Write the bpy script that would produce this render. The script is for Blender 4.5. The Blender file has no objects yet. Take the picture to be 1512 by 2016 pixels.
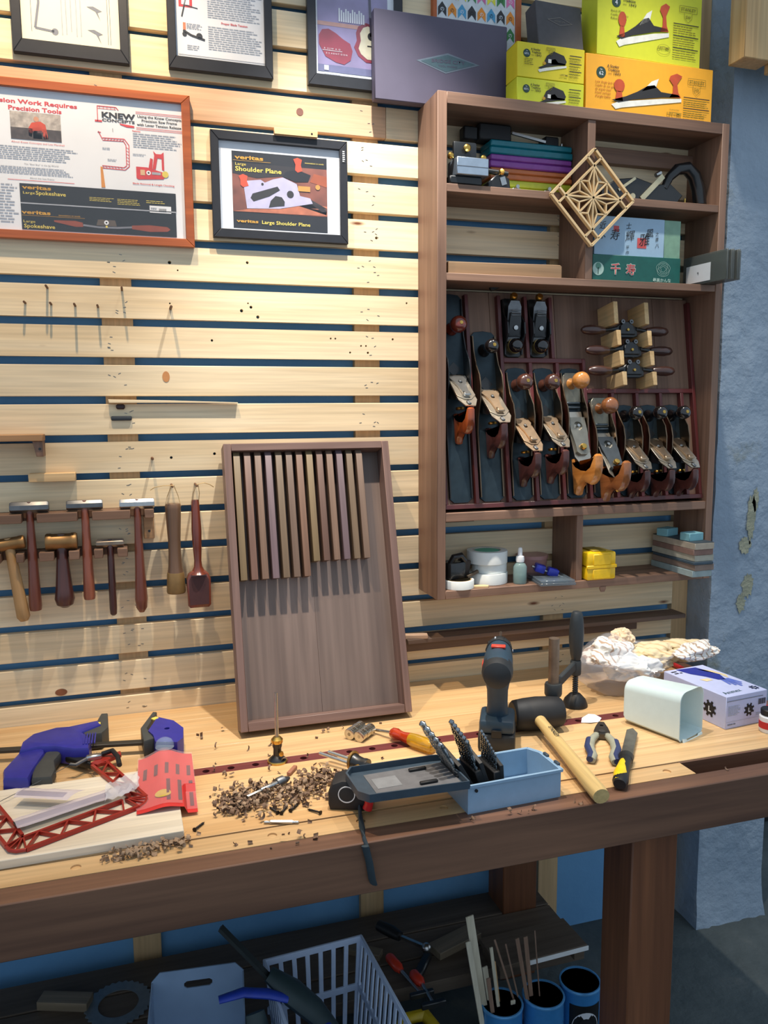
import bpy, bmesh, math, random
from mathutils import Vector, Matrix, Euler
S = bpy.context.scene
COL = S.collection
PI = math.pi
R = math.radians
rnd = random.Random(11)

# ---------------------------------------------------------------- camera
cam_d = bpy.data.cameras.new('camera')
cam = bpy.data.objects.new('camera', cam_d)
COL.objects.link(cam)
cam_d.sensor_fit = 'HORIZONTAL'
cam_d.sensor_width = 36.0
cam_d.lens = 1574.28 / 1512 * 36.0
yaw, pitch, roll = R(17.0924), R(7.28195), R(0.40195)
fwd = Vector((math.sin(yaw) * math.cos(pitch), math.cos(yaw) * math.cos(pitch), -math.sin(pitch)))
rgt = Vector((math.cos(yaw), -math.sin(yaw), 0))
dwn = fwd.cross(rgt)
r2 = math.cos(roll) * rgt + math.sin(roll) * dwn
d2 = -math.sin(roll) * rgt + math.cos(roll) * dwn
mw = Matrix((r2, -d2, -fwd)).transposed().to_4x4()
mw.translation = Vector((0, -2.0, 1.6))
cam.matrix_world = mw
cam_d.clip_start = 0.02
S.camera = cam

# ---------------------------------------------------------------- light
S.view_settings.view_transform = 'Standard'
S.view_settings.look = 'None'
S.view_settings.gamma = 1.0
S.view_settings.use_curve_mapping = False
S.view_settings.exposure = 0.0
world = bpy.data.worlds.new('daylight')
S.world = world
world.use_nodes = True
wbg = world.node_tree.nodes['Background']
wbg.inputs['Color'].default_value = (0.68, 0.83, 1.0, 1)
wbg.inputs['Strength'].default_value = 0.72


def spot(name, loc, aim, power, col, ang=70, blend=0.4, rad=0.02):
    d = bpy.data.lights.new(name, 'SPOT')
    d.energy = power
    d.color = col
    d.spot_size = R(ang)
    d.spot_blend = blend
    d.shadow_soft_size = rad
    o = bpy.data.objects.new(name, d)
    COL.objects.link(o)
    o.location = loc
    o.rotation_euler = (Vector(aim) - Vector(loc)).to_track_quat('-Z', 'Y').to_euler()
    return o


WARM = (1.0, 0.76, 0.50)
NEUT = (1.0, 0.92, 0.80)
spot('ceiling_spot_warm_offscreen', (-0.10, -0.52, 3.16), (-0.10, -0.10, 1.50), 105, WARM, 84, 0.8)
spot('ceiling_spot_middle_offscreen', (0.47, -0.52, 3.16), (0.60, -0.12, 1.50), 185, (1.0, 0.96, 0.90), 54, 0.8)
spot('ceiling_spot_cabinet_offscreen', (1.28, -0.44, 3.16), (1.25, -0.36, 1.2), 88, NEUT, 62, 0.9)


# ---------------------------------------------------------------- materials
def lin(c):
    out = []
    for v in c[:3]:
        v = v / 255.0
        out.append(v / 12.92 if v <= 0.04045 else ((v + 0.055) / 1.055) ** 2.4)
    return (*out, 1)


MATS = {}


def _new(name):
    m = bpy.data.materials.new(name)
    m.use_nodes = True
    nt = m.node_tree
    return m, nt, nt.nodes['Principled BSDF']


def _coords(nt, sc, rand=True):
    tc = nt.nodes.new('ShaderNodeTexCoord')
    mp = nt.nodes.new('ShaderNodeMapping')
    mp.inputs['Scale'].default_value = sc
    if rand:
        oi = nt.nodes.new('ShaderNodeObjectInfo')
        ml = nt.nodes.new('ShaderNodeVectorMath')
        ml.operation = 'SCALE'
        ml.inputs[0].default_value = (7.3, 11.1, 5.7)
        nt.links.new(oi.outputs['Random'], ml.inputs['Scale'])
        ad = nt.nodes.new('ShaderNodeVectorMath')
        nt.links.new(tc.outputs['Object'], ad.inputs[0])
        nt.links.new(ml.outputs[0], ad.inputs[1])
        nt.links.new(ad.outputs[0], mp.inputs['Vector'])
    else:
        nt.links.new(tc.outputs['Object'], mp.inputs['Vector'])
    return mp.outputs['Vector']


def mat(c, rough=0.5, metal=0.0, var=0.10, scale=60, bump=0.0, coat=0.0, spec=0.5, name=None, trans=0.0, sheen=0.0, alpha=1.0):
    key = ('m', tuple(c), rough, metal, var, scale, bump, coat, spec, trans, sheen, alpha)
    if key in MATS:
        return MATS[key]
    m, nt, b = _new(name or 'surface_%d_%d_%d' % tuple(c[:3]))
    L = lin(c)
    n = nt.nodes.new('ShaderNodeTexNoise')
    n.inputs['Scale'].default_value = scale
    n.inputs['Detail'].default_value = 4
    nt.links.new(_coords(nt, (1, 1, 1)), n.inputs['Vector'])
    rp = nt.nodes.new('ShaderNodeValToRGB')
    rp.color_ramp.elements[0].position = 0.3
    rp.color_ramp.elements[1].position = 0.7
    rp.color_ramp.elements[0].color = (*[v * (1 - var) for v in L[:3]], 1)
    rp.color_ramp.elements[1].color = (*[min(1, v * (1 + var)) for v in L[:3]], 1)
    nt.links.new(n.outputs['Fac'], rp.inputs['Fac'])
    nt.links.new(rp.outputs['Color'], b.inputs['Base Color'])
    b.inputs['Roughness'].default_value = rough
    b.inputs['Metallic'].default_value = metal
    b.inputs['Coat Weight'].default_value = coat
    b.inputs['Specular IOR Level'].default_value = spec
    b.inputs['Transmission Weight'].default_value = trans
    b.inputs['Sheen Weight'].default_value = sheen
    b.inputs['Alpha'].default_value = alpha
    if bump:
        bp = nt.nodes.new('ShaderNodeBump')
        bp.inputs['Strength'].default_value = bump
        bp.inputs['Distance'].default_value = 0.002
        nt.links.new(n.outputs['Fac'], bp.inputs['Height'])
        nt.links.new(bp.outputs['Normal'], b.inputs['Normal'])
    MATS[key] = m
    return m


def wood(c1, c2, axis=0, sc=1.0, rough=0.55, c3=None, knots=False, coat=0.0, name='wood', rand=True):
    key = ('w', tuple(c1), tuple(c2), axis, sc, rough, knots, coat, rand)
    if key in MATS:
        return MATS[key]
    m, nt, b = _new(name)
    v1 = [16 * sc] * 3
    v1[axis] = 1.1 * sc
    v2 = [150 * sc] * 3
    v2[axis] = 4 * sc
    n1 = nt.nodes.new('ShaderNodeTexNoise')
    n1.inputs['Scale'].default_value = 1
    n1.inputs['Detail'].default_value = 6
    n1.inputs['Distortion'].default_value = 1.2
    nt.links.new(_coords(nt, v1, rand), n1.inputs['Vector'])
    n2 = nt.nodes.new('ShaderNodeTexNoise')
    n2.inputs['Scale'].default_value = 1
    n2.inputs['Detail'].default_value = 3
    nt.links.new(_coords(nt, v2, rand), n2.inputs['Vector'])
    rp = nt.nodes.new('ShaderNodeValToRGB')
    e = rp.color_ramp.elements
    e[0].position = 0.32
    e[1].position = 0.68
    e[0].color = lin(c1)
    e[1].color = lin(c2)
    nt.links.new(n1.outputs['Fac'], rp.inputs['Fac'])
    mr = nt.nodes.new('ShaderNodeMapRange')
    mr.inputs['From Min'].default_value = 0.3
    mr.inputs['From Max'].default_value = 0.7
    mr.inputs['To Min'].default_value = 0.84
    mr.inputs['To Max'].default_value = 1.08
    nt.links.new(n2.outputs['Fac'], mr.inputs['Value'])
    oi = nt.nodes.new('ShaderNodeObjectInfo')
    mr2 = nt.nodes.new('ShaderNodeMapRange')
    mr2.inputs['To Min'].default_value = 0.88
    mr2.inputs['To Max'].default_value = 1.08
    nt.links.new(oi.outputs['Random'], mr2.inputs['Value'])
    mu = nt.nodes.new('ShaderNodeMath')
    mu.operation = 'MULTIPLY'
    nt.links.new(mr.outputs[0], mu.inputs[0])
    nt.links.new(mr2.outputs[0], mu.inputs[1])
    sc_ = nt.nodes.new('ShaderNodeVectorMath')
    sc_.operation = 'SCALE'
    nt.links.new(rp.outputs['Color'], sc_.inputs[0])
    nt.links.new(mu.outputs[0], sc_.inputs['Scale'])
    out = sc_.outputs[0]
    if knots:
        vo = nt.nodes.new('ShaderNodeTexVoronoi')
        vo.inputs['Scale'].default_value = 1
        kv = [11.0] * 3
        kv[axis] = 3.2
        nt.links.new(_coords(nt, kv, rand), vo.inputs['Vector'])
        kr = nt.nodes.new('ShaderNodeValToRGB')
        k = kr.color_ramp.elements
        k[0].position = 0.02
        k[0].color = lin((120, 70, 38))
        k[1].position = 0.075
        k[1].color = (1, 1, 1, 1)
        nt.links.new(vo.outputs['Distance'], kr.inputs['Fac'])
        mx = nt.nodes.new('ShaderNodeMix')
        mx.data_type = 'RGBA'
        mx.blend_type = 'MULTIPLY'
        mx.inputs['Factor'].default_value = 1
        nt.links.new(out, mx.inputs['A'])
        nt.links.new(kr.outputs['Color'], mx.inputs['B'])
        out = mx.outputs['Result']
    nt.links.new(out, b.inputs['Base Color'])
    b.inputs['Roughness'].default_value = rough
    b.inputs['Coat Weight'].default_value = coat
    b.inputs['Coat Roughness'].default_value = 0.15
    bp = nt.nodes.new('ShaderNodeBump')
    bp.inputs['Strength'].default_value = 0.12
    bp.inputs['Distance'].default_value = 0.001
    nt.links.new(n2.outputs['Fac'], bp.inputs['Height'])
    nt.links.new(bp.outputs['Normal'], b.inputs['Normal'])
    MATS[key] = m
    return m


def film(c, body=0.25, rough=0.15, name='clear_plastic'):
    key = ('f', tuple(c), body, rough)
    if key in MATS:
        return MATS[key]
    m, nt, b = _new(name)
    b.inputs['Base Color'].default_value = lin(c)
    b.inputs['Roughness'].default_value = rough
    tr = nt.nodes.new('ShaderNodeBsdfTransparent')
    n = nt.nodes.new('ShaderNodeTexNoise')
    n.inputs['Scale'].default_value = 9
    nt.links.new(_coords(nt, (1, 1, 1)), n.inputs['Vector'])
    mr = nt.nodes.new('ShaderNodeMapRange')
    mr.inputs['To Min'].default_value = body * 0.7
    mr.inputs['To Max'].default_value = min(1, body * 1.3)
    nt.links.new(n.outputs['Fac'], mr.inputs['Value'])
    mx = nt.nodes.new('ShaderNodeMixShader')
    nt.links.new(mr.outputs[0], mx.inputs['Fac'])
    nt.links.new(tr.outputs[0], mx.inputs[1])
    nt.links.new(b.outputs[0], mx.inputs[2])
    nt.links.new(mx.outputs[0], nt.nodes['Material Output'].inputs['Surface'])
    MATS[key] = m
    return m


# ---------------------------------------------------------------- mesh building
class G:
    def __init__(s):
        s.bm = bmesh.new()

    def _merge(s, b2, mtx=None):
        if mtx is not None:
            bmesh.ops.transform(b2, matrix=mtx, verts=b2.verts)
        me = bpy.data.meshes.new('tmp')
        b2.to_mesh(me)
        b2.free()
        s.bm.from_mesh(me)
        bpy.data.meshes.remove(me)
        return s

    def box(s, x0, x1, y0, y1, z0, z1, bev=0.0, mtx=None, seg=1):
        b = bmesh.new()
        v = [b.verts.new((x, y, z)) for z in (z0, z1) for y in (y0, y1) for x in (x0, x1)]
        for f in ((0, 2, 3, 1), (4, 5, 7, 6), (0, 1, 5, 4), (1, 3, 7, 5), (3, 2, 6, 7), (2, 0, 4, 6)):
            b.faces.new([v[i] for i in f])
        if bev > 0:
            bmesh.ops.bevel(b, geom=list(b.edges), offset=bev, segments=seg, affect='EDGES', profile=0.5)
        return s._merge(b, mtx)

    def cb(s, c, d, bev=0.0, mtx=None, seg=1, rot=None):
        m = Matrix.Translation(c)
        if rot is not None:
            m = m @ Euler(rot).to_matrix().to_4x4()
        if mtx is not None:
            m = mtx @ m
        return s.box(-d[0] / 2, d[0] / 2, -d[1] / 2, d[1] / 2, -d[2] / 2, d[2] / 2, bev, m, seg)

    def prism(s, pts, z0, z1, bev=0.0, mtx=None, seg=1):
        b = bmesh.new()
        lo = [b.verts.new((p[0], p[1], z0)) for p in pts]
        hi = [b.verts.new((p[0], p[1], z1)) for p in pts]
        n = len(pts)
        b.faces.new(lo[::-1])
        b.faces.new(hi)
        for i in range(n):
            b.faces.new((lo[i], lo[(i + 1) % n], hi[(i + 1) % n], hi[i]))
        bmesh.ops.recalc_face_normals(b, faces=b.faces)
        if bev > 0:
            ed = [e for e in b.edges if abs(e.verts[0].co.z - e.verts[1].co.z) < 1e-9]
            bmesh.ops.bevel(b, geom=ed, offset=bev, segments=seg, affect='EDGES', profile=0.5)
        return s._merge(b, mtx)

    def quad(s, pts, mtx=None):
        b = bmesh.new()
        b.faces.new([b.verts.new(p) for p in pts])
        return s._merge(b, mtx)

    def lathe(s, prof, n=20, mtx=None):
        b = bmesh.new()
        rings = []
        for r, h in prof:
            if r < 1e-6:
                rings.append([b.verts.new((0, 0, h))])
            else:
                rings.append([b.verts.new((r * math.cos(2 * PI * i / n), r * math.sin(2 * PI * i / n), h)) for i in range(n)])
        for a, c in zip(rings, rings[1:]):
            for i in range(n):
                j = (i + 1) % n
                if len(a) == 1 and len(c) == 1:
                    continue
                if len(a) == 1:
                    b.faces.new((a[0], c[j], c[i]))
                elif len(c) == 1:
                    b.faces.new((a[i], a[j], c[0]))
                else:
                    b.faces.new((a[i], a[j], c[j], c[i]))
        for ring, k in ((rings[0], -1), (rings[-1], 1)):
            if len(ring) > 1:
                b.faces.new(ring[::k])
        bmesh.ops.recalc_face_normals(b, faces=b.faces)
        return s._merge(b, mtx)

    def cyl(s, p0, p1, r0, r1=None, n=16, mtx=None):
        p0, p1 = Vector(p0), Vector(p1)
        d = p1 - p0
        q = Vector((0, 0, 1)).rotation_difference(d).to_matrix().to_4x4()
        m = Matrix.Translation(p0) @ q
        if mtx is not None:
            m = mtx @ m
        return s.lathe([(r0, 0), (r0 if r1 is None else r1, d.length)], n, m)

    def turn(s, p0, p1, prof, n=16, mtx=None, sq=None):
        """lathe with profile (radius, fraction) between two points; sq=(sx,sy) squashes the section"""
        p0, p1 = Vector(p0), Vector(p1)
        d = p1 - p0
        q = Vector((0, 0, 1)).rotation_difference(d).to_matrix().to_4x4()
        m = Matrix.Translation(p0) @ q
        if sq:
            m = m @ Matrix.Diagonal((sq[0], sq[1], 1, 1))
        if mtx is not None:
            m = mtx @ m
        return s.lathe([(r, t * d.length) for r, t in prof], n, m)

    def tube(s, pts, r, n=8, mtx=None, sq=(1, 1), up=(0, 0, 1), closed=False):
        pts = [Vector(p) for p in pts]
        k = len(pts)
        rr = r if isinstance(r, (list, tuple)) else [r] * k
        b = bmesh.new()
        rings = []
        for i, p in enumerate(pts):
            if closed:
                t = pts[(i + 1) % k] - pts[i - 1]
            else:
                t = (pts[min(i + 1, k - 1)] - pts[max(i - 1, 0)])
            t.normalize()
            u = Vector(up)
            if abs(t.dot(u)) > 0.95:
                u = Vector((1, 0, 0)) if abs(t.x) < 0.9 else Vector((0, 1, 0))
            a = t.cross(u).normalized()
            c = a.cross(t)
            rings.append([b.verts.new(p + a * (rr[i] * sq[0] * math.cos(2 * PI * j / n)) + c * (rr[i] * sq[1] * math.sin(2 * PI * j / n))) for j in range(n)])
        rng = range(k) if closed else range(k - 1)
        for i in rng:
            a, c = rings[i], rings[(i + 1) % k]
            for j in range(n):
                b.faces.new((a[j], a[(j + 1) % n], c[(j + 1) % n], c[j]))
        if not closed:
            b.faces.new(rings[0][::-1])
            b.faces.new(rings[-1])
        bmesh.ops.recalc_face_normals(b, faces=b.faces)
        return s._merge(b, mtx)

    def ball(s, c, r, n=16, mtx=None, sq=(1, 1, 1)):
        m = Matrix.Translation(c) @ Matrix.Diagonal((*sq, 1))
        if mtx is not None:
            m = mtx @ m
        k = max(5, n // 2)
        return s.lathe([(max(0, r * math.sin(PI * i / k)) if 0 < i < k else 0, -r * math.cos(PI * i / k)) for i in range(k + 1)], n, m)

    def bar(s, p0, p1, w, h, mtx=None, bev=0.0, up=(0, 0, 1)):
        p0, p1 = Vector(p0), Vector(p1)
        t = (p1 - p0)
        ln = t.length
        t.normalize()
        u = Vector(up)
        if abs(t.dot(u)) > 0.98:
            u = Vector((0, 1, 0))
        a = u.cross(t).normalized()
        c = t.cross(a)
        m = Matrix((t, a, c)).transposed().to_4x4()
        m.translation = (p0 + p1) / 2
        if mtx is not None:
            m = mtx @ m
        return s.box(-ln / 2, ln / 2, -w / 2, w / 2, -h / 2, h / 2, bev, m)

    def raw(s, verts, faces, mtx=None):
        b = bmesh.new()
        vv = [b.verts.new(v) for v in verts]
        for f in faces:
            try:
                b.faces.new([vv[i] for i in f])
            except ValueError:
                pass
        return s._merge(b, mtx)

    def shell(s, outline, z0, z1, t, mtx=None, floor=0.003):
        """open tray: outline polygon (ccw) walls of thickness t with a floor"""
        n = len(outline)
        cx = sum(p[0] for p in outline) / n
        cy = sum(p[1] for p in outline) / n
        inn = []
        for x, y in outline:
            d = math.hypot(x - cx, y - cy)
            k = (d - t * 1.3) / d
            inn.append((cx + (x - cx) * k, cy + (y - cy) * k))
        v = [(x, y, z0) for x, y in outline] + [(x, y, z1) for x, y in outline] + [(x, y, z1) for x, y in inn] + [(x, y, z0 + floor) for x, y in inn]
        f = [list(range(n))[::-1], [3 * n + i for i in range(n)]]
        for i in range(n):
            j = (i + 1) % n
            f += [[i, j, n + j, n + i], [n + i, n + j, 2 * n + j, 2 * n + i], [2 * n + i, 2 * n + j, 3 * n + j, 3 * n + i]]
        return s.raw(v, f, mtx)

    def obj(s, name, m, parent=None, smooth=38, loc=None, rot=None, label=None, kind=None):
        me = bpy.data.meshes.new(name)
        s.bm.to_mesh(me)
        s.bm.free()
        if m is not None:
            me.materials.append(m)
        if smooth:
            me.polygons.foreach_set('use_smooth', [True] * len(me.polygons))
            me.set_sharp_from_angle(angle=R(smooth))
        o = bpy.data.objects.new(name, me)
        COL.objects.link(o)
        if parent is not None:
            o.parent = parent
        if loc is not None:
            o.location = loc
        if rot is not None:
            o.rotation_euler = rot
        if label:
            o['label'] = label
        if kind:
            o['kind'] = kind
        return o


def pierced(x0, x1, z0, z1, holes, n=14):
    """rectangle outline with round holes (x, z, r), each joined to the top edge by a hairline slit"""
    pts = [(x0, z0), (x1, z0), (x1, z1)]
    for x, z, r in sorted(holes, reverse=True):
        pts.append((x, z1))
        pts += [(x - r * math.sin(2 * PI * i / n), z + r * math.cos(2 * PI * i / n)) for i in range(n + 1)][::-1]
        pts.append((x, z1))
    return pts + [(x0, z1)]


def with_hole(outline, start, hole):
    """outline polygon with an inner loop joined by a hairline slit from outline point number start"""
    o = list(outline)
    return o[:start + 1] + list(hole) + [hole[0]] + o[start:]


def ring_pts(cx, cy, r, n=12, a0=0.0, cw=True):
    k = -1 if cw else 1
    return [(cx + r * math.cos(a0 + k * 2 * PI * i / n), cy + r * math.sin(a0 + k * 2 * PI * i / n)) for i in range(n)]


def tag(o, label, cat, group=None, kind=None):
    o['label'] = label
    if cat:
        o['category'] = cat
    if group:
        o['group'] = group
    if kind:
        o['kind'] = kind
    return o


def thing(name, label, cat, loc=(0, 0, 0), rot=(0, 0, 0), group=None):
    o = bpy.data.objects.new(name, None)
    o.empty_display_size = 0.02
    COL.objects.link(o)
    o.location = loc
    o.rotation_euler = rot
    return tag(o, label, cat, group)


def dup(o, loc=None, rot=None, label=None, parent=None):
    c = o.copy()
    COL.objects.link(c)
    if parent is not None:
        c.parent = parent
    if loc is not None:
        c.location = loc
    if rot is not None:
        c.rotation_euler = rot
    if label:
        c['label'] = label
    for ch in list(o.children):
        dup(ch, parent=c)
    return c


FRONT = (PI / 2, 0, 0)        # local x right, y up, z out of the wall


def txt_into(g, s, x, y, size, z=0.0, align='LEFT', bold=0.0, mtx=None, shear=0.0, sx=1.0, rot=0.0, fit=None, space=1.0):
    cu = bpy.data.curves.new('t', 'FONT')
    cu.body = s
    cu.size = 1.0
    cu.align_x = align
    cu.offset = bold
    cu.shear = shear
    cu.space_character = space
    cu.resolution_u = 2
    ob = bpy.data.objects.new('t', cu)
    me = bpy.data.meshes.new_from_object(ob)
    k = sx
    if fit and len(me.vertices):
        xs = [v.co.x for v in me.vertices]
        k = fit / size / max(1e-6, max(xs) - min(xs))
    m = Matrix.Translation((x, y, z)) @ Matrix.Rotation(rot, 4, 'Z') @ Matrix.Diagonal((size * k, size, size, 1))
    if mtx is not None:
        m = mtx @ m
    me.transform(m)
    g.bm.from_mesh(me)
    bpy.data.meshes.remove(me)
    bpy.data.objects.remove(ob)
    bpy.data.curves.remove(cu)


class Sheet:
    """flat print on a surface: local x right, y up; every colour becomes one printed part"""
    def __init__(s, parent, z, mtx=None, ox=0, oy=0):
        s.p, s.z, s.m, s.ox, s.oy = parent, z, mtx, ox, oy
        s.d = {}
        s.k = 0

    def _g(s, m, kind):
        key = (m.name, kind, s.k)
        if key not in s.d:
            s.d[key] = (G(), m)
        return s.d[key][0]

    def layer(s):
        s.k += 1
        return s

    def zz(s):
        return s.z + 0.0004 * (s.k + 1)

    def poly(s, pts, m):
        s._g(m, 'print').quad([(x - s.ox, y - s.oy, s.zz()) for x, y in pts], s.m)
        return s

    def rect(s, x0, y0, x1, y1, m):
        return s.poly([(x0, y0), (x1, y0), (x1, y1), (x0, y1)], m)

    def disc(s, x, y, r, m, n=16, ry=None):
        return s.poly([(x + r * math.cos(2 * PI * i / n), y + (ry or r) * math.sin(2 * PI * i / n)) for i in range(n)], m)

    def line(s, pts, w, m):
        for (x0, y0), (x1, y1) in zip(pts, pts[1:]):
            d = math.hypot(x1 - x0, y1 - y0) or 1
            nx, ny = -(y1 - y0) / d * w / 2, (x1 - x0) / d * w / 2
            s.poly([(x0 - nx, y0 - ny), (x1 - nx, y1 - ny), (x1 + nx, y1 + ny), (x0 + nx, y0 + ny)], m)
        return s

    def copy_lines(s, x0, y0, x1, y1, n, m, h=0.45, ragged=0.25):
        """small print too fine to read: rows of word-length dashes"""
        p = (y1 - y0) / n
        g = s._g(m, 'print')
        for i in range(n):
            y = y1 - (i + 0.5) * p
            x = x0
            xe = x1 - (x1 - x0) * ragged * rnd.random()
            while x < xe:
                w = min(rnd.uniform(1.2, 4.0) * p * 0.8, xe - x)
                g.quad([(a - s.ox, b - s.oy, s.zz()) for a, b in ((x, y - p * h / 2), (x + w, y - p * h / 2), (x + w, y + p * h / 2), (x, y + p * h / 2))], s.m)
                x += w + p * 0.35
        return s

    def text(s, t, x, y, size, m, **kw):
        txt_into(s._g(m, 'lettering'), t, x - s.ox, y - s.oy, size, s.zz(), mtx=s.m, **kw)
        return s

    def done(s):
        for (_, kind, k), (g, m) in s.d.items():
            g.obj(kind, m, s.p, smooth=0, kind='stuff')


# common materials
STEEL = mat((190, 190, 188), 0.28, 1.0, 0.08, 90, name='polished_steel')
GREYSTEEL = mat((120, 122, 124), 0.42, 1.0, 0.15, 60, name='grey_steel')
OLDSTEEL = mat((150, 135, 120), 0.45, 1.0, 0.2, 30, name='aged_steel')
BRASS = mat((205, 165, 85), 0.3, 1.0, 0.1, 80, name='brass')
BLACKIRON = mat((22, 24, 26), 0.35, 0.0, 0.2, 40, coat=0.3, name='black_japanning')
BLACK = mat((20, 21, 23), 0.5, name='black_plastic')
RUBBER = mat((28, 28, 30), 0.6, name='black_rubber')
WHITE = mat((232, 234, 235), 0.45, var=0.02, name='white')
PAPER = mat((226, 230, 236), 0.7, var=0.03, scale=12, name='paper')
INK = mat((28, 28, 32), 0.6, name='ink_black')
GREYINK = mat((120, 124, 134), 0.7, name='ink_grey')
LGREYINK = mat((165, 170, 180), 0.7, name='ink_pale_grey')
REDINK = mat((205, 55, 60), 0.6, name='ink_red')
YELINK = mat((225, 205, 90), 0.6, name='ink_yellow')
GOLDINK = mat((200, 150, 40), 0.6, name='ink_gold')
PINE = wood((214, 172, 118), (232, 200, 150), 0, knots=False, name='pine')
WALNUT = wood((112, 83, 66), (148, 114, 93), 0, name='walnut')
WALNUT_Y = wood((112, 83, 66), (148, 114, 93), 1, name='walnut_upright')
WALNUT_Z = wood((112, 83, 66), (148, 114, 93), 2, name='walnut_side')
# ================================================================ the setting
def plaster(name, c1, c2, c3, sc=3.0, bump=0.5):
    m, nt, b = _new(name)
    n = nt.nodes.new('ShaderNodeTexNoise')
    n.inputs['Scale'].default_value = sc
    n.inputs['Detail'].default_value = 8
    n.inputs['Roughness'].default_value = 0.62
    nt.links.new(_coords(nt, (1, 1, 1), False), n.inputs['Vector'])
    rp = nt.nodes.new('ShaderNodeValToRGB')
    e = rp.color_ramp.elements
    e[0].position, e[1].position = 0.36, 0.62
    e[0].color, e[1].color = lin(c1), lin(c2)
    k = e.new(0.69)
    k.color = lin(c3)
    nt.links.new(n.outputs['Fac'], rp.inputs['Fac'])
    nt.links.new(rp.outputs['Color'], b.inputs['Base Color'])
    b.inputs['Roughness'].default_value = 0.75
    n2 = nt.nodes.new('ShaderNodeTexNoise')
    n2.inputs['Scale'].default_value = sc * 6
    n2.inputs['Detail'].default_value = 6
    nt.links.new(_coords(nt, (1, 1, 1), False), n2.inputs['Vector'])
    ad = nt.nodes.new('ShaderNodeMath')
    ad.operation = 'MULTIPLY_ADD'
    ad.inputs[1].default_value = 0.35
    nt.links.new(n2.outputs['Fac'], ad.inputs[0])
    nt.links.new(n.outputs['Fac'], ad.inputs[2])
    bp = nt.nodes.new('ShaderNodeBump')
    bp.inputs['Strength'].default_value = bump
    bp.inputs['Distance'].default_value = 0.03
    nt.links.new(ad.outputs[0], bp.inputs['Height'])
    nt.links.new(bp.outputs['Normal'], b.inputs['Normal'])
    return m


BLUEWALL = plaster('blue_painted_wall', (96, 150, 196), (110, 164, 208), (118, 170, 212), 2.0, 0.2)
PILLAR = plaster('blue_grey_plaster', (136, 154, 172), (154, 170, 186), (134, 136, 122), 2.6, 0.9)
CONCRETE = plaster('concrete_floor', (64, 74, 76), (84, 92, 92), (102, 104, 100), 3.5, 0.5)

fl = G().box(-4.5, 4.5, -5.0, 1.2, -0.1, 0.0).obj('floor', CONCRETE)
tag(fl, 'grey worn concrete floor of the workshop', None, kind='structure')
wb = G().box(-4.5, 1.62, 0.04, 0.25, 0, 3.4).obj('wall_back', BLUEWALL)
tag(wb, 'blue painted wall behind the pine slats', None, kind='structure')


def rough_pillar():
    """plastered pillar with an uneven skin and a chipped foot"""
    b = bmesh.new()
    nx, ny, nz = 12, 9, 70
    x0, x1, y0, y1 = 1.592, 1.835, -0.082, 0.25
    rp_ = random.Random(3)

    def ring(z):
        pts = []
        for i in range(nx):
            pts.append((x0 + (x1 - x0) * i / nx, y0))
        for i in range(ny):
            pts.append((x1, y0 + (y1 - y0) * i / ny))
        for i in range(nx):
            pts.append((x1 - (x1 - x0) * i / nx, y1))
        for i in range(ny):
            pts.append((x0, y1 - (y1 - y0) * i / ny))
        foot = max(0, 1 - z / 0.16)
        out = []
        for x, y in pts:
            d = 0.0016 * (1 + 1.6 * foot)
            flare = 0.016 * foot * foot
            sx = -1 if x < (x0 + x1) / 2 else 1
            sy = -1 if y < (y0 + y1) / 2 else 1
            out.append(b.verts.new((x + rp_.uniform(-d, d) + sx * flare * 0.4, y + rp_.uniform(-d, d) + sy * flare, z)))
        return out
    prev = None
    for k in range(nz + 1):
        r_ = ring(3.4 * k / nz)
        if prev:
            n = len(r_)
            for i in range(n):
                b.faces.new((prev[i], prev[(i + 1) % n], r_[(i + 1) % n], r_[i]))
        else:
            b.faces.new(r_[::-1])
        prev = r_
    b.faces.new(prev)
    g = G()
    g._merge(b)
    return g


pil = rough_pillar().obj('wall_right', PILLAR, smooth=60)
tag(pil, 'blue-grey plastered pillar with chipped paint beside the cabinet', None, kind='structure')
# the pillar's bare patches, where paint has come off
PATCH = plaster('bare_render', (146, 148, 128), (168, 168, 144), (128, 134, 124), 20, 0.4)


def blotch(cx, cz, w, h, seed, n=26):
    q = random.Random(seed)
    pts = []
    for i in range(n):
        a = 2 * PI * i / n
        k = q.uniform(0.62, 1.0)
        pts.append((cx + w / 2 * k * math.cos(a), -0.0845, cz + h / 2 * k * math.sin(a)))
    return pts


g = G()
for i, (cx, cz, w, h) in enumerate(((1.722, 1.272, 0.038, 0.16), (1.705, 1.195, 0.05, 0.06), (1.722, 1.075, 0.055, 0.09), (1.70, 1.02, 0.04, 0.07), (1.735, 1.33, 0.03, 0.08))):
    g.quad(blotch(cx, cz, w, h, i + 5))
g.obj('bare_patch', PATCH, pil, smooth=0, label='bare olive-grey patch where paint has flaked')

# far wall glimpsed past the pillar
fw = G().box(1.835, 4.5, 1.0, 1.2, 0, 3.4).obj('wall_far', BLUEWALL)
tag(fw, 'blue wall in the space beyond the pillar', None, kind='structure')

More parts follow.
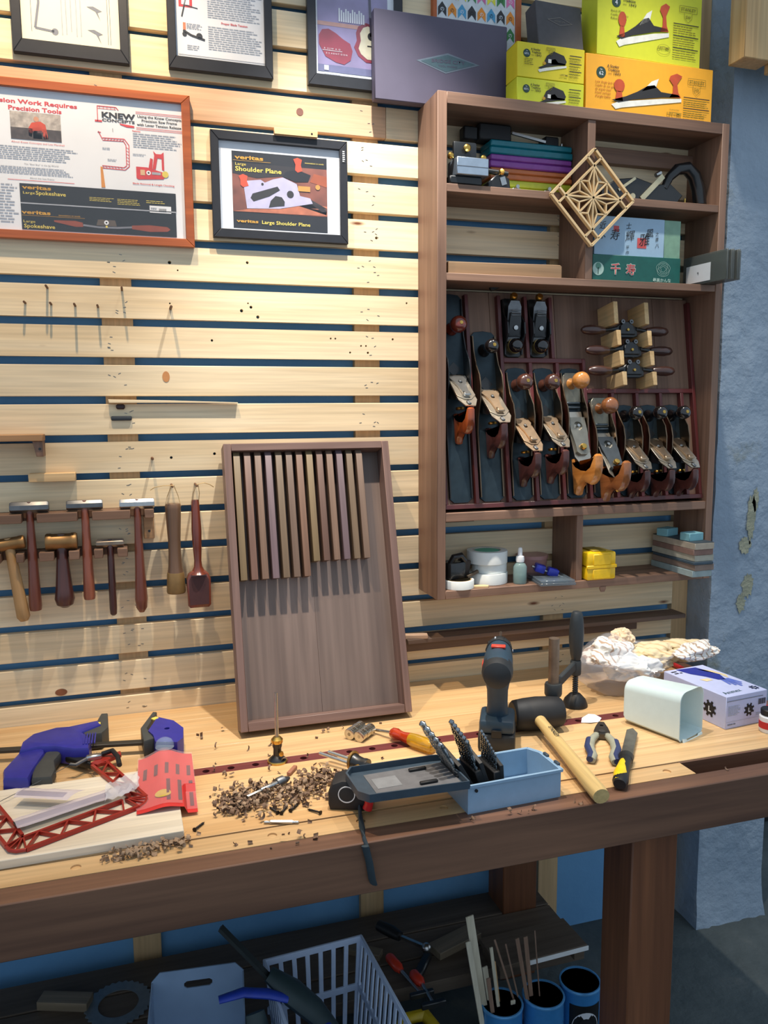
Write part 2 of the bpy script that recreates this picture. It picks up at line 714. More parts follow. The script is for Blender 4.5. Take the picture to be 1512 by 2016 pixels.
# ---- battens and slats
SLAT = wood((226, 200, 158), (240, 220, 184), 0, sc=0.9, rough=0.6, knots=True, name='pine_slat')
SLATPINK = wood((206, 162, 124), (226, 186, 150), 0, sc=0.9, rough=0.6, knots=True, name='reddish_pine_slat')
BATTEN = wood((200, 164, 118), (218, 184, 138), 2, sc=0.9, rough=0.65, name='pine_batten')
for x0, x1 in ((-0.066, 0.004), (0.545, 0.612), (1.10, 1.165), (1.536, 1.592), (-0.75, -0.68)):
    G().box(x0, x1, 0.0195, 0.0405, 0.0, 2.75, 0.001).obj('batten', BATTEN, wb)
rows = [(2.645, 2.72), (2.552, 2.63), (2.4565, 2.537), (2.3591, 2.4425), (2.2705, 2.345), (2.1813, 2.2571), (2.0898, 2.1607), (2.0024, 2.0724), (1.9076, 1.9835),
        (1.8161, 1.8879), (1.7269, 1.7979), (1.6362, 1.7082), (1.5464, 1.6178), (1.457, 1.5291), (1.3715, 1.4405), (1.2833, 1.355), (1.1906, 1.2642),
        (1.1014, 1.172), (1.0136, 1.084), (0.9215, 0.9940), (0.855, 0.9055)]
NAILS = ((0.092, 1.947, 4), (0.089, 1.853, 2), (0.274, 1.955, 3.4), (0.273, 1.859, 2), (0.28, 1.85, 3.6), (0.257, 1.841, 4), (0.296, 1.827, 4), (0.184, 1.769, 3), (0.078, 1.489, 3.4), (0.181, 1.496, 3.6),
                 (0.478, 1.779, 2.4), (0.49, 1.779, 2.4), (0.528, 1.745, 2.6), (0.557, 1.762, 2.4), (0.57, 1.762, 2.4), (0.575, 1.745, 3), (0.60, 2.03, 3.6), (0.642, 1.78, 3), (0.68, 1.872, 2.6), (0.11, 1.93, 2))
for i, (a, b_) in enumerate(rows):
    cuts = [-1.0, 1.523]
    if i == 4:
        cuts = [-1.0, 0.627, 1.523]
    for x0, x1 in zip(cuts, cuts[1:]):
        cx, cz, hw, hh = (x0 + x1) / 2, (a + b_) / 2, (x1 - x0) / 2 - 0.0003, (b_ - a) / 2
        hs = [(x - cx, z - cz, r_ * 0.001) for x, z, r_ in NAILS if x0 < x < x1 and a + 0.006 < z < b_ - 0.006]
        g = G().prism(pierced(-hw, hw, -hh, hh, hs, 10), -0.0105, 0.0095, mtx=Matrix.Rotation(PI / 2, 4, 'X')) if hs else G().box(-hw, hw, -0.0095, 0.0105, -hh, hh, 0.0012)
        g.obj('slat', SLATPINK if i == 4 and x0 < 0 else SLAT, wb, loc=(cx, 0.0095, cz))
# staples, nail holes
g = G()
q = random.Random(21)
for i, (a, b_) in enumerate(rows):
    for bx in (-0.031, 0.578, 1.13):
        for k in range(q.randint(4, 7)):
            x, z, an = bx + q.uniform(-0.026, 0.026), q.uniform(a + 0.01, b_ - 0.01), q.uniform(-0.6, 0.6)
            g.cb((x, -0.0002, z), (0.006, 0.0006, 0.0012), rot=(0, an, 0))
g.obj('staple', GREYSTEEL, wb, kind='stuff')
g = G().lathe([(0.0, 0), (0.0085, 0), (0.0085, 0.0008), (0.0, 0.0008)], 18, Matrix.Translation((0.0735, -0.0001, 1.682)) @ Matrix.Rotation(PI / 2, 4, 'X') @ Matrix.Diagonal((1, 1.5, 1, 1)))
g.obj('knot', mat((186, 128, 78), 0.6, name='knot_brown'), wb)
g = G().lathe([(0.0, 0), (0.0085, 0), (0.0085, 0.0008), (0.0, 0.0008)], 18, Matrix.Translation((0.41, -0.0001, 2.313)) @ Matrix.Rotation(PI / 2, 4, 'X'))
g.obj('knot', mat((120, 78, 66), 0.6, name='knot_dark'), wb)
g = G().lathe([(0.0, 0), (0.0085, 0), (0.0085, 0.0008), (0.0, 0.0008)], 18, Matrix.Translation((-0.2, -0.0001, 0.932)) @ Matrix.Rotation(PI / 2, 4, 'X') @ Matrix.Diagonal((1.6, 1, 1, 1)))
g.obj('knot', mat((130, 80, 50), 0.6, name='knot_rust'), wb)

# ================================================================ workbench
BT = wood((206, 164, 112), (222, 186, 136), 0, sc=0.8, rough=0.42, coat=0.15, name='bench_maple')
APRON = wood((84, 57, 43), (128, 92, 70), 0, sc=0.7, rough=0.5, name='bench_walnut')
LEGW = wood((92, 54, 32), (128, 80, 50), 2, sc=0.8, rough=0.5, name='bench_leg_wood')
PADAUK = wood((92, 38, 38), (122, 54, 52), 0, sc=1.0, rough=0.5, name='padauk_inlay')
bench = thing('workbench', 'long maple workbench with a dark walnut front apron along the slat wall', 'workbench', (0.5, -0.38, 0))
zt = 0.86


def bb(name, x0, x1, y0, y1, z0, z1, m, bev=0.0015):
    cx, cy, cz = (x0 + x1) / 2, (y0 + y1) / 2, (z0 + z1) / 2
    return G().box(x0 - cx, x1 - cx, y0 - cy, y1 - cy, z0 - cz, z1 - cz, bev).obj(name, m, bench, loc=(cx - 0.5, cy + 0.38, cz))


for y0, y1 in ((-0.002, -0.088), (-0.0885, -0.175), (-0.1755, -0.262), (-0.2625, -0.3665)):
    bb('top_board', -1.2, 1.47, y1, y0, 0.815, zt, BT, 0.0006)
hx = [0.107 + i * 0.0513 for i in range(-6, 24)]
G().prism(pierced(-1.2 - 0.135, 1.47 - 0.135, -0.0165, 0.0165, [(x - 0.135, 0.0, 0.0075) for x in hx], 14), -0.02, 0.0245).obj('inlay_strip', PADAUK, bench, loc=(0.135 - 0.5, -0.3835 + 0.38, 0.835))
bb('inlay_bed', -1.2, 1.47, -0.400, -0.367, 0.80, 0.815, PADAUK, 0)
for y0, y1 in ((-0.4005, -0.482), (-0.4825, -0.564), (-0.5645, -0.646)):
    bb('top_board', -1.2, 1.47, y1, y0, 0.815, zt, BT, 0.0006)
px = (-0.126, 0.197, 0.358, 0.52, 0.68, 1.01)
G().prism(pierced(-1.13, 1.13, -0.02625, 0.02625, [(x + 0.07, 0.0, 0.0085) for x in px], 16), -0.0225, 0.0225).obj('front_board', BT, bench, loc=(-0.57, -0.67825 + 0.38, 0.8375))
for x in px:
    G().cyl((0, 0, -0.03), (0, 0, 0.0), 0.0084, n=16).obj('hole_plug', BT, bench, loc=(x - 0.5, -0.67825 + 0.38, zt - 0.003))
bb('slot_edge', 1.0605, 1.47, -0.652, -0.6465, 0.78, zt - 0.001, APRON, 0.0006)
bb('slot_floor', 1.0605, 1.47, -0.7045, -0.652, 0.775, 0.79, APRON, 0)
bb('groove', -1.2, 1.06, -0.6515, -0.6465, 0.82, zt - 0.0035, APRON, 0)
bb('front_apron', -1.2, 1.47, -0.752, -0.705, 0.765, zt, APRON, 0.002)
bb('end_rail', 1.4705, 1.505, -0.752, -0.002, 0.765, zt, APRON, 0.002)
for x0 in (-1.05, 0.917):
    bb('leg', x0, x0 + 0.108, -0.703, -0.600, 0.0, 0.815, LEGW, 0.003)
    bb('leg', x0, x0 + 0.104, -0.118, -0.020, 0.0, 0.815, LEGW, 0.003)
    bb('cross_rail', x0 + 0.02, x0 + 0.085, -0.6, -0.118, 0.72, 0.80, LEGW, 0.002)
SHELFW = wood((78, 66, 54), (104, 90, 76), 0, sc=0.8, rough=0.7, name='shelf_plank_wood')
for y0, y1 in ((-0.115, -0.012), (-0.215, -0.12), (-0.31, -0.22)):
    bb('shelf_plank', -1.1, 1.06, y0, y1, 0.17, 0.205, SHELFW, 0.002)

# ================================================================ wall cabinet
cab = thing('wall_cabinet', 'open walnut wall cabinet with shelves and a sloped rack of hand planes', 'cabinet', (1.1245, 0, 1.119))


def cbx(name, x0, x1, z0, z1, m, y0=-0.14, y1=-0.0005, bev=0.001, label=None):
    cx, cy, cz = (x0 + x1) / 2, (y0 + y1) / 2, (z0 + z1) / 2
    return G().box(x0 - cx, x1 - cx, y0 - cy, y1 - cy, z0 - cz, z1 - cz, bev).obj(name, m, cab, loc=(cx - 1.1245, cy, cz - 1.119), label=label)


cbx('side_panel', 0.711, 0.7345, 1.119, 2.344, WALNUT_Z)
cbx('side_panel', 1.516, 1.538, 1.119, 2.344, WALNUT_Z)
cbx('top_panel', 0.7345, 1.516, 2.317, 2.344, WALNUT)
cbx('bottom_panel', 0.7345, 1.516, 1.119, 1.140, WALNUT)
cbx('shelf', 0.7345, 1.516, 2.118, 2.137, WALNUT, -0.138)
cbx('shelf', 0.7345, 1.516, 1.911, 1.929, WALNUT, -0.138)
cbx('shelf', 0.7345, 1.516, 1.318, 1.340, WALNUT, -0.138)
cbx('divider', 1.115, 1.137, 2.137, 2.317, WALNUT_Z, -0.137)
cbx('divider', 1.115, 1.137, 1.929, 2.118, WALNUT_Z, -0.137)
cbx('divider', 1.113, 1.132, 1.140, 1.318, WALNUT_Z, -0.132)
cbx('hanging_cleat', 1.20, 1.516, 2.255, 2.295, WALNUT, -0.024)
cbx('hanging_cleat', 0.7345, 0.86, 1.300, 1.318, WALNUT, -0.03)
g = G().prism([(-0.009, 0.002), (0.009, 0.002), (0.009, -0.006), (0.005, -0.014), (-0.005, -0.014), (-0.009, -0.006)], -0.002, 0.002, mtx=Matrix.Rotation(PI / 2, 4, 'X'))
g.obj('pull_tab', WALNUT, cab, loc=(1.193 - 1.1245, -0.138, 0))

# sloped till: local x right, y up the slope, z out
TROT = (R(80.712), 0, 0)
TM = Matrix.Translation((0, -0.118, 1.30)) @ Euler(TROT).to_matrix().to_4x4()
TILLW = wood((112, 83, 66), (148, 114, 93), 1, sc=0.9, rough=0.6, name='till_panel_walnut')
PADK = wood((84, 34, 34), (112, 48, 46), 1, rough=0.45, coat=0.2, name='padauk_divider')
PADKX = wood((84, 34, 34), (112, 48, 46), 0, rough=0.45, coat=0.2, name='padauk_rail')


def till(name, x0, x1, y0, y1, z0, z1, m, bev=0.0008):
    c = Vector(((x0 + x1) / 2, (y0 + y1) / 2, (z0 + z1) / 2))
    w = TM @ c - Vector((1.1245, 0, 1.119))
    d = (x1 - x0, y1 - y0, z1 - z0)
    return G().box(-d[0] / 2, d[0] / 2, -d[1] / 2, d[1] / 2, -d[2] / 2, d[2] / 2, bev).obj(name, m, cab, loc=w, rot=TROT)


for x0, x1 in ((0.736, 0.90), (0.9005, 1.09), (1.0905, 1.27), (1.2705, 1.40), (1.4005, 1.515)):
    till('till_board', x0, x1, 0.046, 0.612, -0.010, 0.0, TILLW)
DT = 0.016
for x, y0, y1 in ((0.742, 0.058, 0.6), (0.829, 0.058, 0.6), (0.921, 0.058, 0.6), (0.998, 0.436, 0.6), (1.002, 0.058, 0.424), (1.0715, 0.436, 0.6), (1.0815, 0.058, 0.424), (1.162, 0.058, 0.436),
                  (1.245, 0.058, 0.343), (1.322, 0.058, 0.343), (1.398, 0.058, 0.343), (1.468, 0.058, 0.343), (1.509, 0.058, 0.6)):
    till('till_divider', x - 0.005, x + 0.005, y0, y1, 0.0, DT, PADK)
till('till_rail', 0.737, 1.514, 0.046, 0.058, 0.0, DT + 0.002, PADKX)
till('till_rail', 0.926, 1.157, 0.424, 0.436, 0.0, DT, PADKX)
till('till_rail', 1.167, 1.504, 0.343, 0.355, 0.0, DT, PADKX)

# upright boards hung on the pillar at the top
PB = wood((204, 164, 110), (222, 188, 136), 2, sc=0.9, rough=0.6, name='pine_offcut')
o = G().box(-0.045, 0.045, -0.03, 0.03, 0, 0.55, 0.002).obj('pine_post', PB, loc=(1.568, -0.17, 2.486))
tag(o, 'wide pine board end hanging against the pillar, its bottom end higher', 'board')
o = G().box(-0.1, 0.1, -0.02, 0.02, 0, 0.55, 0.002).obj('pine_post', PB, loc=(1.716, -0.185, 2.464))
tag(o, 'pine board beside the pillar, its bottom end hanging lower than its neighbour', 'board')
# thin ledge below the cabinet
LEDGEW = wood((88, 68, 56), (116, 92, 76), 0, rough=0.6, name='ledge_walnut')
t = thing('wall_ledge', 'narrow walnut ledge with a backing rail under the cabinet', 'shelf', (1.09, 0, 0.95))
G().box(-0.43, 0.435, -0.062, -0.0005, 0.035, 0.047, 0.001).obj('ledge_board', LEDGEW, t)
G().box(-0.43, 0.297, -0.022, -0.0005, 0.003, 0.0352, 0.001).obj('backing_rail', LEDGEW, t)
# ================================================================ framed sheets on the wall
GLASS = None


def glass_pane():
    global GLASS
    if GLASS is None:
        m, nt, b = _new('frame_glass')
        tr = nt.nodes.new('ShaderNodeBsdfTransparent')
        gl = nt.nodes.new('ShaderNodeBsdfGlossy')
        gl.inputs['Roughness'].default_value = 0.04
        mx = nt.nodes.new('ShaderNodeMixShader')
        mx.inputs['Fac'].default_value = 0.05
        nt.links.new(tr.outputs[0], mx.inputs[1])
        nt.links.new(gl.outputs[0], mx.inputs[2])
        nt.links.new(mx.outputs[0], nt.nodes['Material Output'].inputs['Surface'])
        GLASS = m
    return GLASS


def frame(name, label, x0, x1, z0, z1, w, d, fm, paper, y=0.0, wx=None):
    t = thing(name, label, 'picture frame', (x0, y, z0), FRONT)
    W, H = x1 - x0, z1 - z0
    w2 = wx or w
    for pts in ([(0, 0), (W, 0), (W - w2, w), (w2, w)], [(W, 0), (W, H), (W - w2, H - w), (W - w2, w)],
                [(W, H), (0, H), (w2, H - w), (W - w2, H - w)], [(0, H), (0, 0), (w2, w), (w2, H - w)]):
        G().prism(pts, 0.001, d, 0.0012).obj('frame_rail', fm, t)
    G().box(w2 - 0.003, W - w2 + 0.003, w - 0.003, H - w + 0.003, 0.002, 0.006).obj('backing', mat((90, 80, 70), 0.8, name='backing_board'), t)
    G().box(w2 - 0.002, W - w2 + 0.002, w - 0.002, H - w + 0.002, 0.006, 0.0072).obj('paper', paper, t)
    G().box(w2 - 0.002, W - w2 + 0.002, w - 0.002, H - w + 0.002, d - 0.006, d - 0.0045).obj('glass_pane', glass_pane(), t)
    return t, Sheet(t, 0.0072, None, x0, z0)


BFR = mat((34, 36, 42), 0.4, name='black_frame_lacquer')
OFR = wood((150, 74, 34), (182, 98, 48), 0, rough=0.35, coat=0.4, name='orange_stained_wood')
CREAM = mat((236, 230, 206), 0.7, var=0.04, scale=8, name='cream_paper')

# brace-bit drawing
t, s = frame('picture_frame', 'black frame holding a cream sheet of bit brace drawings', -0.217, 0.022, 2.371, 2.727, 0.029, 0.017, BFR, CREAM, wx=0.019)
s.line([(-0.162, 2.60), (-0.162, 2.48), (-0.171, 2.428), (-0.133, 2.424)], 0.005, GREYINK)
s.disc(-0.131, 2.424, 0.007, GREYINK).line([(-0.178, 2.66), (-0.178, 2.42)], 0.0012, GREYINK)
for x in (-0.116, -0.107, -0.097, -0.086, -0.077):
    s.line([(x, 2.66), (x, 2.41 + rnd.random() * 0.02)], 0.0018, LGREYINK)
for z in (2.472, 2.424, 2.53, 2.58):
    s.poly([(-0.064, z + 0.012), (-0.046, z + 0.004), (-0.036, z - 0.014), (-0.041, z + 0.002), (-0.032, z + 0.006), (-0.041, z + 0.01), (-0.05, z + 0.014)], GREYINK)
for x in (-0.016, -0.021):
    s.line([(x, 2.62), (x, 2.41)], 0.0012, GREYINK)
s.done()

# text sheet
t, s = frame('picture_frame', 'black frame holding a typed instruction sheet with one red heading', 0.107, 0.345, 2.374, 2.73, 0.028, 0.017, BFR, PAPER, wx=0.018)
s.rect(0.134, 2.511, 0.164, 2.535, REDINK).layer().rect(0.14, 2.516, 0.158, 2.535, PAPER)
s.line([(0.15, 2.53), (0.14, 2.49)], 0.003, INK).line([(0.148, 2.515), (0.176, 2.511)], 0.002, INK)
s.rect(0.142, 2.462, 0.148, 2.478, mat((210, 120, 80), 0.6, name='ink_orange')).line([(0.142, 2.461), (0.16, 2.452), (0.19, 2.445)], 0.005, INK)
s.disc(0.178, 2.452, 0.007, INK).disc(0.145, 2.453, 0.005, INK)
s.copy_lines(0.15, 2.465, 0.185, 2.478, 4, LGREYINK).copy_lines(0.15, 2.42, 0.18, 2.432, 3, LGREYINK)
s.text('Proper Blade Tension', 0.228, 2.484, 0.0065, REDINK, bold=0.02, fit=0.06)
s.copy_lines(0.198, 2.494, 0.325, 2.60, 22, LGREYINK).copy_lines(0.198, 2.425, 0.325, 2.478, 11, LGREYINK)
s.rect(0.13, 2.4085, 0.327, 2.4095, GREYINK)
s.done()

# guitar poster
t, s = frame('picture_frame', 'black frame with a mauve guitar poster partly behind a grey box', 0.429, 0.667, 2.373, 2.73, 0.027, 0.016, BFR, PAPER, wx=0.021)
MAUVE = mat((150, 138, 178), 0.6, var=0.25, scale=12, name='ink_mauve')
s.rect(0.455, 2.409, 0.63, 2.70, MAUVE).layer()
s.rect(0.455, 2.409, 0.63, 2.425, mat((110, 112, 150), 0.6, name='ink_slate')).rect(0.455, 2.513, 0.63, 2.522, mat((196, 150, 140), 0.6, name='ink_rose'))
s.layer()
GRED = mat((150, 52, 72), 0.5, var=0.25, scale=15, name='ink_wine')
s.poly([(0.458, 2.47), (0.458, 2.49), (0.466, 2.503), (0.482, 2.506), (0.5, 2.498), (0.518, 2.486), (0.535, 2.478), (0.541, 2.462), (0.536, 2.44), (0.52, 2.429), (0.5, 2.432), (0.474, 2.443)], GRED)
s.poly([(0.545, 2.472), (0.552, 2.488), (0.55, 2.505), (0.556, 2.52), (0.575, 2.53), (0.60, 2.525), (0.61, 2.48), (0.60, 2.44), (0.575, 2.44), (0.555, 2.453)], GRED)
s.layer()
s.poly([(0.556, 2.47), (0.562, 2.488), (0.56, 2.505), (0.568, 2.518), (0.58, 2.523), (0.60, 2.515), (0.605, 2.48), (0.60, 2.447), (0.578, 2.447), (0.562, 2.458)], mat((226, 218, 190), 0.5, name='ink_spruce'))
s.layer()
s.rect(0.578, 2.476, 0.592, 2.479, INK).disc(0.588, 2.5, 0.009, INK).line([(0.584, 2.6), (0.588, 2.5)], 0.006, mat((70, 62, 84), 0.6, name='ink_neck'))
for k in range(12):
    s.rect(0.507 + k * 0.0055, 2.525, 0.5105 + k * 0.0055, 2.555 - (k % 3) * 0.004, PAPER)
s.text('R  U J W  A  O', 0.47, 2.4595, 0.005, PAPER, fit=0.04).rect(0.466, 2.4565, 0.515, 2.4575, PAPER).text('E  S  A D N T  O O N', 0.475, 2.449, 0.005, PAPER, fit=0.052)
s.rect(0.47, 2.412, 0.481, 2.423, PAPER).copy_lines(0.47, 2.403, 0.52, 2.408, 2, PAPER)
s.done()

# orange frame with papers
t, s = frame('picture_frame', 'wide orange-brown wooden frame with saw frame leaflet and two black tool box strips', -0.31, 0.1505, 1.981, 2.3175, 0.0185, 0.017, OFR, PAPER, wx=0.0195)
s.text('Precision Work Requires', -0.094, 2.268, 0.0125, REDINK, align='RIGHT', bold=0.03, fit=0.196)
s.text('Precision Tools', -0.127, 2.254, 0.0125, REDINK, align='RIGHT', bold=0.03, fit=0.108)
s.rect(-0.233, 2.1935, -0.13, 2.2515, mat((176, 168, 160), 0.6, var=0.35, scale=90, name='photo_print')).layer()
ORED = mat((205, 70, 40), 0.6, name='photo_orange')
s.rect(-0.233, 2.1935, -0.13, 2.218, mat((70, 62, 62), 0.6, var=0.4, scale=120, name='photo_dark'))
s.poly([(-0.197, 2.218), (-0.19, 2.23), (-0.172, 2.234), (-0.162, 2.228), (-0.157, 2.198), (-0.166, 2.197), (-0.17, 2.215), (-0.188, 2.213), (-0.191, 2.2), (-0.197, 2.202)], ORED)
s.disc(-0.18, 2.238, 0.0055, mat((206, 150, 120), 0.6, name='photo_skin')).rect(-0.188, 2.197, -0.17, 2.222, mat((96, 44, 44), 0.6, name='photo_apron'))
s.text('About Knew Concepts and Lee Marshall', -0.233, 2.186, 0.005, REDINK, fit=0.108)
s.copy_lines(-0.29, 2.150, -0.095, 2.180, 7, LGREYINK).text('The "Best Buy" in the Jig World', -0.21, 2.141, 0.0042, GREYINK, fit=0.07)
s.copy_lines(-0.29, 2.120, -0.105, 2.137, 5, LGREYINK).text('About this Saw Frame', -0.2, 2.112, 0.0042, GREYINK, fit=0.05)
s.rect(-0.245, 2.1075, -0.108, 2.1085, REDINK)
s.copy_lines(-0.29, 2.015, -0.226, 2.10, 14, LGREYINK)
s.text('KNEW', -0.044, 2.2555, 0.0165, INK, bold=0.04, fit=0.072).text('CONCEPTS', -0.043, 2.2472, 0.0085, INK, bold=0.03, fit=0.07)
s.poly([(-0.006, 2.2455), (0.026, 2.2425), (0.026, 2.2385), (0.01, 2.2385), (-0.004, 2.2425)], REDINK)
s.line([(-0.052, 2.246), (-0.052, 2.279), (-0.012, 2.279), (-0.007, 2.273)], 0.0016, REDINK).line([(-0.052, 2.274), (-0.012, 2.274)], 0.001, REDINK).line([(-0.058, 2.247), (-0.043, 2.247)], 0.004, REDINK)
for k in range(5):
    s.line([(-0.047 + k * 0.008, 2.274), (-0.047 + k * 0.008, 2.279)], 0.001, REDINK)
s.rect(0.03, 2.2735, 0.131, 2.2745, REDINK).rect(0.03, 2.270, 0.131, 2.271, REDINK).rect(0.03, 2.2395, 0.131, 2.2405, REDINK).rect(0.03, 2.236, 0.131, 2.237, REDINK)
s.text('Using the Knew Concepts', 0.033, 2.262, 0.0078, INK, bold=0.02, fit=0.097).text('Precision Saw Frame', 0.042, 2.2535, 0.0078, INK, bold=0.02, fit=0.078).text('with Lever Tension Release', 0.032, 2.2445, 0.0078, INK, bold=0.02, fit=0.098)
s.text('Features:', 0.021, 2.2305, 0.005, REDINK, bold=0.02).copy_lines(0.022, 2.196, 0.13, 2.229, 7, LGREYINK)
# red fret saw drawing on the leaflet
for a, b_ in (((-0.052, 2.225), (-0.044, 2.2085)), ((-0.044, 2.2115), (0.003, 2.2125)), ((-0.044, 2.2065), (0.001, 2.2075)), ((0.003, 2.2125), (0.0125, 2.2)), ((0.001, 2.2075), (0.006, 2.2)), ((0.0125, 2.2), (0.0115, 2.154)),
              ((0.006, 2.2), (0.0055, 2.155)), ((0.0115, 2.154), (0.002, 2.1455)), ((0.0055, 2.155), (0.0, 2.1505)), ((0.002, 2.1455), (-0.047, 2.1465)), ((0.0, 2.1505), (-0.047, 2.1515)), ((-0.0535, 2.223), (-0.0465, 2.223))):
    s.line([a, b_], 0.0016, REDINK)
for k in range(7):
    s.line([(-0.04 + k * 0.0065, 2.2065), (-0.037 + k * 0.0065, 2.2115)], 0.001, REDINK).line([(-0.043 + k * 0.0065, 2.1465), (-0.046 + k * 0.0065, 2.1515)], 0.001, REDINK)
for k in range(6):
    s.line([(0.006, 2.16 + k * 0.007), (0.012, 2.157 + k * 0.007)], 0.001, REDINK)
s.poly([(-0.051, 2.149), (-0.0465, 2.149), (-0.0425, 2.104), (-0.051, 2.104)], mat((212, 140, 60), 0.6, name='ink_handle'))
s.copy_lines(-0.045, 2.186, -0.025, 2.192, 2, LGREYINK).copy_lines(-0.035, 2.162, -0.015, 2.168, 2, LGREYINK).copy_lines(0.02, 2.178, 0.05, 2.184, 2, LGREYINK)
s.line([(-0.021, 2.2335), (-0.021, 2.226)], 0.0008, INK)
# detail drawing
s.poly([(0.026, 2.155), (0.05, 2.155), (0.086, 2.146), (0.092, 2.138), (0.085, 2.131), (0.03, 2.127), (0.026, 2.13)], REDINK)
s.poly([(0.053, 2.152), (0.058, 2.176), (0.0635, 2.174), (0.0615, 2.152)], REDINK).poly([(0.062, 2.152), (0.067, 2.182), (0.065, 2.192), (0.071, 2.186), (0.082, 2.186), (0.088, 2.191), (0.088, 2.15), (0.083, 2.152), (0.083, 2.176), (0.074, 2.177), (0.069, 2.152)], REDINK)
s.layer().disc(0.09, 2.142, 0.0072, YELINK).disc(0.053, 2.143, 0.005, PAPER).rect(0.035, 2.137, 0.045, 2.149, mat((206, 170, 130), 0.6, name='ink_tan')).rect(0.06, 2.14, 0.08, 2.1455, LGREYINK)
s.disc(0.053, 2.143, 0.002, INK)
s.text('Blade Removal & Length Checking', 0.017, 2.1165, 0.0045, REDINK, bold=0.02, fit=0.092)
# spokeshave box strips
STRIP = mat((24, 25, 28), 0.45, var=0.3, scale=25, name='box_strip_black')
s.rect(-0.222, 2.060, 0.1115, 2.101, STRIP).rect(-0.222, 2.003, 0.1105, 2.0585, STRIP).layer()
s.text('veritas', -0.2165, 2.0895, 0.011, GOLDINK, bold=0.03, fit=0.06).text('Large', -0.2165, 2.079, 0.0075, YELINK, fit=0.024).text('Spokeshave', -0.190, 2.0785, 0.0115, YELINK, bold=0.01, fit=0.062)
s.copy_lines(-0.078, 2.072, -0.024, 2.082, 3, YELINK, 0.3).copy_lines(-0.018, 2.068, 0.036, 2.082, 4, YELINK, 0.3).copy_lines(0.045, 2.075, 0.09, 2.083, 2, YELINK, 0.3)
s.rect(0.052, 2.0555, 0.1, 2.071, PAPER).rect(-0.222, 2.058, 0.1115, 2.0605, LGREYINK)
s.text('veritas', -0.2205, 2.0365, 0.011, GOLDINK, bold=0.03, fit=0.06).rect(-0.2205, 2.033, -0.09, 2.0336, GOLDINK).text('Large', -0.219, 2.018, 0.0075, YELINK, fit=0.024).text('Spokeshave', -0.218, 2.007, 0.0115, YELINK, bold=0.01, fit=0.064)
s.text('innovation in tools', -0.145, 2.0355, 0.005, GOLDINK, fit=0.045)
HB = mat((140, 66, 44), 0.5, name='ink_bubinga')
s.poly([(-0.155, 2.026), (-0.11, 2.027), (-0.095, 2.024), (-0.094, 2.015), (-0.11, 2.014), (-0.155, 2.0225)], HB).poly([(0.011, 2.024), (0.05, 2.027), (0.09, 2.025), (0.097, 2.0195), (0.09, 2.0145), (0.05, 2.012), (0.011, 2.016)], HB)
s.line([(-0.094, 2.019), (-0.06, 2.016), (-0.02, 2.017), (0.011, 2.02)], 0.004, GREYINK).poly([(-0.062, 2.033), (-0.025, 2.033), (-0.022, 2.02), (-0.066, 2.02)], mat((92, 80, 70), 0.5, name='ink_body'))
s.layer().disc(-0.044, 2.027, 0.005, PAPER).disc(-0.044, 2.018, 0.0025, YELINK).disc(-0.044, 2.027, 0.002, INK)
for k in range(7):
    s.rect(0.073 + k * 0.0024, 2.058, 0.0742 + k * 0.0024, 2.0655, INK)
s.copy_lines(0.055, 2.062, 0.07, 2.067, 2, GREYINK)
s.done()

# shoulder plane frame
t, s = frame('picture_frame', 'black frame with a shoulder plane box print under a small pine tab', 0.194, 0.5225, 2.008, 2.2495, 0.0205, 0.017, BFR, PAPER, wx=0.0188)
PAPERB = mat((196, 214, 232), 0.7, var=0.03, name='pale_blue_mount')
s.rect(0.243, 2.033, 0.4725, 2.2085, mat((26, 26, 32), 0.45, name='box_art_black')).layer()
s.rect(0.243, 2.071, 0.4725, 2.182, mat((120, 70, 58), 0.5, var=0.45, scale=22, name='box_art_photo')).layer()
s.poly([(0.244, 2.182), (0.33, 2.182), (0.40, 2.182), (0.41, 2.168), (0.36, 2.158), (0.30, 2.15), (0.244, 2.158)], mat((34, 30, 34), 0.5, name='box_art_shade'))
s.poly([(0.244, 2.071), (0.472, 2.073), (0.472, 2.095), (0.43, 2.10), (0.36, 2.083), (0.28, 2.078)], mat((168, 100, 74), 0.5, var=0.2, name='box_art_bench'))
s.poly([(0.43, 2.15), (0.472, 2.14), (0.472, 2.165), (0.44, 2.17)], mat((150, 76, 46), 0.5, name='box_art_block'))
s.poly([(0.392, 2.095), (0.42, 2.088), (0.47, 2.075), (0.472, 2.09), (0.43, 2.11)], mat((44, 38, 42), 0.5, name='box_art_lever')).layer()
LAV = mat((172, 170, 200), 0.45, var=0.08, name='box_art_steel')
s.poly([(0.27, 2.126), (0.276, 2.079), (0.354, 2.083), (0.436, 2.10), (0.43, 2.112), (0.405, 2.116), (0.397, 2.143), (0.364, 2.156), (0.34, 2.15), (0.32, 2.141), (0.31, 2.147), (0.276, 2.142)], LAV)
s.poly([(0.362, 2.158), (0.395, 2.148), (0.425, 2.15), (0.432, 2.166), (0.40, 2.176), (0.372, 2.17)], mat((30, 30, 36), 0.4, name='box_art_iron')).layer()
s.poly([(0.285, 2.104), (0.29, 2.114), (0.35, 2.134), (0.356, 2.126), (0.33, 2.11), (0.292, 2.096)], INK)
s.poly([(0.328, 2.084), (0.333, 2.1), (0.345, 2.112), (0.36, 2.11), (0.367, 2.1), (0.366, 2.09), (0.35, 2.088)], INK).disc(0.381, 2.118, 0.0085, INK).disc(0.314, 2.137, 0.003, INK)
s.poly([(0.258, 2.152), (0.268, 2.157), (0.279, 2.153), (0.277, 2.142), (0.281, 2.131), (0.268, 2.127), (0.262, 2.132), (0.262, 2.143)], ORED).poly([(0.39, 2.2), (0.4, 2.204), (0.411, 2.2), (0.408, 2.188), (0.411, 2.174), (0.4, 2.17), (0.394, 2.175), (0.395, 2.188)], ORED)
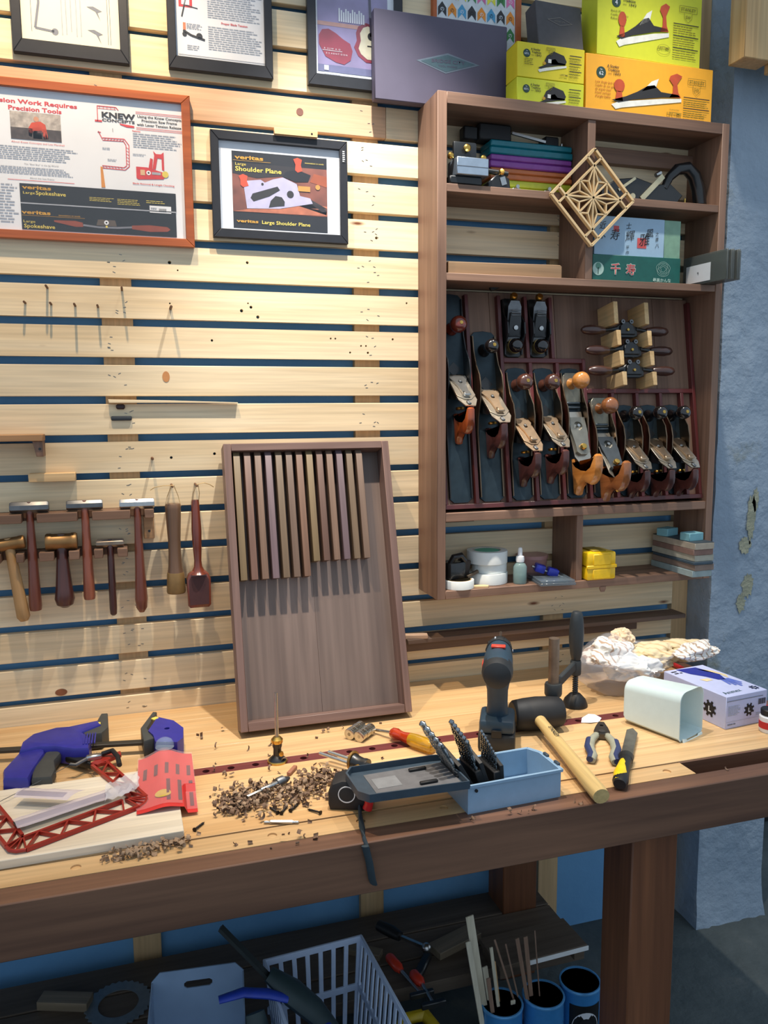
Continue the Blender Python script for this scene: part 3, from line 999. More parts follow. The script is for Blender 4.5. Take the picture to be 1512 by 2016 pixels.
s.rect(0.4, 2.127, 0.43, 2.139, mat((190, 140, 70), 0.4, name='box_art_brass')).disc(0.449, 2.139, 0.006, mat((190, 140, 70), 0.4, name='box_art_brass2'))
s.text('veritas', 0.2505, 2.1905, 0.0125, GOLDINK, bold=0.03, fit=0.068).rect(0.246, 2.187, 0.335, 2.1877, GOLDINK).text('Large', 0.25, 2.1765, 0.0085, YELINK, fit=0.025).text('Shoulder Plane', 0.25, 2.1635, 0.0145, YELINK, bold=0.015, fit=0.11)
s.text('innovation in tools', 0.418, 2.192, 0.005, YELINK, fit=0.046)
s.text('veritas', 0.251, 2.0465, 0.0095, GOLDINK, bold=0.03, fit=0.052).text('Large Shoulder Plane', 0.31, 2.0455, 0.0115, YELINK, bold=0.01, fit=0.118)
s.done()
s2 = Sheet(t, 0.0172, None, 0.194, 2.008)
s2.rect(0.5085, 2.199, 0.5175, 2.229, mat((40, 42, 46), 0.5, name='sticker_black')).layer()
s2.copy_lines(0.51, 2.2005, 0.5165, 2.2275, 6, PAPER)
s2.done()
o = G().box(-0.0525, 0.0525, -0.0075, 0.0075, 0, 0.009, 0.001).obj('pine_tab', PINE, rot=FRONT, loc=(0.395, -0.0165, 2.2565))
tag(o, 'small pine tab with a nail hole holding the top of the shoulder plane frame', 'wood tab')
G().cyl((0.038, 0, 0.0088), (0.038, 0, 0.0094), 0.0025, n=10).obj('nail_head', BLACKIRON, o)

# ================================================================ pegs and small wall fittings
PEGM = mat((96, 64, 40), 0.6, name='peg_wood')
pegs = [(-0.226, 1.844, 0.038, 'short dark peg in the slat under the orange frame, first of the low pegs'), (-0.178, 1.879, 0.055, 'dark peg set high in the slat above a pair of low pegs'),
        (-0.172, 1.843, 0.040, 'short dark peg straight under a higher peg'), (-0.121, 1.841, 0.055, 'dark peg between two low pegs, second from the slat joint'),
        (-0.072, 1.840, 0.048, 'dark peg in the low row beside the batten'), (-0.0175, 1.880, 0.062, 'dark peg set high in front of the batten'),
        (0.090, 1.841, 0.060, 'thick pale-ended peg alone in the middle of the slat'), (0.0335, 1.489, 0.055, 'peg in the slat above the hanging wooden mallets'),
        (0.0755, 1.424, 0.070, 'peg from which the turned brown mallet hangs'), (0.1315, 1.424, 0.070, 'peg from which the red-brown paddle hangs')]
for i, (x, z, ln, lab) in enumerate(pegs):
    r_ = 0.0034 if i in (6, 7) else 0.0026
    o = G().turn((0, 0.006, 0), (0, -ln * 0.7 if i < 8 else -ln, 0), [(r_, 0), (r_, 0.94), (r_ * 0.75, 1.0)], 10).obj('wall_peg', PEGM, loc=(x, 0, z))
    tag(o, lab, 'peg', 'pegs in the slat wall')
o = G().box(-0.0235, 0.0235, -0.0055, 0.0055, 0, 0.007, 0.003, seg=2).obj('latch_plate', mat((44, 50, 56), 0.5, name='dark_plate'), rot=FRONT, loc=(-0.032, -0.0003, 1.5845))
tag(o, 'small dark rounded plate fixed to the slat', 'plate')
g = G().prism([(-0.09, 0.004), (-0.088, -0.004), (0.05, -0.0045), (0.21, -0.006), (0.21, -0.004), (0.05, 0.001)], 0, 0.012, 0.0006)
o = g.obj('wood_sliver', SLAT, rot=FRONT, loc=(0.03, -0.0003, 1.6245))
tag(o, 'long thin pine sliver wedged under a slat', 'wood strip')
o = G().box(-0.008, 0.012, -0.006, 0.006, 0, 0.008, 0.003).obj('dark_clip', mat((44, 24, 28), 0.5, name='dark_clip_red'), rot=FRONT, loc=(-0.035, -0.0003, 1.6115))
tag(o, 'little dark red clip under the pine sliver', 'clip')
BR = wood((150, 108, 68), (178, 134, 90), 0, rough=0.5, name='shelf_bracket_wood')
t = thing('bracket_shelf', 'small wooden shelf on a walnut bracket above the hammers', 'shelf', (-0.25, 0, 1.536))
G().box(-0.12, 0.0485, -0.058, -0.0004, 0, 0.0145, 0.001).obj('shelf_board', BR, t)
G().prism([(0.026, 0.0), (0.0475, 0.0), (0.0475, -0.035), (0.033, -0.035)], 0, 0.05, 0.001, Matrix.Rotation(PI / 2, 4, 'X') @ Matrix.Translation((0, 0, 0.0005))).obj('bracket', WALNUT_Z, t)
G().cyl((0.041, -0.0502, -0.018), (0.041, -0.0508, -0.018), 0.0032, n=12).obj('screw_head', BLACKIRON, t)
o = G().box(-0.05, 0.05, -0.033, -0.0004, -0.0095, 0.0095, 0.001).obj('pine_ledge', PINE, loc=(-0.189, 0, 1.4515))
tag(o, 'short pine ledge strip fixed across a gap above the steel hammers', 'ledge')

# hammer racks: comb fingers on a strip
RACK = wood((104, 76, 58), (136, 104, 82), 0, rough=0.6, name='rack_walnut')
for nm, lab, x0, x1, z0, z1, slots in (('hammer_rack', 'upper walnut rack holding the three steel hammers', -0.42, 0.031, 1.352, 1.372, (-0.240, -0.122, -0.006)),
                                      ('hammer_rack', 'lower walnut rack holding the brass mallet and the small hammer', -0.42, -0.032, 1.263, 1.283, (-0.288, -0.240, -0.1765, -0.122, -0.0705))):
    t = thing(nm, lab, 'tool rack', (-0.2, 0, z0))
    G().box(x0 + 0.2, x1 + 0.2, -0.0145, -0.0004, 0, z1 - z0, 0.001).obj('back_strip', RACK, t)
    e = [x0] + [v for sx in slots for v in (sx - 0.016, sx + 0.016)] + [x1]
    for a, b_ in zip(e[::2], e[1::2]):
        if b_ - a > 0.004:
            G().box(a + 0.2, b_ + 0.2, -0.058, -0.0146, 0, z1 - z0, 0.001).obj('finger', RACK, t)
    if z0 > 1.3:
        G().box(0.207, 0.231, -0.03, -0.0004, -0.053, -0.0002, 0.001).obj('mount_block', BR, t)
        G().cyl((0.219, -0.0302, -0.035), (0.219, -0.0306, -0.035), 0.003, n=10).obj('screw_head', BLACKIRON, t)

HRED = wood((96, 50, 38), (128, 72, 56), 2, rough=0.35, coat=0.3, name='rosewood_handle')
HDARK = wood((58, 32, 30), (86, 48, 42), 2, rough=0.3, coat=0.3, name='dark_rosewood_handle')
HTAN = wood((160, 122, 76), (190, 152, 104), 2, rough=0.5, name='ash_handle')
BRASSD = mat((150, 116, 76), 0.5, 0.9, 0.15, 40, name='dull_brass')
YH = -0.036


def hammer(lab, x, zh, half, rh, hm_, z1, prof, handm, octo=True, tilt=0.0, sq=(1.0, 0.8)):
    t = thing('hammer', lab, 'hammer', (x, YH, zh), (0, tilt, 0), 'hammers on the racks')
    n = 8 if octo else 22
    m = Matrix.Rotation(PI / 2, 4, 'Y') @ Matrix.Rotation(PI / n, 4, 'Z')
    if octo:
        p = [(rh * 0.86, -half), (rh, -half + 0.004), (rh, half - 0.004), (rh * 0.86, half)]
    else:
        p = [(rh * 0.9, -half), (rh, -half + 0.003), (rh, -half + 0.012), (rh * 0.94, -half + 0.014), (rh * 0.94, half - 0.014), (rh, half - 0.012), (rh, half - 0.003), (rh * 0.9, half)]
    G().lathe(p, n, m).obj('head', hm_, t)
    G().turn((0, 0, rh * 0.9), (0, 0, z1 - zh), [(r_ * (1 + 0.28 * min(1, f_ * 3)), f_) for r_, f_ in prof], 16, sq=sq).obj('handle', handm, t)
    return t


hammer('steel headed hammer with a red-brown handle ending square, second from the pale mallet', -0.240, 1.386, 0.041, 0.0135, GREYSTEEL, 1.147, [(0.008, 0), (0.0095, 0.1), (0.009, 0.2), (0.011, 0.6), (0.0138, 0.96), (0.0125, 1.0)], HRED)
hammer('steel headed hammer with the lightest red-brown handle, between the brass mallet and small hammer', -0.122, 1.386, 0.0395, 0.0125, GREYSTEEL, 1.164, [(0.008, 0), (0.01, 0.1), (0.0095, 0.3), (0.0115, 0.7), (0.0132, 0.97), (0.012, 1.0)], wood((112, 58, 42), (146, 84, 62), 2, rough=0.35, coat=0.3, name='padauk_handle'))
hammer('steel headed hammer with a long round-ended red handle beside the hanging mallets', -0.006, 1.3845, 0.0395, 0.0125, STEEL, 1.123, [(0.008, 0), (0.0095, 0.08), (0.009, 0.25), (0.011, 0.6), (0.0145, 0.88), (0.0125, 0.96), (0.006, 1.0)], HRED)
hammer('fat brass barrel mallet with a dark bulbous handle', -0.1765, 1.3035, 0.034, 0.0195, BRASSD, 1.148, [(0.011, 0), (0.0105, 0.15), (0.0105, 0.35), (0.015, 0.75), (0.0175, 0.88), (0.0145, 0.96), (0.006, 1.0)], HDARK, octo=False, sq=(1, 1))
hammer('small steel hammer with a thin dark red handle', -0.0705, 1.2945, 0.031, 0.010, OLDSTEEL, 1.120, [(0.007, 0), (0.0085, 0.1), (0.008, 0.3), (0.0085, 0.9), (0.0075, 0.98), (0.004, 1.0)], HDARK)
hammer('pale wooden mallet with a tan head tilted on its rack', -0.288, 1.3035, 0.034, 0.0155, BRASSD, 1.122, [(0.009, 0), (0.0095, 0.2), (0.011, 0.8), (0.0115, 0.95), (0.007, 1.0)], HTAN, octo=False, tilt=R(-7), sq=(1, 1))

TW = wood((88, 64, 46), (112, 84, 62), 2, rough=0.4, coat=0.2, name='turned_mallet_brown')
STRING = mat((196, 164, 112), 0.8, name='twine')
t = thing('turned_mallet', 'turned brown carving mallet with a lighter bronze end, hung by a string', 'mallet', (0.0755, -0.043, 1.165))
G().lathe([(0.0, 0.217), (0.0165, 0.217), (0.0185, 0.213), (0.0185, 0.205), (0.0175, 0.18), (0.0148, 0.13), (0.0148, 0.1), (0.0165, 0.066), (0.0185, 0.0505), (0, 0.0505)], 24).obj('handle', TW, t)
G().lathe([(0, 0.0505), (0.0195, 0.0505), (0.0205, 0.045), (0.0225, 0.004), (0.021, 0), (0, 0)], 24).obj('head_end', mat((132, 104, 62), 0.4, 0.2, name='bronze_brown'), t)
G().tube([(-0.0185, 0, 0.21), (-0.012, 0, 0.235), (-0.002, -0.02, 0.2625), (0.003, -0.02, 0.2625), (0.013, 0, 0.235), (0.0185, 0, 0.21)], 0.0008, 6).obj('hanging_string', STRING, t)
G().tube([(-0.002, -0.022, 0.262), (-0.02, -0.018, 0.262), (-0.04, 0.0, 0.257), (-0.05, 0.01, 0.25)], 0.001, 6).obj('string_end', STRING, t)
PW = wood((98, 44, 30), (130, 62, 42), 2, rough=0.25, coat=0.6, name='paddle_wood')
t = thing('paddle', 'glossy red-brown wooden paddle with a dark flat block, hung by a string', 'paddle', (0.1285, -0.05, 1.128))
G().turn((-0.0015, 0, 0.262), (0.0, 0, 0.082), [(0.008, 0), (0.0093, 0.03), (0.0115, 0.3), (0.0122, 0.42), (0.0105, 0.65), (0.0088, 0.82), (0.010, 0.9), (0.016, 0.97), (0.022, 1.0)], 20).obj('handle', PW, t)
G().prism([(-0.022, 0), (0.022, 0), (0.0275, 0.006), (0.0285, 0.07), (0.024, 0.082), (0.014, 0.09), (-0.014, 0.09), (-0.024, 0.082), (-0.0285, 0.07), (-0.0275, 0.006)], -0.011, 0.011, 0.003, Matrix.Rotation(PI / 2, 4, 'X'), 2).obj('block', PW, t)
G().prism([(-0.0225, 0.008), (0.0225, 0.008), (0.0235, 0.068), (0.018, 0.078), (-0.018, 0.078), (-0.0235, 0.068)], 0.011, 0.0116, 0, Matrix.Rotation(PI / 2, 4, 'X')).obj('block_face', mat((72, 40, 40), 0.6, bump=0.2, name='dull_face'), t)
G().tube([(-0.0075, 0, 0.258), (-0.006, -0.005, 0.278), (0.003, -0.014, 0.2995), (0.006, -0.014, 0.2995), (0.009, -0.004, 0.278), (0.007, 0, 0.258)], 0.0008, 6).obj('hanging_string', STRING, t)
G().tube([(0.003, -0.018, 0.3), (0.02, -0.014, 0.303), (0.035, 0.0, 0.297), (0.044, 0.01, 0.290)], 0.001, 6).obj('string_end', STRING, t)
# ================================================================ boxes on top of the cabinet
ZT = 2.344
PURP = mat((86, 80, 98), 0.6, var=0.06, scale=14, name='purple_grey_card')
t = thing('gift_box', 'flat purple-grey box with a faint green diamond emblem, leaning behind the cabinet corner', 'box', (0.758, -0.0225, ZT), (0, 0, 0))
G().box(-0.174, 0.174, -0.026, -0.001, 0.0, 0.205, 0.002).obj('box_lid', PURP, t)
G().box(-0.172, 0.172, -0.0012, 0.0, 0.0, 0.203, 0).obj('box_base', mat((60, 56, 72), 0.6, name='purple_base_card'), t)
GEM = mat((72, 96, 104), 0.55, name='emblem_green')
GEM2 = mat((104, 116, 128), 0.55, name='emblem_grey')
s = Sheet(t, 0.026, Matrix.Rotation(PI / 2, 4, 'X'), 0.758, ZT)
s.poly([(0.69, 2.443), (0.767, 2.420), (0.858, 2.449), (0.772, 2.468)], GEM2).layer().poly([(0.702, 2.443), (0.767, 2.424), (0.846, 2.449), (0.772, 2.464)], GEM).layer()
s.text('BRIDGE CITY', 0.729, 2.443, 0.011, PURP, bold=0.02, fit=0.088, rot=0.03).text('TOOL WORKS', 0.747, 2.434, 0.006, PURP, fit=0.05, rot=0.03)
s.done()

STY = mat((206, 208, 40), 0.5, var=0.03, name='box_lime_yellow')
STY2 = mat((226, 206, 30), 0.5, var=0.03, name='box_yellow')
STO = mat((240, 168, 34), 0.5, var=0.03, name='box_orange_yellow')
DKGREEN = mat((30, 62, 52), 0.5, name='emblem_dark_green')
OLIVE = mat((112, 104, 24), 0.6, name='ink_olive')
KRED = mat((186, 74, 36), 0.45, name='ink_knob_red')
SOLE = mat((226, 224, 214), 0.45, name='ink_sole')


def tool_box(lab, x0, x1, y0, z0, z1, dep, m, rot=0.0):
    t = thing('tool_box', lab, 'box', ((x0 + x1) / 2, y0, z0), (0, 0, rot), 'yellow boxes on the cabinet')
    w = (x1 - x0) / 2
    G().box(-w, w, 0, dep, 0, z1 - z0 - 0.0008, 0.0012).obj('carton', m, t)
    G().box(-w - 0.0003, w + 0.0003, 0.004, dep - 0.004, z1 - z0 - 0.0009, z1 - z0 - 0.0001, 0.0003).obj('lid_flap', m, t)
    return t, Sheet(t, 0.0003, Matrix.Rotation(PI / 2, 4, 'X'), (x0 + x1) / 2, z0)


def plane_print(s, x0, z0, x1, z1, big=True):
    """printed bench plane inside the rectangle"""
    w, h = x1 - x0, z1 - z0
    P = lambda a, b_: (x0 + a * w, z0 + b_ * h)
    s.poly([P(0, 0.10), P(0.06, 0.0), P(0.15, 0.05), P(1.0, 0.34), P(1.0, 0.42), P(0.7, 0.36), P(0.1, 0.18)], SOLE).layer()
    s.poly([P(0.0, 0.2), P(0.1, 0.16), P(0.3, 0.26), P(0.72, 0.4), P(0.98, 0.45), P(0.95, 0.5), P(0.7, 0.52), P(0.6, 0.66), P(0.5, 0.62), P(0.36, 0.46), P(0.2, 0.32)], INK)
    if big:
        s.poly([P(0.05, 0.2), P(0.16, 0.2), P(0.14, 0.42), P(0.07, 0.42)], KRED).disc(*P(0.105, 0.55), 0.075 * w, KRED, ry=0.15 * h)
        s.poly([P(0.82, 0.42), P(0.99, 0.44), P(0.95, 0.55), P(0.93, 0.75), P(1.0, 0.95), P(0.92, 1.0), P(0.83, 0.93), P(0.81, 0.85), P(0.87, 0.72), P(0.87, 0.55)], KRED)
        s.poly([P(0.42, 0.48), P(0.56, 0.74), P(0.66, 0.82), P(0.62, 0.6)], SOLE)
    else:
        s.poly([P(0.2, 0.45), P(0.3, 0.75), P(0.55, 0.98), P(0.9, 0.85), P(1.0, 0.6), P(0.95, 0.45), P(0.5, 0.4)], INK)
        s.layer().disc(*P(0.22, 0.42), 0.05 * w, GOLDINK).rect(*P(0.35, 0.45), *P(0.46, 0.62), SOLE)
    s.layer()
    return s


def badge(s, x, z, k):
    s.text('STANLEY', x, z, 0.011 * k, OLIVE, align='CENTER', bold=0.01, fit=0.046 * k)
    for a in (-0.004, 0.0115):
        s.line([(x - 0.026 * k, z + a * k), (x + 0.026 * k, z + a * k)], 0.0009, OLIVE)
    s.line([(x - 0.027 * k, z - 0.004 * k), (x - 0.027 * k, z + 0.0115 * k)], 0.0009, OLIVE).line([(x + 0.027 * k, z - 0.004 * k), (x + 0.027 * k, z + 0.0115 * k)], 0.0009, OLIVE)
    s.line([(x - 0.012 * k, z - 0.005 * k), (x - 0.011 * k, z - 0.018 * k), (x, z - 0.028 * k), (x + 0.011 * k, z - 0.018 * k), (x + 0.012 * k, z - 0.005 * k)], 0.0009, OLIVE)
    s.text('SW', x, z - 0.018 * k, 0.0105 * k, OLIVE, align='CENTER', bold=0.01)


def rows_print(s, x0, x1, z0, z1, n):
    p = (z1 - z0) / n
    for i in range(n):
        s.rect(x0, z1 - i * p - 0.0022, x1, z1 - i * p, INK).copy_lines(x0, z1 - (i + 0.9) * p, x1, z1 - i * p - 0.005, 4, OLIVE, 0.35, 0.3)


t, s = tool_box('long orange-yellow hand plane carton marked 62, under the lime carton', 1.106, 1.482, -0.135, ZT, 2.475, 0.075, STO)
s.disc(1.149, 2.433, 0.0135, DKGREEN, 20).layer().text('No', 1.149, 2.438, 0.005, PAPER, align='CENTER').text('62', 1.149, 2.4265, 0.013, PAPER, align='CENTER')
s.text('A Stanley', 1.1655, 2.447, 0.0095, INK, bold=0.01, fit=0.034).text('Tradition', 1.168, 2.4385, 0.0095, INK, bold=0.01, fit=0.033).text('SINCE', 1.169, 2.431, 0.004, INK).text('1843', 1.183, 2.4300, 0.0095, INK, fit=0.019)
for i, ln in enumerate(('Low Angle Jack Plane', 'Cepillo de uso general', 'de angulo bajo', 'Demi varlope', "d'angle faible")):
    s.text(ln, 1.133, 2.408 - i * 0.0085, 0.0075, mat((150, 84, 24), 0.6, name='ink_brown'), fit=(0.068, 0.066, 0.045, 0.044, 0.044)[i])
plane_print(s, 1.18, 2.350, 1.387, 2.453)
badge(s, 1.432, 2.434, 1.0)
rows_print(s, 1.393, 1.473, 2.346, 2.399, 2)
s.text('LIFETIME', 1.366, 2.351, 0.0095, OLIVE, align='CENTER', bold=0.02, fit=0.044).text('GUARANTEED', 1.366, 2.362, 0.005, OLIVE, align='CENTER', fit=0.03)
s.done()

t, s = tool_box('tall lime-yellow bench plane carton standing on the orange carton', 1.135, 1.443, -0.132, 2.4752, 2.652, 0.075, STY, R(0.6))
s.disc(1.188, 2.603, 0.0125, DKGREEN, 20).layer().text('4', 1.188, 2.5965, 0.016, PAPER, align='CENTER')
s.text('A Stanley', 1.205, 2.616, 0.0095, INK, bold=0.01, fit=0.034).text('Tradition', 1.207, 2.6065, 0.0095, INK, bold=0.01, fit=0.036).text('SINCE', 1.207, 2.5985, 0.004, INK).text('1843', 1.223, 2.5975, 0.0095, INK, fit=0.02)
for i, ln in enumerate(('Bench Plane', 'Cepillo de banco', 'Rabot d etabli')):
    s.text(ln, 1.173, 2.579 - i * 0.0085, 0.0075, OLIVE, fit=(0.038, 0.05, 0.045)[i])
plane_print(s, 1.19, 2.499, 1.345, 2.618)
badge(s, 1.401, 2.608, 1.0)
rows_print(s, 1.357, 1.434, 2.488, 2.576, 3)
s.text('LIFETIME', 1.33, 2.5085, 0.0085, OLIVE, align='CENTER', bold=0.02, fit=0.034)
s.line([(1.33 + 0.02 * math.cos(a * PI / 8), 2.508 + 0.012 * math.sin(a * PI / 8)) for a in range(17)], 0.0007, OLIVE)
s.done()

for k, (lab, z0, z1, m) in enumerate((('small yellow block plane carton resting on the cabinet top', ZT, 2.398, STY), ('small yellow block plane carton stacked upon another, dark box on it', 2.3982, 2.479, STY2))):
    t, s = tool_box(lab, 0.917, 1.1005, -0.137, z0, z1, 0.062, m)
    zz = z0 if k == 1 else z1 - 0.0808
    hi = lambda v: v
    zz = zz + 0.0
    s.disc(0.942, zz + 0.055, 0.0095, DKGREEN, 18).layer().text('No', 0.942, zz + 0.059, 0.0035, PAPER, align='CENTER').text('60\u00bd', 0.942, zz + 0.0515, 0.0075, PAPER, align='CENTER')
    s.text('A Stanley', 0.953, zz + 0.063, 0.0075, INK, bold=0.01, fit=0.025).text('Tradition', 0.955, zz + 0.0565, 0.0075, INK, bold=0.01, fit=0.025).text('SINCE', 0.954, zz + 0.051, 0.003, INK).text('1843', 0.964, zz + 0.05, 0.0075, INK, fit=0.015)
    plane_print(s, 0.972, zz + 0.0145, 1.05, zz + 0.067, big=False)
    badge(s, 1.006, zz + 0.068, 0.42)
    if k == 1:
        s.copy_lines(0.935, zz + 0.028, 0.96, zz + 0.044, 4, OLIVE, 0.35)
        s.text('LIFETIME', 1.043, zz + 0.012, 0.006, OLIVE, align='CENTER', bold=0.02, fit=0.022)
        rows_print(s, 1.058, 1.091, zz + 0.008, zz + 0.062, 3)
    else:
        rows_print(s, 1.058, 1.091, zz + 0.03, zz + 0.065, 2)
    s.done()

DBOX = mat((70, 66, 68), 0.55, name='charcoal_card')
t = thing('small_box', 'small charcoal box with an embossed emblem, tilted back on the yellow cartons', 'box', (1.047, -0.118, 2.4795), (R(-10), 0, R(3)))
G().box(-0.065, 0.065, 0.0, 0.05, 0.0, 0.118, 0.0015).obj('box_lid', DBOX, t)
s = Sheet(t, 0.0003, Matrix.Rotation(PI / 2, 4, 'X'), 0, 0)
GLD = mat((120, 112, 104), 0.5, name='emblem_pale')
s.line([(-0.034, 0.073), (0, 0.062), (0.036, 0.07), (0.003, 0.082), (-0.034, 0.073)], 0.0012, GLD).text('BRIDGE CITY', 0, 0.0695, 0.0055, GLD, align='CENTER', fit=0.03)
s.done()

# framed sticker panel at the back
t = thing('sticker_panel', 'orange-edged panel of small Japanese lettered stickers behind the boxes', 'panel', (0.87, -0.0155, ZT), (0, 0, 0))
G().box(-0.115, 0.10, 0.0, 0.012, 0.0, 0.40, 0.001).obj('panel_board', mat((210, 214, 216), 0.6, name='panel_white'), t)
for a, b_ in ((-0.125, -0.115), (0.10, 0.115)):
    G().box(a, b_, -0.004, 0.0145, 0.0, 0.40, 0.001).obj('panel_edge', mat((176, 88, 38), 0.5, name='panel_orange_edge'), t)
s = Sheet(t, 0.0003, Matrix.Rotation(PI / 2, 4, 'X'), 0, 0)
cols = [mat(c, 0.5, name='sticker_ink') for c in ((226, 220, 60), (40, 40, 44), (60, 130, 70), (230, 140, 40), (214, 110, 160), (70, 150, 190))]
for i in range(8):
    for j in range(5):
        x, z = -0.1 + i * 0.0265, 0.2 + j * 0.04
        c = cols[(i * 2 + j) % 6]
        s.poly([(x - 0.011, z - 0.016), (x, z - 0.004), (x + 0.011, z - 0.016), (x + 0.011, z + 0.004), (x, z + 0.018), (x - 0.011, z + 0.004)], c)
s.layer()
for i in range(8):
    for j in range(5):
        s.text('\u306e', -0.1 + i * 0.0265, 0.196 + j * 0.04, 0.012, PAPER if (i + j) % 2 else INK, align='CENTER')
s.done()

# ================================================================ kumiko panel on the cabinet front
KU = wood((214, 180, 130), (232, 204, 158), 0, rough=0.6, name='kumiko_basswood')
t = thing('kumiko_panel', 'diamond-hung kumiko lattice of pale wood on the cabinet front', 'lattice', (1.1255, -0.141, 2.1265), (PI / 2, R(0.5), 0))
a_ = 0.166 / 2
rot45 = Matrix.Rotation(PI / 4, 4, 'Z')
th = 0.006
D = 0.012


def kb(name, p, q_, w=0.0062, d=D):
    c = Vector(((p[0] + q_[0]) / 2, (p[1] + q_[1]) / 2, d / 2))
    dx, dy = q_[0] - p[0], q_[1] - p[1]
    ln = math.hypot(dx, dy)
    return G().box(-ln / 2, ln / 2, -w / 2, w / 2, -d / 2, d / 2, 0.0004).obj(name, KU, t, loc=rot45 @ c, rot=(0, 0, math.atan2(dy, dx) + PI / 4))


for p, q_ in (((-a_, -a_), (a_, -a_)), ((a_, -a_), (a_, a_)), ((a_, a_), (-a_, a_)), ((-a_, a_), (-a_, -a_))):
    kb('outer_strip', p, q_)
i_ = a_ * 0.66
for sg in (-1, 1):
    kb('grid_strip', (-a_, sg * i_), (a_, sg * i_), 0.005)
    kb('grid_strip', (sg * i_, -a_), (sg * i_, a_), 0.005)
kb('star_strip', (-i_, -i_), (i_, i_), 0.0042)
kb('star_strip', (-i_, i_), (i_, -i_), 0.0042)
kb('star_strip', (-i_, 0), (i_, 0), 0.0042)
kb('star_strip', (0, -i_), (0, i_), 0.0042)
for sx in (-1, 1):
    for sy in (-1, 1):
        for mid in ((sx * i_, 0), (0, sy * i_)):
            cor = (sx * i_, sy * i_)
            cen = ((mid[0] + cor[0]) / 3, (mid[1] + cor[1]) / 3)
            for p in ((0, 0), mid, cor):
                kb('leaf_strip', p, cen, 0.0036, D * 0.9)
G().cyl((0, 0.1135, 0.0), (0, 0.1135, 0.018), 0.0018, n=8).obj('hanging_nail', BLACKIRON, t)

# ================================================================ upper shelf, both bays
Z1 = 2.137
CASES = [('lime', (176, 186, 44), Z1, 2.1765), ('orange', (186, 104, 52), 2.1767, 2.2045), ('purple', (132, 62, 150), 2.2047, 2.2365), ('teal', (0, 112, 126), 2.2367, 2.271)]
for nm, c, z0, z1 in CASES:
    t = thing('tool_case', 'flat %s plastic tool case in the stack of coloured cases' % nm, 'case', (0.995, -0.038, z0), (0, 0, 0), 'coloured cases on the top shelf')
    m = mat(c, 0.35, coat=0.2, name='%s_plastic' % nm)
    h = z1 - z0
    G().box(-0.117, 0.117, -0.034, 0.034, 0, h * 0.52, 0.003).obj('case_base', m, t)
    G().box(-0.115, 0.115, -0.033, 0.033, h * 0.53, h, 0.003).obj('case_lid', m, t)
    if nm == 'lime':
        for x in (-0.045, 0.045):
            lt = G().box(x - 0.011, x + 0.011, -0.0385, -0.0342, h * 0.18, h * 0.5, 0.001).obj('latch', STEEL, t)
            G().cyl((x, -0.0385, h * 0.55), (x, -0.0455, h * 0.55), 0.0048, n=12).obj('latch_knob', STEEL, t)
t = thing('measuring_tool', 'black sliding tool with a bright steel bar lying on the teal case', 'tool', (0.98, -0.035, 2.271))
G().box(-0.125, -0.035, -0.02, 0.02, 0.002, 0.043, 0.004).obj('body', BLACK, t)
G().box(-0.165, -0.125, -0.015, 0.015, -0.0, 0.034, 0.004).obj('grip', BLACK, t)
G().bar((-0.035, -0.02, 0.024), (0.06, -0.02, 0.010), 0.006, 0.006).obj('bar', STEEL, t)
G().box(0.06, 0.10, -0.02, 0.02, 0.0, 0.026, 0.003).obj('end_stop', BLACK, t)
G().cyl((0.112, -0.012, 0), (0.112, -0.012, 0.012), 0.004, n=10).obj('screw', STEEL, t)

ALU = mat((168, 182, 196), 0.38, 0.85, 0.06, name='brushed_aluminium')
t = thing('honing_guide', 'aluminium block with a black plate and three brass knobs', 'tool', (0.798, -0.118, Z1))
G().box(-0.041, 0.041, -0.032, 0.03, 0.02, 0.06, 0.0015).obj('block', ALU, t)
G().box(-0.041, 0.041, -0.0325, -0.0318, 0.038, 0.0395).obj('block_seam', GREYSTEEL, t)
G().box(-0.055, 0.03, -0.02, 0.04, 0.0, 0.02, 0.003).obj('base', BLACKIRON, t)
G().box(-0.036, 0.026, 0.004, 0.016, 0.058, 0.107, 0.005, seg=2).obj('rear_plate', BLACKIRON, t)
for x, y, z, r_ in ((-0.004, -0.004, 0.089, 0.009), (-0.049, -0.01, 0.066, 0.0075), (0.036, -0.01, 0.066, 0.0075)):
    G().lathe([(0, 0.008), (r_ * 0.6, 0.0075), (r_, 0.004), (r_, -0.002), (r_ * 0.5, -0.004), (r_ * 0.5, -0.012), (0, -0.012)], 16, Matrix.Translation((x, y, z)) @ Matrix.Rotation(PI / 2, 4, 'X')).obj('brass_knob', BRASS, t)
t = thing('bullnose_plane', 'little black finger plane with a brass knob beside the aluminium block', 'plane', (0.877, -0.115, Z1))
G().prism([(-0.03, 0), (0.03, 0), (0.026, 0.024), (0.008, 0.034), (-0.01, 0.03), (-0.03, 0.012)], -0.016, 0.016, 0.002, Matrix.Rotation(PI / 2, 4, 'X')).obj('body', BLACKIRON, t)
G().cyl((-0.03, 0.004, 0.044), (0.03, 0.004, 0.04), 0.0065, n=14).obj('barrel', BLACKIRON, t)
G().lathe([(0.0, 0.012), (0.006, 0.011), (0.0075, 0.006), (0.004, 0.0), (0.004, -0.008), (0, -0.008)], 14, Matrix.Translation((0.002, -0.016, 0.034)) @ Matrix.Rotation(R(70), 4, 'X')).obj('brass_knob', BRASS, t)
G().bar((0.012, -0.0175, 0.008), (0.006, -0.0175, 0.026), 0.002, 0.014).obj('blade', STEEL, t)

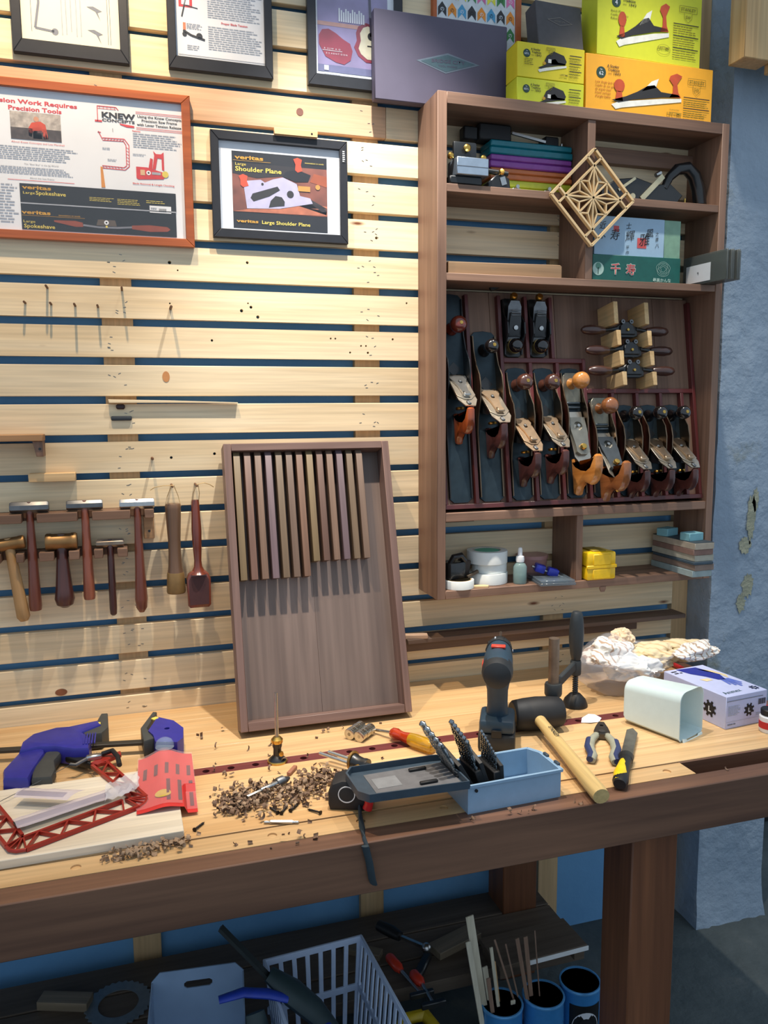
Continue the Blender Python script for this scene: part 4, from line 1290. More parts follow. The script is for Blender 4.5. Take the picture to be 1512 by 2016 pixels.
t = thing('plow_plane', 'black iron plow plane with a looped handle, on the upper shelf', 'plane', (1.35, -0.085, Z1))
XZ = Matrix.Rotation(PI / 2, 4, 'X')
G().prism([(-0.165, 0.0), (0.06, 0.0), (0.085, 0.03), (0.045, 0.058), (0.0, 0.052), (-0.06, 0.066), (-0.12, 0.058), (-0.165, 0.03)], -0.008, 0.008, 0.002, XZ).obj('body', BLACKIRON, t)
G().tube([(0.03, 0, 0.045), (0.045, 0, 0.075), (0.07, 0, 0.098), (0.1, 0, 0.104), (0.125, 0, 0.085), (0.14, 0, 0.05), (0.148, 0, 0.012), (0.14, 0, 0.004)], [0.010, 0.012, 0.015, 0.017, 0.018, 0.018, 0.017, 0.012], 12).obj('handle', BLACKIRON, t)
G().bar((-0.045, -0.01, 0.012), (0.02, -0.01, 0.075), 0.002, 0.014).obj('blade', mat((206, 194, 160), 0.35, 0.8, name='bright_steel'), t)
G().bar((-0.115, -0.01, 0.03), (-0.065, -0.01, 0.064), 0.0018, 0.007).obj('depth_rod', mat((206, 194, 160), 0.35, 0.8, name='bright_steel'), t)
G().cyl((-0.075, -0.008, 0.016), (-0.075, -0.016, 0.016), 0.0075, n=14).obj('thumb_screw', mat((206, 194, 160), 0.35, 0.8, name='bright_steel'), t)
G().cyl((0.004, 0, 0.078), (0.018, 0, 0.086), 0.006, n=12).obj('adjuster', STEEL, t)
G().box(0.088, 0.0915, -0.012, -0.009, 0.0, 0.022).obj('pin', BRASS, t)

# ================================================================ second shelf
Z2 = 1.929
o = G().prism([(-0.155, 0), (0.155, 0.0), (0.155, 0.03), (0.15, 0.0335), (-0.155, 0.0285)], -0.012, 0.012, 0.0012, XZ).obj('walnut_board', wood((140, 108, 76), (166, 134, 100), 0, rough=0.6, name='light_walnut_board'), loc=(0.9, -0.115, Z2))
tag(o, 'long light brown board standing on edge at the front of the second shelf', 'board')
t = thing('marking_knife', 'slim dark blade tool sloping up behind the brown board', 'knife', (1.03, -0.055, Z2), (0, R(-22), 0))
G().box(-0.08, 0.035, -0.003, 0.003, 0.03, 0.042, 0.001).obj('blade', mat((70, 92, 112), 0.4, 0.6, name='blue_steel'), t)
G().box(-0.14, -0.08, -0.006, 0.006, 0.026, 0.046, 0.003).obj('handle', BLACK, t)
CB = mat((160, 188, 210), 0.55, var=0.03, name='box_pale_blue')
CG = mat((126, 162, 138), 0.55, name='box_sage')
t = thing('calligraphy_box', 'pale blue box with brushed black calligraphy and red seals', 'box', (1.281, -0.07, 1.9955))
G().box(-0.130, 0.081, -0.05, 0.05, 0, 0.098, 0.001).obj('box_sleeve', CB, t)
G().box(0.081, 0.132, -0.0495, 0.0495, 0.0, 0.0975, 0.001).obj('box_end', CG, t)
s = Sheet(t, 0.0502, XZ, 1.281, 1.9955)
SEAL = mat((206, 84, 84), 0.6, name='seal_red')
s.rect(1.207, 2.056, 1.223, 2.070, SEAL).rect(1.279, 2.017, 1.307, 2.043, SEAL).layer()
for ch, x, z, sz in (('\u8fd1\u6c34', 1.164, 2.06, 0.02), ('\u5bff', 1.196, 2.034, 0.03), ('\u58eb', 1.243, 2.064, 0.017), ('\u8f1d', 1.242, 2.034, 0.028), ('\u5e73\u4f5c', 1.244, 2.012, 0.011), ('\u96c5', 1.283, 2.024, 0.034), ('\u98a8', 1.304, 2.046, 0.024), ('\u516b', 1.333, 2.02, 0.013), ('\u4e4b\u66f8', 1.333, 2.05, 0.011)):
    if len(ch) > 1:
        for k, c1 in enumerate(ch):
            s.text(c1, x, z - k * sz * 1.2, sz, INK, shear=0.25, rot=R(8))
    else:
        s.text(ch, x, z, sz, INK, shear=0.25, rot=R(8))
s.done()
t = thing('green_box', 'dark green box with red characters and pale round emblems', 'box', (1.277, -0.072, Z2))
G().box(-0.1335, 0.1335, -0.055, 0.055, 0, 0.066, 0.001).obj('box', mat((18, 92, 82), 0.45, coat=0.1, name='box_green'), t)
s = Sheet(t, 0.0552, XZ, 1.277, Z2)
PG = mat((176, 204, 190), 0.5, name='emblem_pale_green')
s.disc(1.160, 1.9585, 0.0165, PG, 24).layer().line([(1.160, 1.945), (1.160, 1.962)], 0.002, DKGREEN).disc(1.160, 1.966, 0.008, mat((90, 140, 120), 0.5, name='emblem_mid_green'), 14)
s.text('\u5343', 1.211, 1.949, 0.030, PG, align='CENTER', bold=0.05).text('\u5bff', 1.257, 1.949, 0.030, PG, align='CENTER', bold=0.05).layer().text('\u5343', 1.211, 1.949, 0.030, SEAL, align='CENTER', bold=0.01).text('\u5bff', 1.257, 1.949, 0.030, SEAL, align='CENTER', bold=0.01)
for r_ in (0.021, 0.017, 0.0125, 0.008):
    s.line([(1.356 + (r_ + 0.0015 * math.sin(5 * k * PI / 12 + r_ * 900)) * math.cos(k * PI / 12), 1.965 + r_ * 0.9 * math.sin(k * PI / 12)) for k in range(25)], 0.0007, PG)
s.text('\u6700\u9ad8\u304b\u3093\u306a', 1.353, 1.9325, 0.0105, PG, align='CENTER', bold=0.02, fit=0.056)
s.done()
CLR = film((104, 108, 104), 0.6, 0.2, 'smoky_clear_plastic')
for k in range(5):
    t = thing('clear_case', ('smoky clear plastic case with a white label, at the end facing the green box', 'smoky clear case next to the labelled case in the upright row', 'smoky clear case in the middle of the upright row of five', 'smoky clear case second from the cabinet side in the upright row', 'smoky clear case touching the cabinet side, last of the upright row')[k], 'case', (1.468 + k * 0.0094, -0.145, Z2 + 0.0005), (0, 0, R(4)), 'clear plastic cases')
    dy = 0.004 * (k % 2)
    G().box(0, 0.0045, -0.085 - dy, 0.075, 0, 0.077 - 0.002 * (k % 2), 0.001).obj('case_tray', CLR, t)
    G().box(0.0046, 0.0088, -0.083 - dy, 0.073, 0, 0.074, 0.001).obj('case_lid', CLR, t)
    if k == 0:
        G().box(-0.0006, -0.0001, -0.028, 0.062, 0.006, 0.052).obj('label', WHITE, t, label='white paper label')
        g = G()
        txt_into(g, '9', 0, 0, 0.012, mtx=Matrix.Translation((-0.0009, 0.018, 0.024)) @ Matrix.Rotation(-PI / 2, 4, 'Z') @ Matrix.Rotation(PI / 2, 4, 'X') @ Matrix.Rotation(0.4, 4, 'Z'))
        g.obj('lettering', INK, t, smooth=0, kind='stuff')

# ================================================================ lower bays
Z3 = 1.140
TAPEW = mat((222, 226, 222), 0.55, var=0.03, name='tape_white')
TAPES = mat((200, 200, 190), 0.7, var=0.08, scale=120, name='tape_side')


def tape(lab, x, y, z, ro, ri, h, core):
    t = thing('tape_roll', lab, 'tape roll', (x, y, z), (0, 0, 0), 'white tape rolls')
    G().lathe([(ri + 0.003, 0.0003), (ro - 0.0006, 0.0003), (ro, 0.001), (ro, h - 0.001), (ro - 0.0006, h), (ri + 0.003, h), (ri + 0.003, 0.0003)], 40).obj('tape', TAPEW, t)
    G().lathe([(ri, 0.0002), (ri + 0.003, 0.0002), (ri + 0.003, h + 0.0002), (ri, h + 0.0002), (ri, 0.0002)], 40).obj('core', core, t)
    return t


CORE = mat((176, 150, 112), 0.8, name='cardboard_core')
tape('low white tape roll with a chipped edge under the black tool', 0.784, -0.105, Z3, 0.0405, 0.032, 0.022, CORE)
tape('wide white tape roll at the bottom of the stack', 0.884, -0.066, Z3, 0.0535, 0.038, 0.029, CORE)
tape('narrower white tape roll in the middle of the stack', 0.889, -0.066, Z3 + 0.0292, 0.0465, 0.038, 0.024, CORE)
t = tape('wide white tape roll with a green core on top of the stack', 0.884, -0.062, Z3 + 0.0534, 0.0545, 0.036, 0.033, mat((210, 208, 196), 0.7, name='pale_core'))
G().lathe([(0.0, 0.029), (0.033, 0.029), (0.033, 0.032), (0.0, 0.032)], 30).obj('core_label', mat((70, 180, 150), 0.5, name='label_teal'), t)
t = thing('black_plane_part', 'black metal tool with a bent arm lying on the chipped tape roll', 'tool', (0.782, -0.095, Z3 + 0.0222), (0, 0, R(20)))
G().box(-0.035, 0.02, -0.018, 0.02, 0.0, 0.045, 0.006, seg=2).obj('body', BLACKIRON, t)
G().tube([(-0.025, 0.0, 0.035), (-0.018, -0.01, 0.06), (0.005, -0.012, 0.062), (0.02, -0.01, 0.045)], 0.008, 10).obj('arm', BLACKIRON, t)
G().box(0.008, 0.034, -0.012, 0.016, 0.004, 0.052, 0.003, rot45 @ Matrix.Identity(4) if False else Matrix.Rotation(R(12), 4, 'Y')).obj('side_plate', mat((62, 52, 46), 0.5, 0.5, name='brown_iron'), t)
G().bar((0.02, -0.02, 0.004), (0.055, -0.024, 0.016), 0.008, 0.008, bev=0.001).obj('lever', mat((92, 78, 62), 0.5, 0.4, name='rusty_iron'), t)
o = G().prism([(-0.022, -0.006), (0.018, -0.009), (0.022, 0.0), (0.01, 0.007), (-0.016, 0.006)], 0, 0.006, 0.001).obj('wood_chip', wood((206, 170, 118), (224, 192, 144), 0, name='wood_chip_pale'), loc=(0.838, -0.125, Z3), rot=(0, 0, R(-12)))
tag(o, 'small pale wood chip on the cabinet floor beside the tape rolls', 'wood chip')
BOT = film((150, 178, 176), 0.5, 0.08, 'bottle_glass')
t = thing('dropper_bottle', 'small clear dropper bottle with a white rubber top', 'bottle', (0.957, -0.112, Z3))
G().lathe([(0, 0.0), (0.0165, 0.0), (0.018, 0.003), (0.018, 0.046), (0.013, 0.054), (0.0095, 0.056), (0.0095, 0.06)], 24).obj('glass', BOT, t)
G().lathe([(0, 0.003), (0.0155, 0.003), (0.0155, 0.026), (0, 0.026)], 20).obj('liquid', film((120, 150, 140), 0.6, 0.05, 'bottle_liquid'), t)
G().lathe([(0, 0.058), (0.0105, 0.058), (0.0115, 0.064), (0.0105, 0.073), (0.006, 0.075), (0.0058, 0.09), (0.0045, 0.096), (0, 0.097)], 20).obj('dropper_top', WHITE, t)
FC = film((110, 124, 134), 0.5, 0.12, 'grey_clear_plastic')
t = thing('flat_case', 'flat clear plastic case lying on the cabinet floor under the blue vise', 'case', (1.05, -0.105, Z3), (0, 0, R(-8)))
G().box(-0.052, 0.046, -0.07, 0.07, 0, 0.007, 0.001).obj('case_base', FC, t)
G().box(-0.05, 0.044, -0.068, 0.068, 0.0075, 0.014, 0.001).obj('case_lid', FC, t)
G().box(-0.04, 0.034, -0.055, 0.055, 0.003, 0.005).obj('sheet', mat((150, 160, 168), 0.6, name='grey_sheet'), t)
t = thing('pink_tub', 'pinkish clear tub at the back of the lower bay', 'tub', (1.035, -0.03, Z3))
G().lathe([(0, 0), (0.036, 0), (0.042, 0.05), (0.044, 0.05), (0.044, 0.06), (0.0, 0.062)], 24).obj('tub_body', film((190, 140, 132), 0.7, 0.3, 'pink_plastic'), t)
BLU = mat((26, 40, 150), 0.35, coat=0.3, name='cobalt_plastic')
t = thing('screw_vise', 'little cobalt blue screw clamp lying tilted on the clear case', 'clamp', (1.035, -0.10, Z3 + 0.0142), (R(4), R(18), R(-14)))
G().box(-0.032, -0.004, -0.013, 0.013, 0.004, 0.026, 0.004, seg=2).obj('jaw', BLU, t)
G().box(0.004, 0.034, -0.013, 0.013, 0.004, 0.026, 0.004, seg=2).obj('jaw', BLU, t)
G().cyl((-0.04, 0, 0.014), (0.05, 0, 0.01), 0.0035, n=10).obj('screw', STEEL, t)
YP = mat((232, 188, 20), 0.35, coat=0.2, name='yellow_plastic')
t = thing('yellow_case', 'small bright yellow plastic case with rounded corners', 'case', (1.183, -0.105, Z3))
G().box(-0.0445, 0.0445, -0.042, 0.042, 0, 0.036, 0.006, seg=2).obj('case_base', YP, t)
G().box(-0.0445, 0.0445, -0.042, 0.042, 0.037, 0.076, 0.006, seg=2).obj('case_lid', YP, t)
for x0, x1, z0, z1 in ((-0.046, 0.046, 0.032, 0.041), (-0.027, 0.027, 0.041, 0.071), (-0.027, 0.027, 0.004, 0.03)):
    G().box(x0, x1, -0.0445, -0.038, z0, z1, 0.0015).obj('front_rib', YP, t)
G().box(-0.02, 0.02, -0.03, 0.03, 0.0755, 0.0795, 0.0015).obj('top_panel', mat((150, 124, 30), 0.5, name='olive_yellow_plastic'), t)
cols = [((150, 166, 166), 'grey-green whetstone at the bottom of the stack', 0.018), ((134, 116, 104), 'brown whetstone second from the bottom of the stack', 0.017), ((58, 74, 86), 'thin dark slate whetstone in the middle of the stack', 0.008), ((172, 168, 152), 'pale grey whetstone above the dark slate', 0.018), ((132, 104, 94), 'reddish brown whetstone under the top of the stack', 0.016), ((166, 156, 140), 'buff whetstone with a dark face on top of the stack', 0.018)]
z = Z3
for k, (c, lab, h) in enumerate(cols):
    o = G().box(-0.0315, 0.0315, -0.0925, 0.0925, 0, h - 0.0004, 0.001).obj('whetstone', mat(c, 0.75, var=0.12, scale=50, name='whetstone'), loc=(1.4635 + (k % 2) * 0.003 - (0.004 if k == 5 else 0), -0.108 - (k % 3) * 0.003, z), rot=(0, 0, R((0, 1.0, -0.6, 1.2, -0.5, 0.6)[k])))
    tag(o, lab, 'whetstone', 'whetstones in the lower bay')
    if k == 5:
        G().box(-0.031, 0.031, -0.092, 0.092, h - 0.0004, h + 0.0012, 0.0004).obj('dark_face', mat((52, 62, 68), 0.6, name='slate_face'), o)
    z += h
z += 0.0008
for lab, x, y, r_ in (('small pale blue dressing stone at the front end of the whetstone stack', 1.458, -0.158, 8), ('small pale blue dressing stone at the rear of the whetstone stack', 1.450, -0.062, 20)):
    o = G().box(-0.026, 0.026, -0.018, 0.018, 0, 0.022, 0.0015).obj('dressing_stone', mat((116, 168, 178), 0.7, var=0.06, name='pale_blue_stone'), loc=(x, y, z), rot=(0, 0, R(r_)))
    tag(o, lab, 'stone', 'dressing stones')
# ================================================================ hand planes on the sloped till
KBROWN = wood((66, 38, 30), (92, 56, 44), 2, rough=0.2, coat=0.8, name='rosewood_knob')
KBLACK = mat((24, 20, 20), 0.15, coat=0.8, name='ebony_knob')
KHONEY = wood((190, 118, 50), (216, 146, 76), 2, rough=0.22, coat=0.7, name='honey_beech')
KMID = wood((128, 76, 40), (158, 98, 56), 2, rough=0.22, coat=0.7, name='walnut_knob')
KORNG = wood((132, 58, 24), (170, 82, 38), 1, rough=0.22, coat=0.7, name='orange_tote')
KRDK = wood((104, 36, 24), (132, 52, 34), 2, rough=0.2, coat=0.8, name='red_knob')
IRON_L = mat((196, 186, 170), 0.32, 1.0, 0.12, 40, name='blade_steel')
IRON_W = mat((182, 158, 132), 0.36, 1.0, 0.15, 40, name='warm_cap_steel')
SIDE = mat((128, 108, 88), 0.35, 1.0, 0.2, 25, name='side_steel')
SOLEG = mat((46, 58, 64), 0.4, 0.6, 0.25, 25, name='worn_bed_iron')
YZ = Matrix(((0, 0, 1, 0), (1, 0, 0, 0), (0, 1, 0, 0), (0, 0, 0, 1)))   # prism xy -> (y,z), thickness -> x


def plane_at(name, lab, x, s0, z=0.0):
    c = TM @ Vector((x, s0, z))
    return thing(name, lab, 'hand plane', c, TROT, 'hand planes on the sloped rack')


def sole_part(t, L, w, side=SIDE, bed=SOLEG, hump=0.046, ym=0.62):
    e = w / 2
    out = [(-e, 0.01), (-e + 0.012, 0.0), (e - 0.012, 0.0), (e, 0.01), (e, L - 0.012), (e * 0.75, L - 0.003), (0, L), (-e * 0.75, L - 0.003), (-e, L - 0.012)]
    G().prism(out, 0.0, 0.006, 0.0006).obj('sole', bed, t)
    y = ym * L
    prof = [(0.012, 0.0), (L - 0.014, 0.0), (L - 0.014, 0.012), (y + 0.10, 0.014), (y + 0.06, 0.024), (y + 0.03, hump * 0.92), (y, hump), (y - 0.035, hump * 0.88), (y - 0.075, 0.02), (y - 0.11, 0.013), (0.012, 0.011)]
    prof = [(max(0.012, min(L - 0.014, a)), b_) for a, b_ in prof]
    for sx in (-1, 1):
        x0 = sx * (e - 0.0016) - 0.0016
        G().prism(prof, x0, x0 + 0.0032, 0.0004, YZ).obj('side_cheek', side, t)


def knob_part(t, y, m, r_=0.022, h=0.070, nut=True):
    G().lathe([(0.012, 0.006), (0.017, 0.008), (0.015, 0.014), (0.009, 0.022), (0.0085, 0.03), (r_ * 0.72, h - r_ * 1.75), (r_ * 0.96, h - r_ * 1.3), (r_, h - r_ * 0.9), (r_ * 0.93, h - r_ * 0.45), (r_ * 0.68, h - r_ * 0.13), (r_ * 0.3, h), (0, h)], 24, Matrix.Translation((0, y, 0))).obj('front_knob', m, t)
    if nut:
        G().lathe([(0, h + 0.001), (0.0045, h + 0.001), (0.005, h - 0.001), (0, h - 0.002)], 14, Matrix.Translation((0, y, 0))).obj('knob_nut', BRASS, t)


def tote_part(t, y, m, big=1.0, thick=0.021):
    k = big
    P = [(0.052, 0.0), (0.055, 0.010), (0.040, 0.018), (0.031, 0.034), (0.030, 0.050), (0.036, 0.068), (0.030, 0.080), (0.016, 0.092), (0.0, 0.098), (-0.022, 0.1), (-0.027, 0.094), (-0.020, 0.083), (-0.006, 0.074), (-0.001, 0.060), (-0.004, 0.042), (-0.012, 0.022), (-0.024, 0.010), (-0.026, 0.0)]
    P = [(y - a * k, 0.006 + b_ * k) for a, b_ in P]
    G().prism(P, -thick / 2, thick / 2, thick * 0.32, YZ, 2).obj('tote', m, t)


def irons(t, ym, w, m1, m2, ln=0.135, ang=45, capm=None):
    A = Matrix.Translation((0, ym, 0.002)) @ Matrix.Rotation(R(180), 4, 'Z') @ Matrix.Rotation(R(ang), 4, 'X')   # local y runs up the blade away from the toe
    e = w * 0.40
    G().prism(with_hole([(-e, 0), (e, 0), (e, ln - 0.024), (e * 0.55, ln), (0.0, ln), (-e * 0.55, ln), (-e, ln - 0.024)], 4, [(0.0, ln * 0.97), (0.0028, ln * 0.97), (0.0028, ln * 0.80), (-0.0028, ln * 0.80), (-0.0028, ln * 0.97)]), 0.0, 0.0026, 0, A).obj('blade', m1, t)
    b2 = G().prism([(-e, 0.012), (e, 0.012), (e, ln * 0.72), (e * 0.35, ln * 0.84), (-e * 0.35, ln * 0.84), (-e, ln * 0.72)], 0.003, 0.0055, 0.0004, A).obj('cap_iron', m1, t)
    f = e * 0.92
    lc = G().prism(with_hole([(-f, 0.022), (0.0, 0.022), (f, 0.022), (f, 0.034), (f * 0.72, 0.048), (f * 0.48, 0.068), (f * 0.38, ln * 0.68), (f * 0.42, ln * 0.74), (f * 0.2, ln * 0.78), (-f * 0.2, ln * 0.78), (-f * 0.42, ln * 0.74), (-f * 0.38, ln * 0.68), (-f * 0.48, 0.068), (-f * 0.72, 0.048), (-f, 0.034)], 1, ring_pts(0, 0.05, 0.0055, 14, -PI / 2)), 0.006, 0.0105, 0, A).obj('lever_cap', m2, t)
    G().lathe([(0, 0.014), (0.0035, 0.0135), (0.0045, 0.011), (0.004, 0.0100)], 12, A @ Matrix.Translation((0, 0.046, 0))).obj('cap_screw', STEEL, lc)
    G().cb((0, ln * 0.735, 0.0125), (f * 0.8, 0.016, 0.006), 0.002, A).obj('cam_lever', m2 if capm is None else capm, lc)
    G().cb((e * 0.1, ln * 0.93, 0.0045), (0.009, 0.014, 0.004), 0.0015, A, rot=(0, 0, 0.25)).obj('lateral_lever', GREYSTEEL, t)


def frog(t, ym, w):
    G().prism([(ym - 0.004, 0.005), (ym - 0.05, 0.005), (ym - 0.066, 0.012), (ym - 0.076, 0.062), (ym - 0.066, 0.066)], -w * 0.33, w * 0.33, 0.001, YZ).obj('frog', BLACKIRON, t)
    G().lathe([(0.0, -0.003), (0.0105, -0.003), (0.012, 0.0), (0.0105, 0.003), (0, 0.003)], 18, Matrix.Translation((0, ym - 0.094, 0.034)) @ Matrix.Rotation(PI / 2, 4, 'X')).obj('adjuster_wheel', BRASS, t)


def bench_plane(lab, x, s0, L, w, knob, tote, m1, m2, ky=0.86, my=0.62, ln=0.135, kr=0.0215, kh=0.074, side=SIDE, capm=None, tb=1.0):
    t = plane_at('bench_plane', lab, x, s0, 0.0006)
    sole_part(t, L, w, side=side, ym=my)
    knob_part(t, ky * L, knob, kr, kh)
    frog(t, my * L, w)
    irons(t, my * L, w, m1, m2, ln, capm=capm)
    tote_part(t, my * L - 0.128 if L > 0.3 else my * L - 0.118, tote, tb)
    G().cyl((0, my * L + 0.012, 0.006), (0, my * L + 0.012, 0.0075), w * 0.3, n=4).obj('mouth_rib', BLACKIRON, t)
    return t


bench_plane('longest jointer plane with a red knob and glossy orange tote in the first bay', 0.787, 0.062, 0.54, 0.062, KRDK, KORNG, IRON_L, STEEL, ky=0.83, my=0.615, ln=0.14, capm=STEEL, side=BLACKIRON)
bench_plane('long fore plane with a black knob, second bay of the rack', 0.874, 0.062, 0.445, 0.066, KBLACK, HDARK, IRON_L, IRON_W, ky=0.885, my=0.66, ln=0.145, kr=0.0185, side=SIDE)
bench_plane('jack plane with a dark brown knob, beside the long fore plane', 0.962, 0.062, 0.35, 0.06, KBROWN, HDARK, IRON_W, IRON_W, ky=0.865, my=0.62, ln=0.14)
bench_plane('jack plane with a dark brown knob, beside the honey-coloured plane', 1.0415, 0.062, 0.35, 0.06, KBROWN, HDARK, IRON_L, IRON_W, ky=0.865, my=0.635, ln=0.135)
for x, lab, m2 in ((1.2835, 'smoothing plane with a black knob next to the brown-handled plane', IRON_W), (1.36, 'smoothing plane with a black knob between two alike in the lower row', IRON_W), (1.434, 'smoothing plane with a black knob in the last bay by the cabinet side', IRON_W)):
    bench_plane(lab, x, 0.062, 0.25, 0.058, KBLACK, HDARK, IRON_L, m2, ky=0.875, my=0.625, ln=0.132, kr=0.019, kh=0.078, tb=0.92)


def low_angle(lab, x, s0, L, w, knob, tote, platem, ky, my, brass=True, bed=SIDE, kr=0.0225, skew=False):
    t = plane_at('low_angle_plane', lab, x, s0, 0.0006)
    sole_part(t, L, w, side=bed, bed=SOLEG, hump=0.040, ym=my)
    G().prism([(-w * 0.42, ky * L - 0.05), (w * 0.42, ky * L - 0.05), (w * 0.42, ky * L + 0.02), (w * 0.3, ky * L + 0.03), (-w * 0.3, ky * L + 0.03), (-w * 0.42, ky * L + 0.02)], 0.006, 0.013, 0.001).obj('toe_plate', mat((128, 124, 110), 0.4, 0.8, name='champagne_steel'), t)
    knob_part(t, ky * L, knob, kr, 0.082, nut=False)
    y = my * L
    A = Matrix.Translation((0, y + 0.02, 0.010)) @ Matrix.Rotation(R(180), 4, 'Z') @ Matrix.Rotation(R(16 if not skew else 30), 4, 'X')
    e = w * 0.40
    G().prism([(-e, 0), (e, 0), (e, 0.13), (e * 0.6, 0.145), (-e * 0.6, 0.145), (-e, 0.13)], 0, 0.003, 0.0004, A).obj('blade', IRON_L, t)
    lc = G().prism(with_hole([(-e, 0.02), (0.0, 0.02), (e, 0.02), (e * 1.0, 0.06), (e * 0.8, 0.10), (e * 0.8, 0.118), (e * 0.4, 0.126), (-e * 0.4, 0.126), (-e * 0.8, 0.118), (-e * 0.8, 0.10), (-e, 0.06)], 1, ring_pts(0, 0.045, 0.0125, 18, -PI / 2)), 0.0035, 0.012, 0, A).obj('lever_cap', platem, t)
    G().lathe([(0, 0.0165), (0.0045, 0.016), (0.005, 0.0125), (0.0035, 0.0125), (0.0035, 0.003), (0, 0.003)], 12, A @ Matrix.Translation((0, 0.045, 0))).obj('cap_screw', STEEL, lc)
    G().lathe([(0, 0.022), (0.007, 0.021), (0.009, 0.017), (0.008, 0.013), (0.004, 0.012)], 18, A @ Matrix.Translation((0, 0.106, 0))).obj('tension_knob', BRASS, lc)
    for k in range(2):
        G().cb((0, y + 0.032 + k * 0.012, 0.014), (w * 0.66, 0.006, 0.008), 0.0015).obj('bed_rib', mat((84, 92, 96), 0.4, 0.7, name='rib_steel'), t)
    tote_part(t, y - 0.137 if L > 0.3 else y - 0.098, tote, 1.22, 0.027)
    return t


low_angle('low angle jack plane with a honey-coloured ball knob and tote', 1.122, 0.062, 0.35, 0.06, KHONEY, KHONEY, mat((134, 132, 122), 0.4, 0.8, name='grey_cap'), 0.875, 0.60)
t = low_angle('hand plane with a brown ball knob and an amber tote under the spokeshaves', 1.204, 0.062, 0.27, 0.062, KMID, KMID, mat((92, 96, 98), 0.35, 0.8, name='dark_cap'), 0.885, 0.56, skew=True)
G().lathe([(0.003, 0), (0.003, 0.03), (0.007, 0.034), (0.0095, 0.042), (0.008, 0.05), (0, 0.052)], 16, Matrix.Translation((0.006, 0.0455, 0.03)) @ Matrix.Rotation(R(38), 4, 'X')).obj('depth_adjuster', BRASS, t)

# two block planes, toe down
for x, lab in ((0.957, 'black block plane with brass fittings, upper row beside the fore plane'), (1.031, 'black block plane with brass fittings, upper row beside the bare till board')):
    t = plane_at('block_plane', lab, x, 0.44, 0.0006)
    L, w = 0.155, 0.052
    e = w / 2
    G().prism([(-e, 0.006), (-e * 0.6, 0), (e * 0.6, 0), (e, 0.006), (e, L - 0.006), (e * 0.6, L), (-e * 0.6, L), (-e, L - 0.006)], 0, 0.008, 0.001).obj('sole', BLACKIRON, t)
    pr = [(0.006, 0), (L - 0.004, 0), (L - 0.004, 0.014), (0.11, 0.018), (0.085, 0.038), (0.055, 0.038), (0.03, 0.016), (0.006, 0.012)]
    for sx in (-1, 1):
        G().prism(pr, sx * (e - 0.002) - 0.002, sx * (e - 0.002) + 0.002, 0.0005, YZ).obj('side_cheek', BLACKIRON, t)
    A = Matrix.Translation((0, 0.04, 0.01)) @ Matrix.Rotation(R(14), 4, 'X')
    G().prism([(-0.019, 0), (0.019, 0), (0.019, 0.09), (0.012, 0.105), (-0.012, 0.105), (-0.019, 0.09)], 0, 0.003, 0.0003, A).obj('blade', GREYSTEEL, t)
    lc = G().prism([(-0.0185, 0.012), (0.0185, 0.012), (0.0175, 0.05), (0.0145, 0.074), (-0.0145, 0.074), (-0.0175, 0.05)], 0.003, 0.012, 0.003, A, 2).obj('lever_cap', BLACKIRON, t)
    for k in range(3):
        G().cb((0, 0.068 + k * 0.006, 0.012), (0.027, 0.003, 0.003), 0.0008, A).obj('cap_rib', GREYSTEEL, lc)
    G().lathe([(0, 0.017), (0.006, 0.016), (0.0075, 0.012), (0, 0.012)], 14, A @ Matrix.Translation((0, 0.036, 0))).obj('cap_screw', STEEL, lc)
    G().lathe([(0.018, 0.006), (0.019, 0.02), (0.0195, 0.022)], 22, Matrix.Translation((0, 0.026, 0))).obj('knob_ring', BRASS, t)
    G().lathe([(0.0185, 0.02), (0.0195, 0.028), (0.017, 0.038), (0.01, 0.044), (0, 0.045)], 22, Matrix.Translation((0, 0.026, 0))).obj('front_knob', KBLACK, t)
    G().lathe([(0.003, 0.0), (0.003, 0.012), (0.009, 0.014), (0.0105, 0.02), (0.008, 0.026), (0, 0.027)], 18, Matrix.Translation((0, 0.146, 0.014)) @ Matrix.Rotation(R(-25), 4, 'X')).obj('adjuster_knob', BRASS, t)

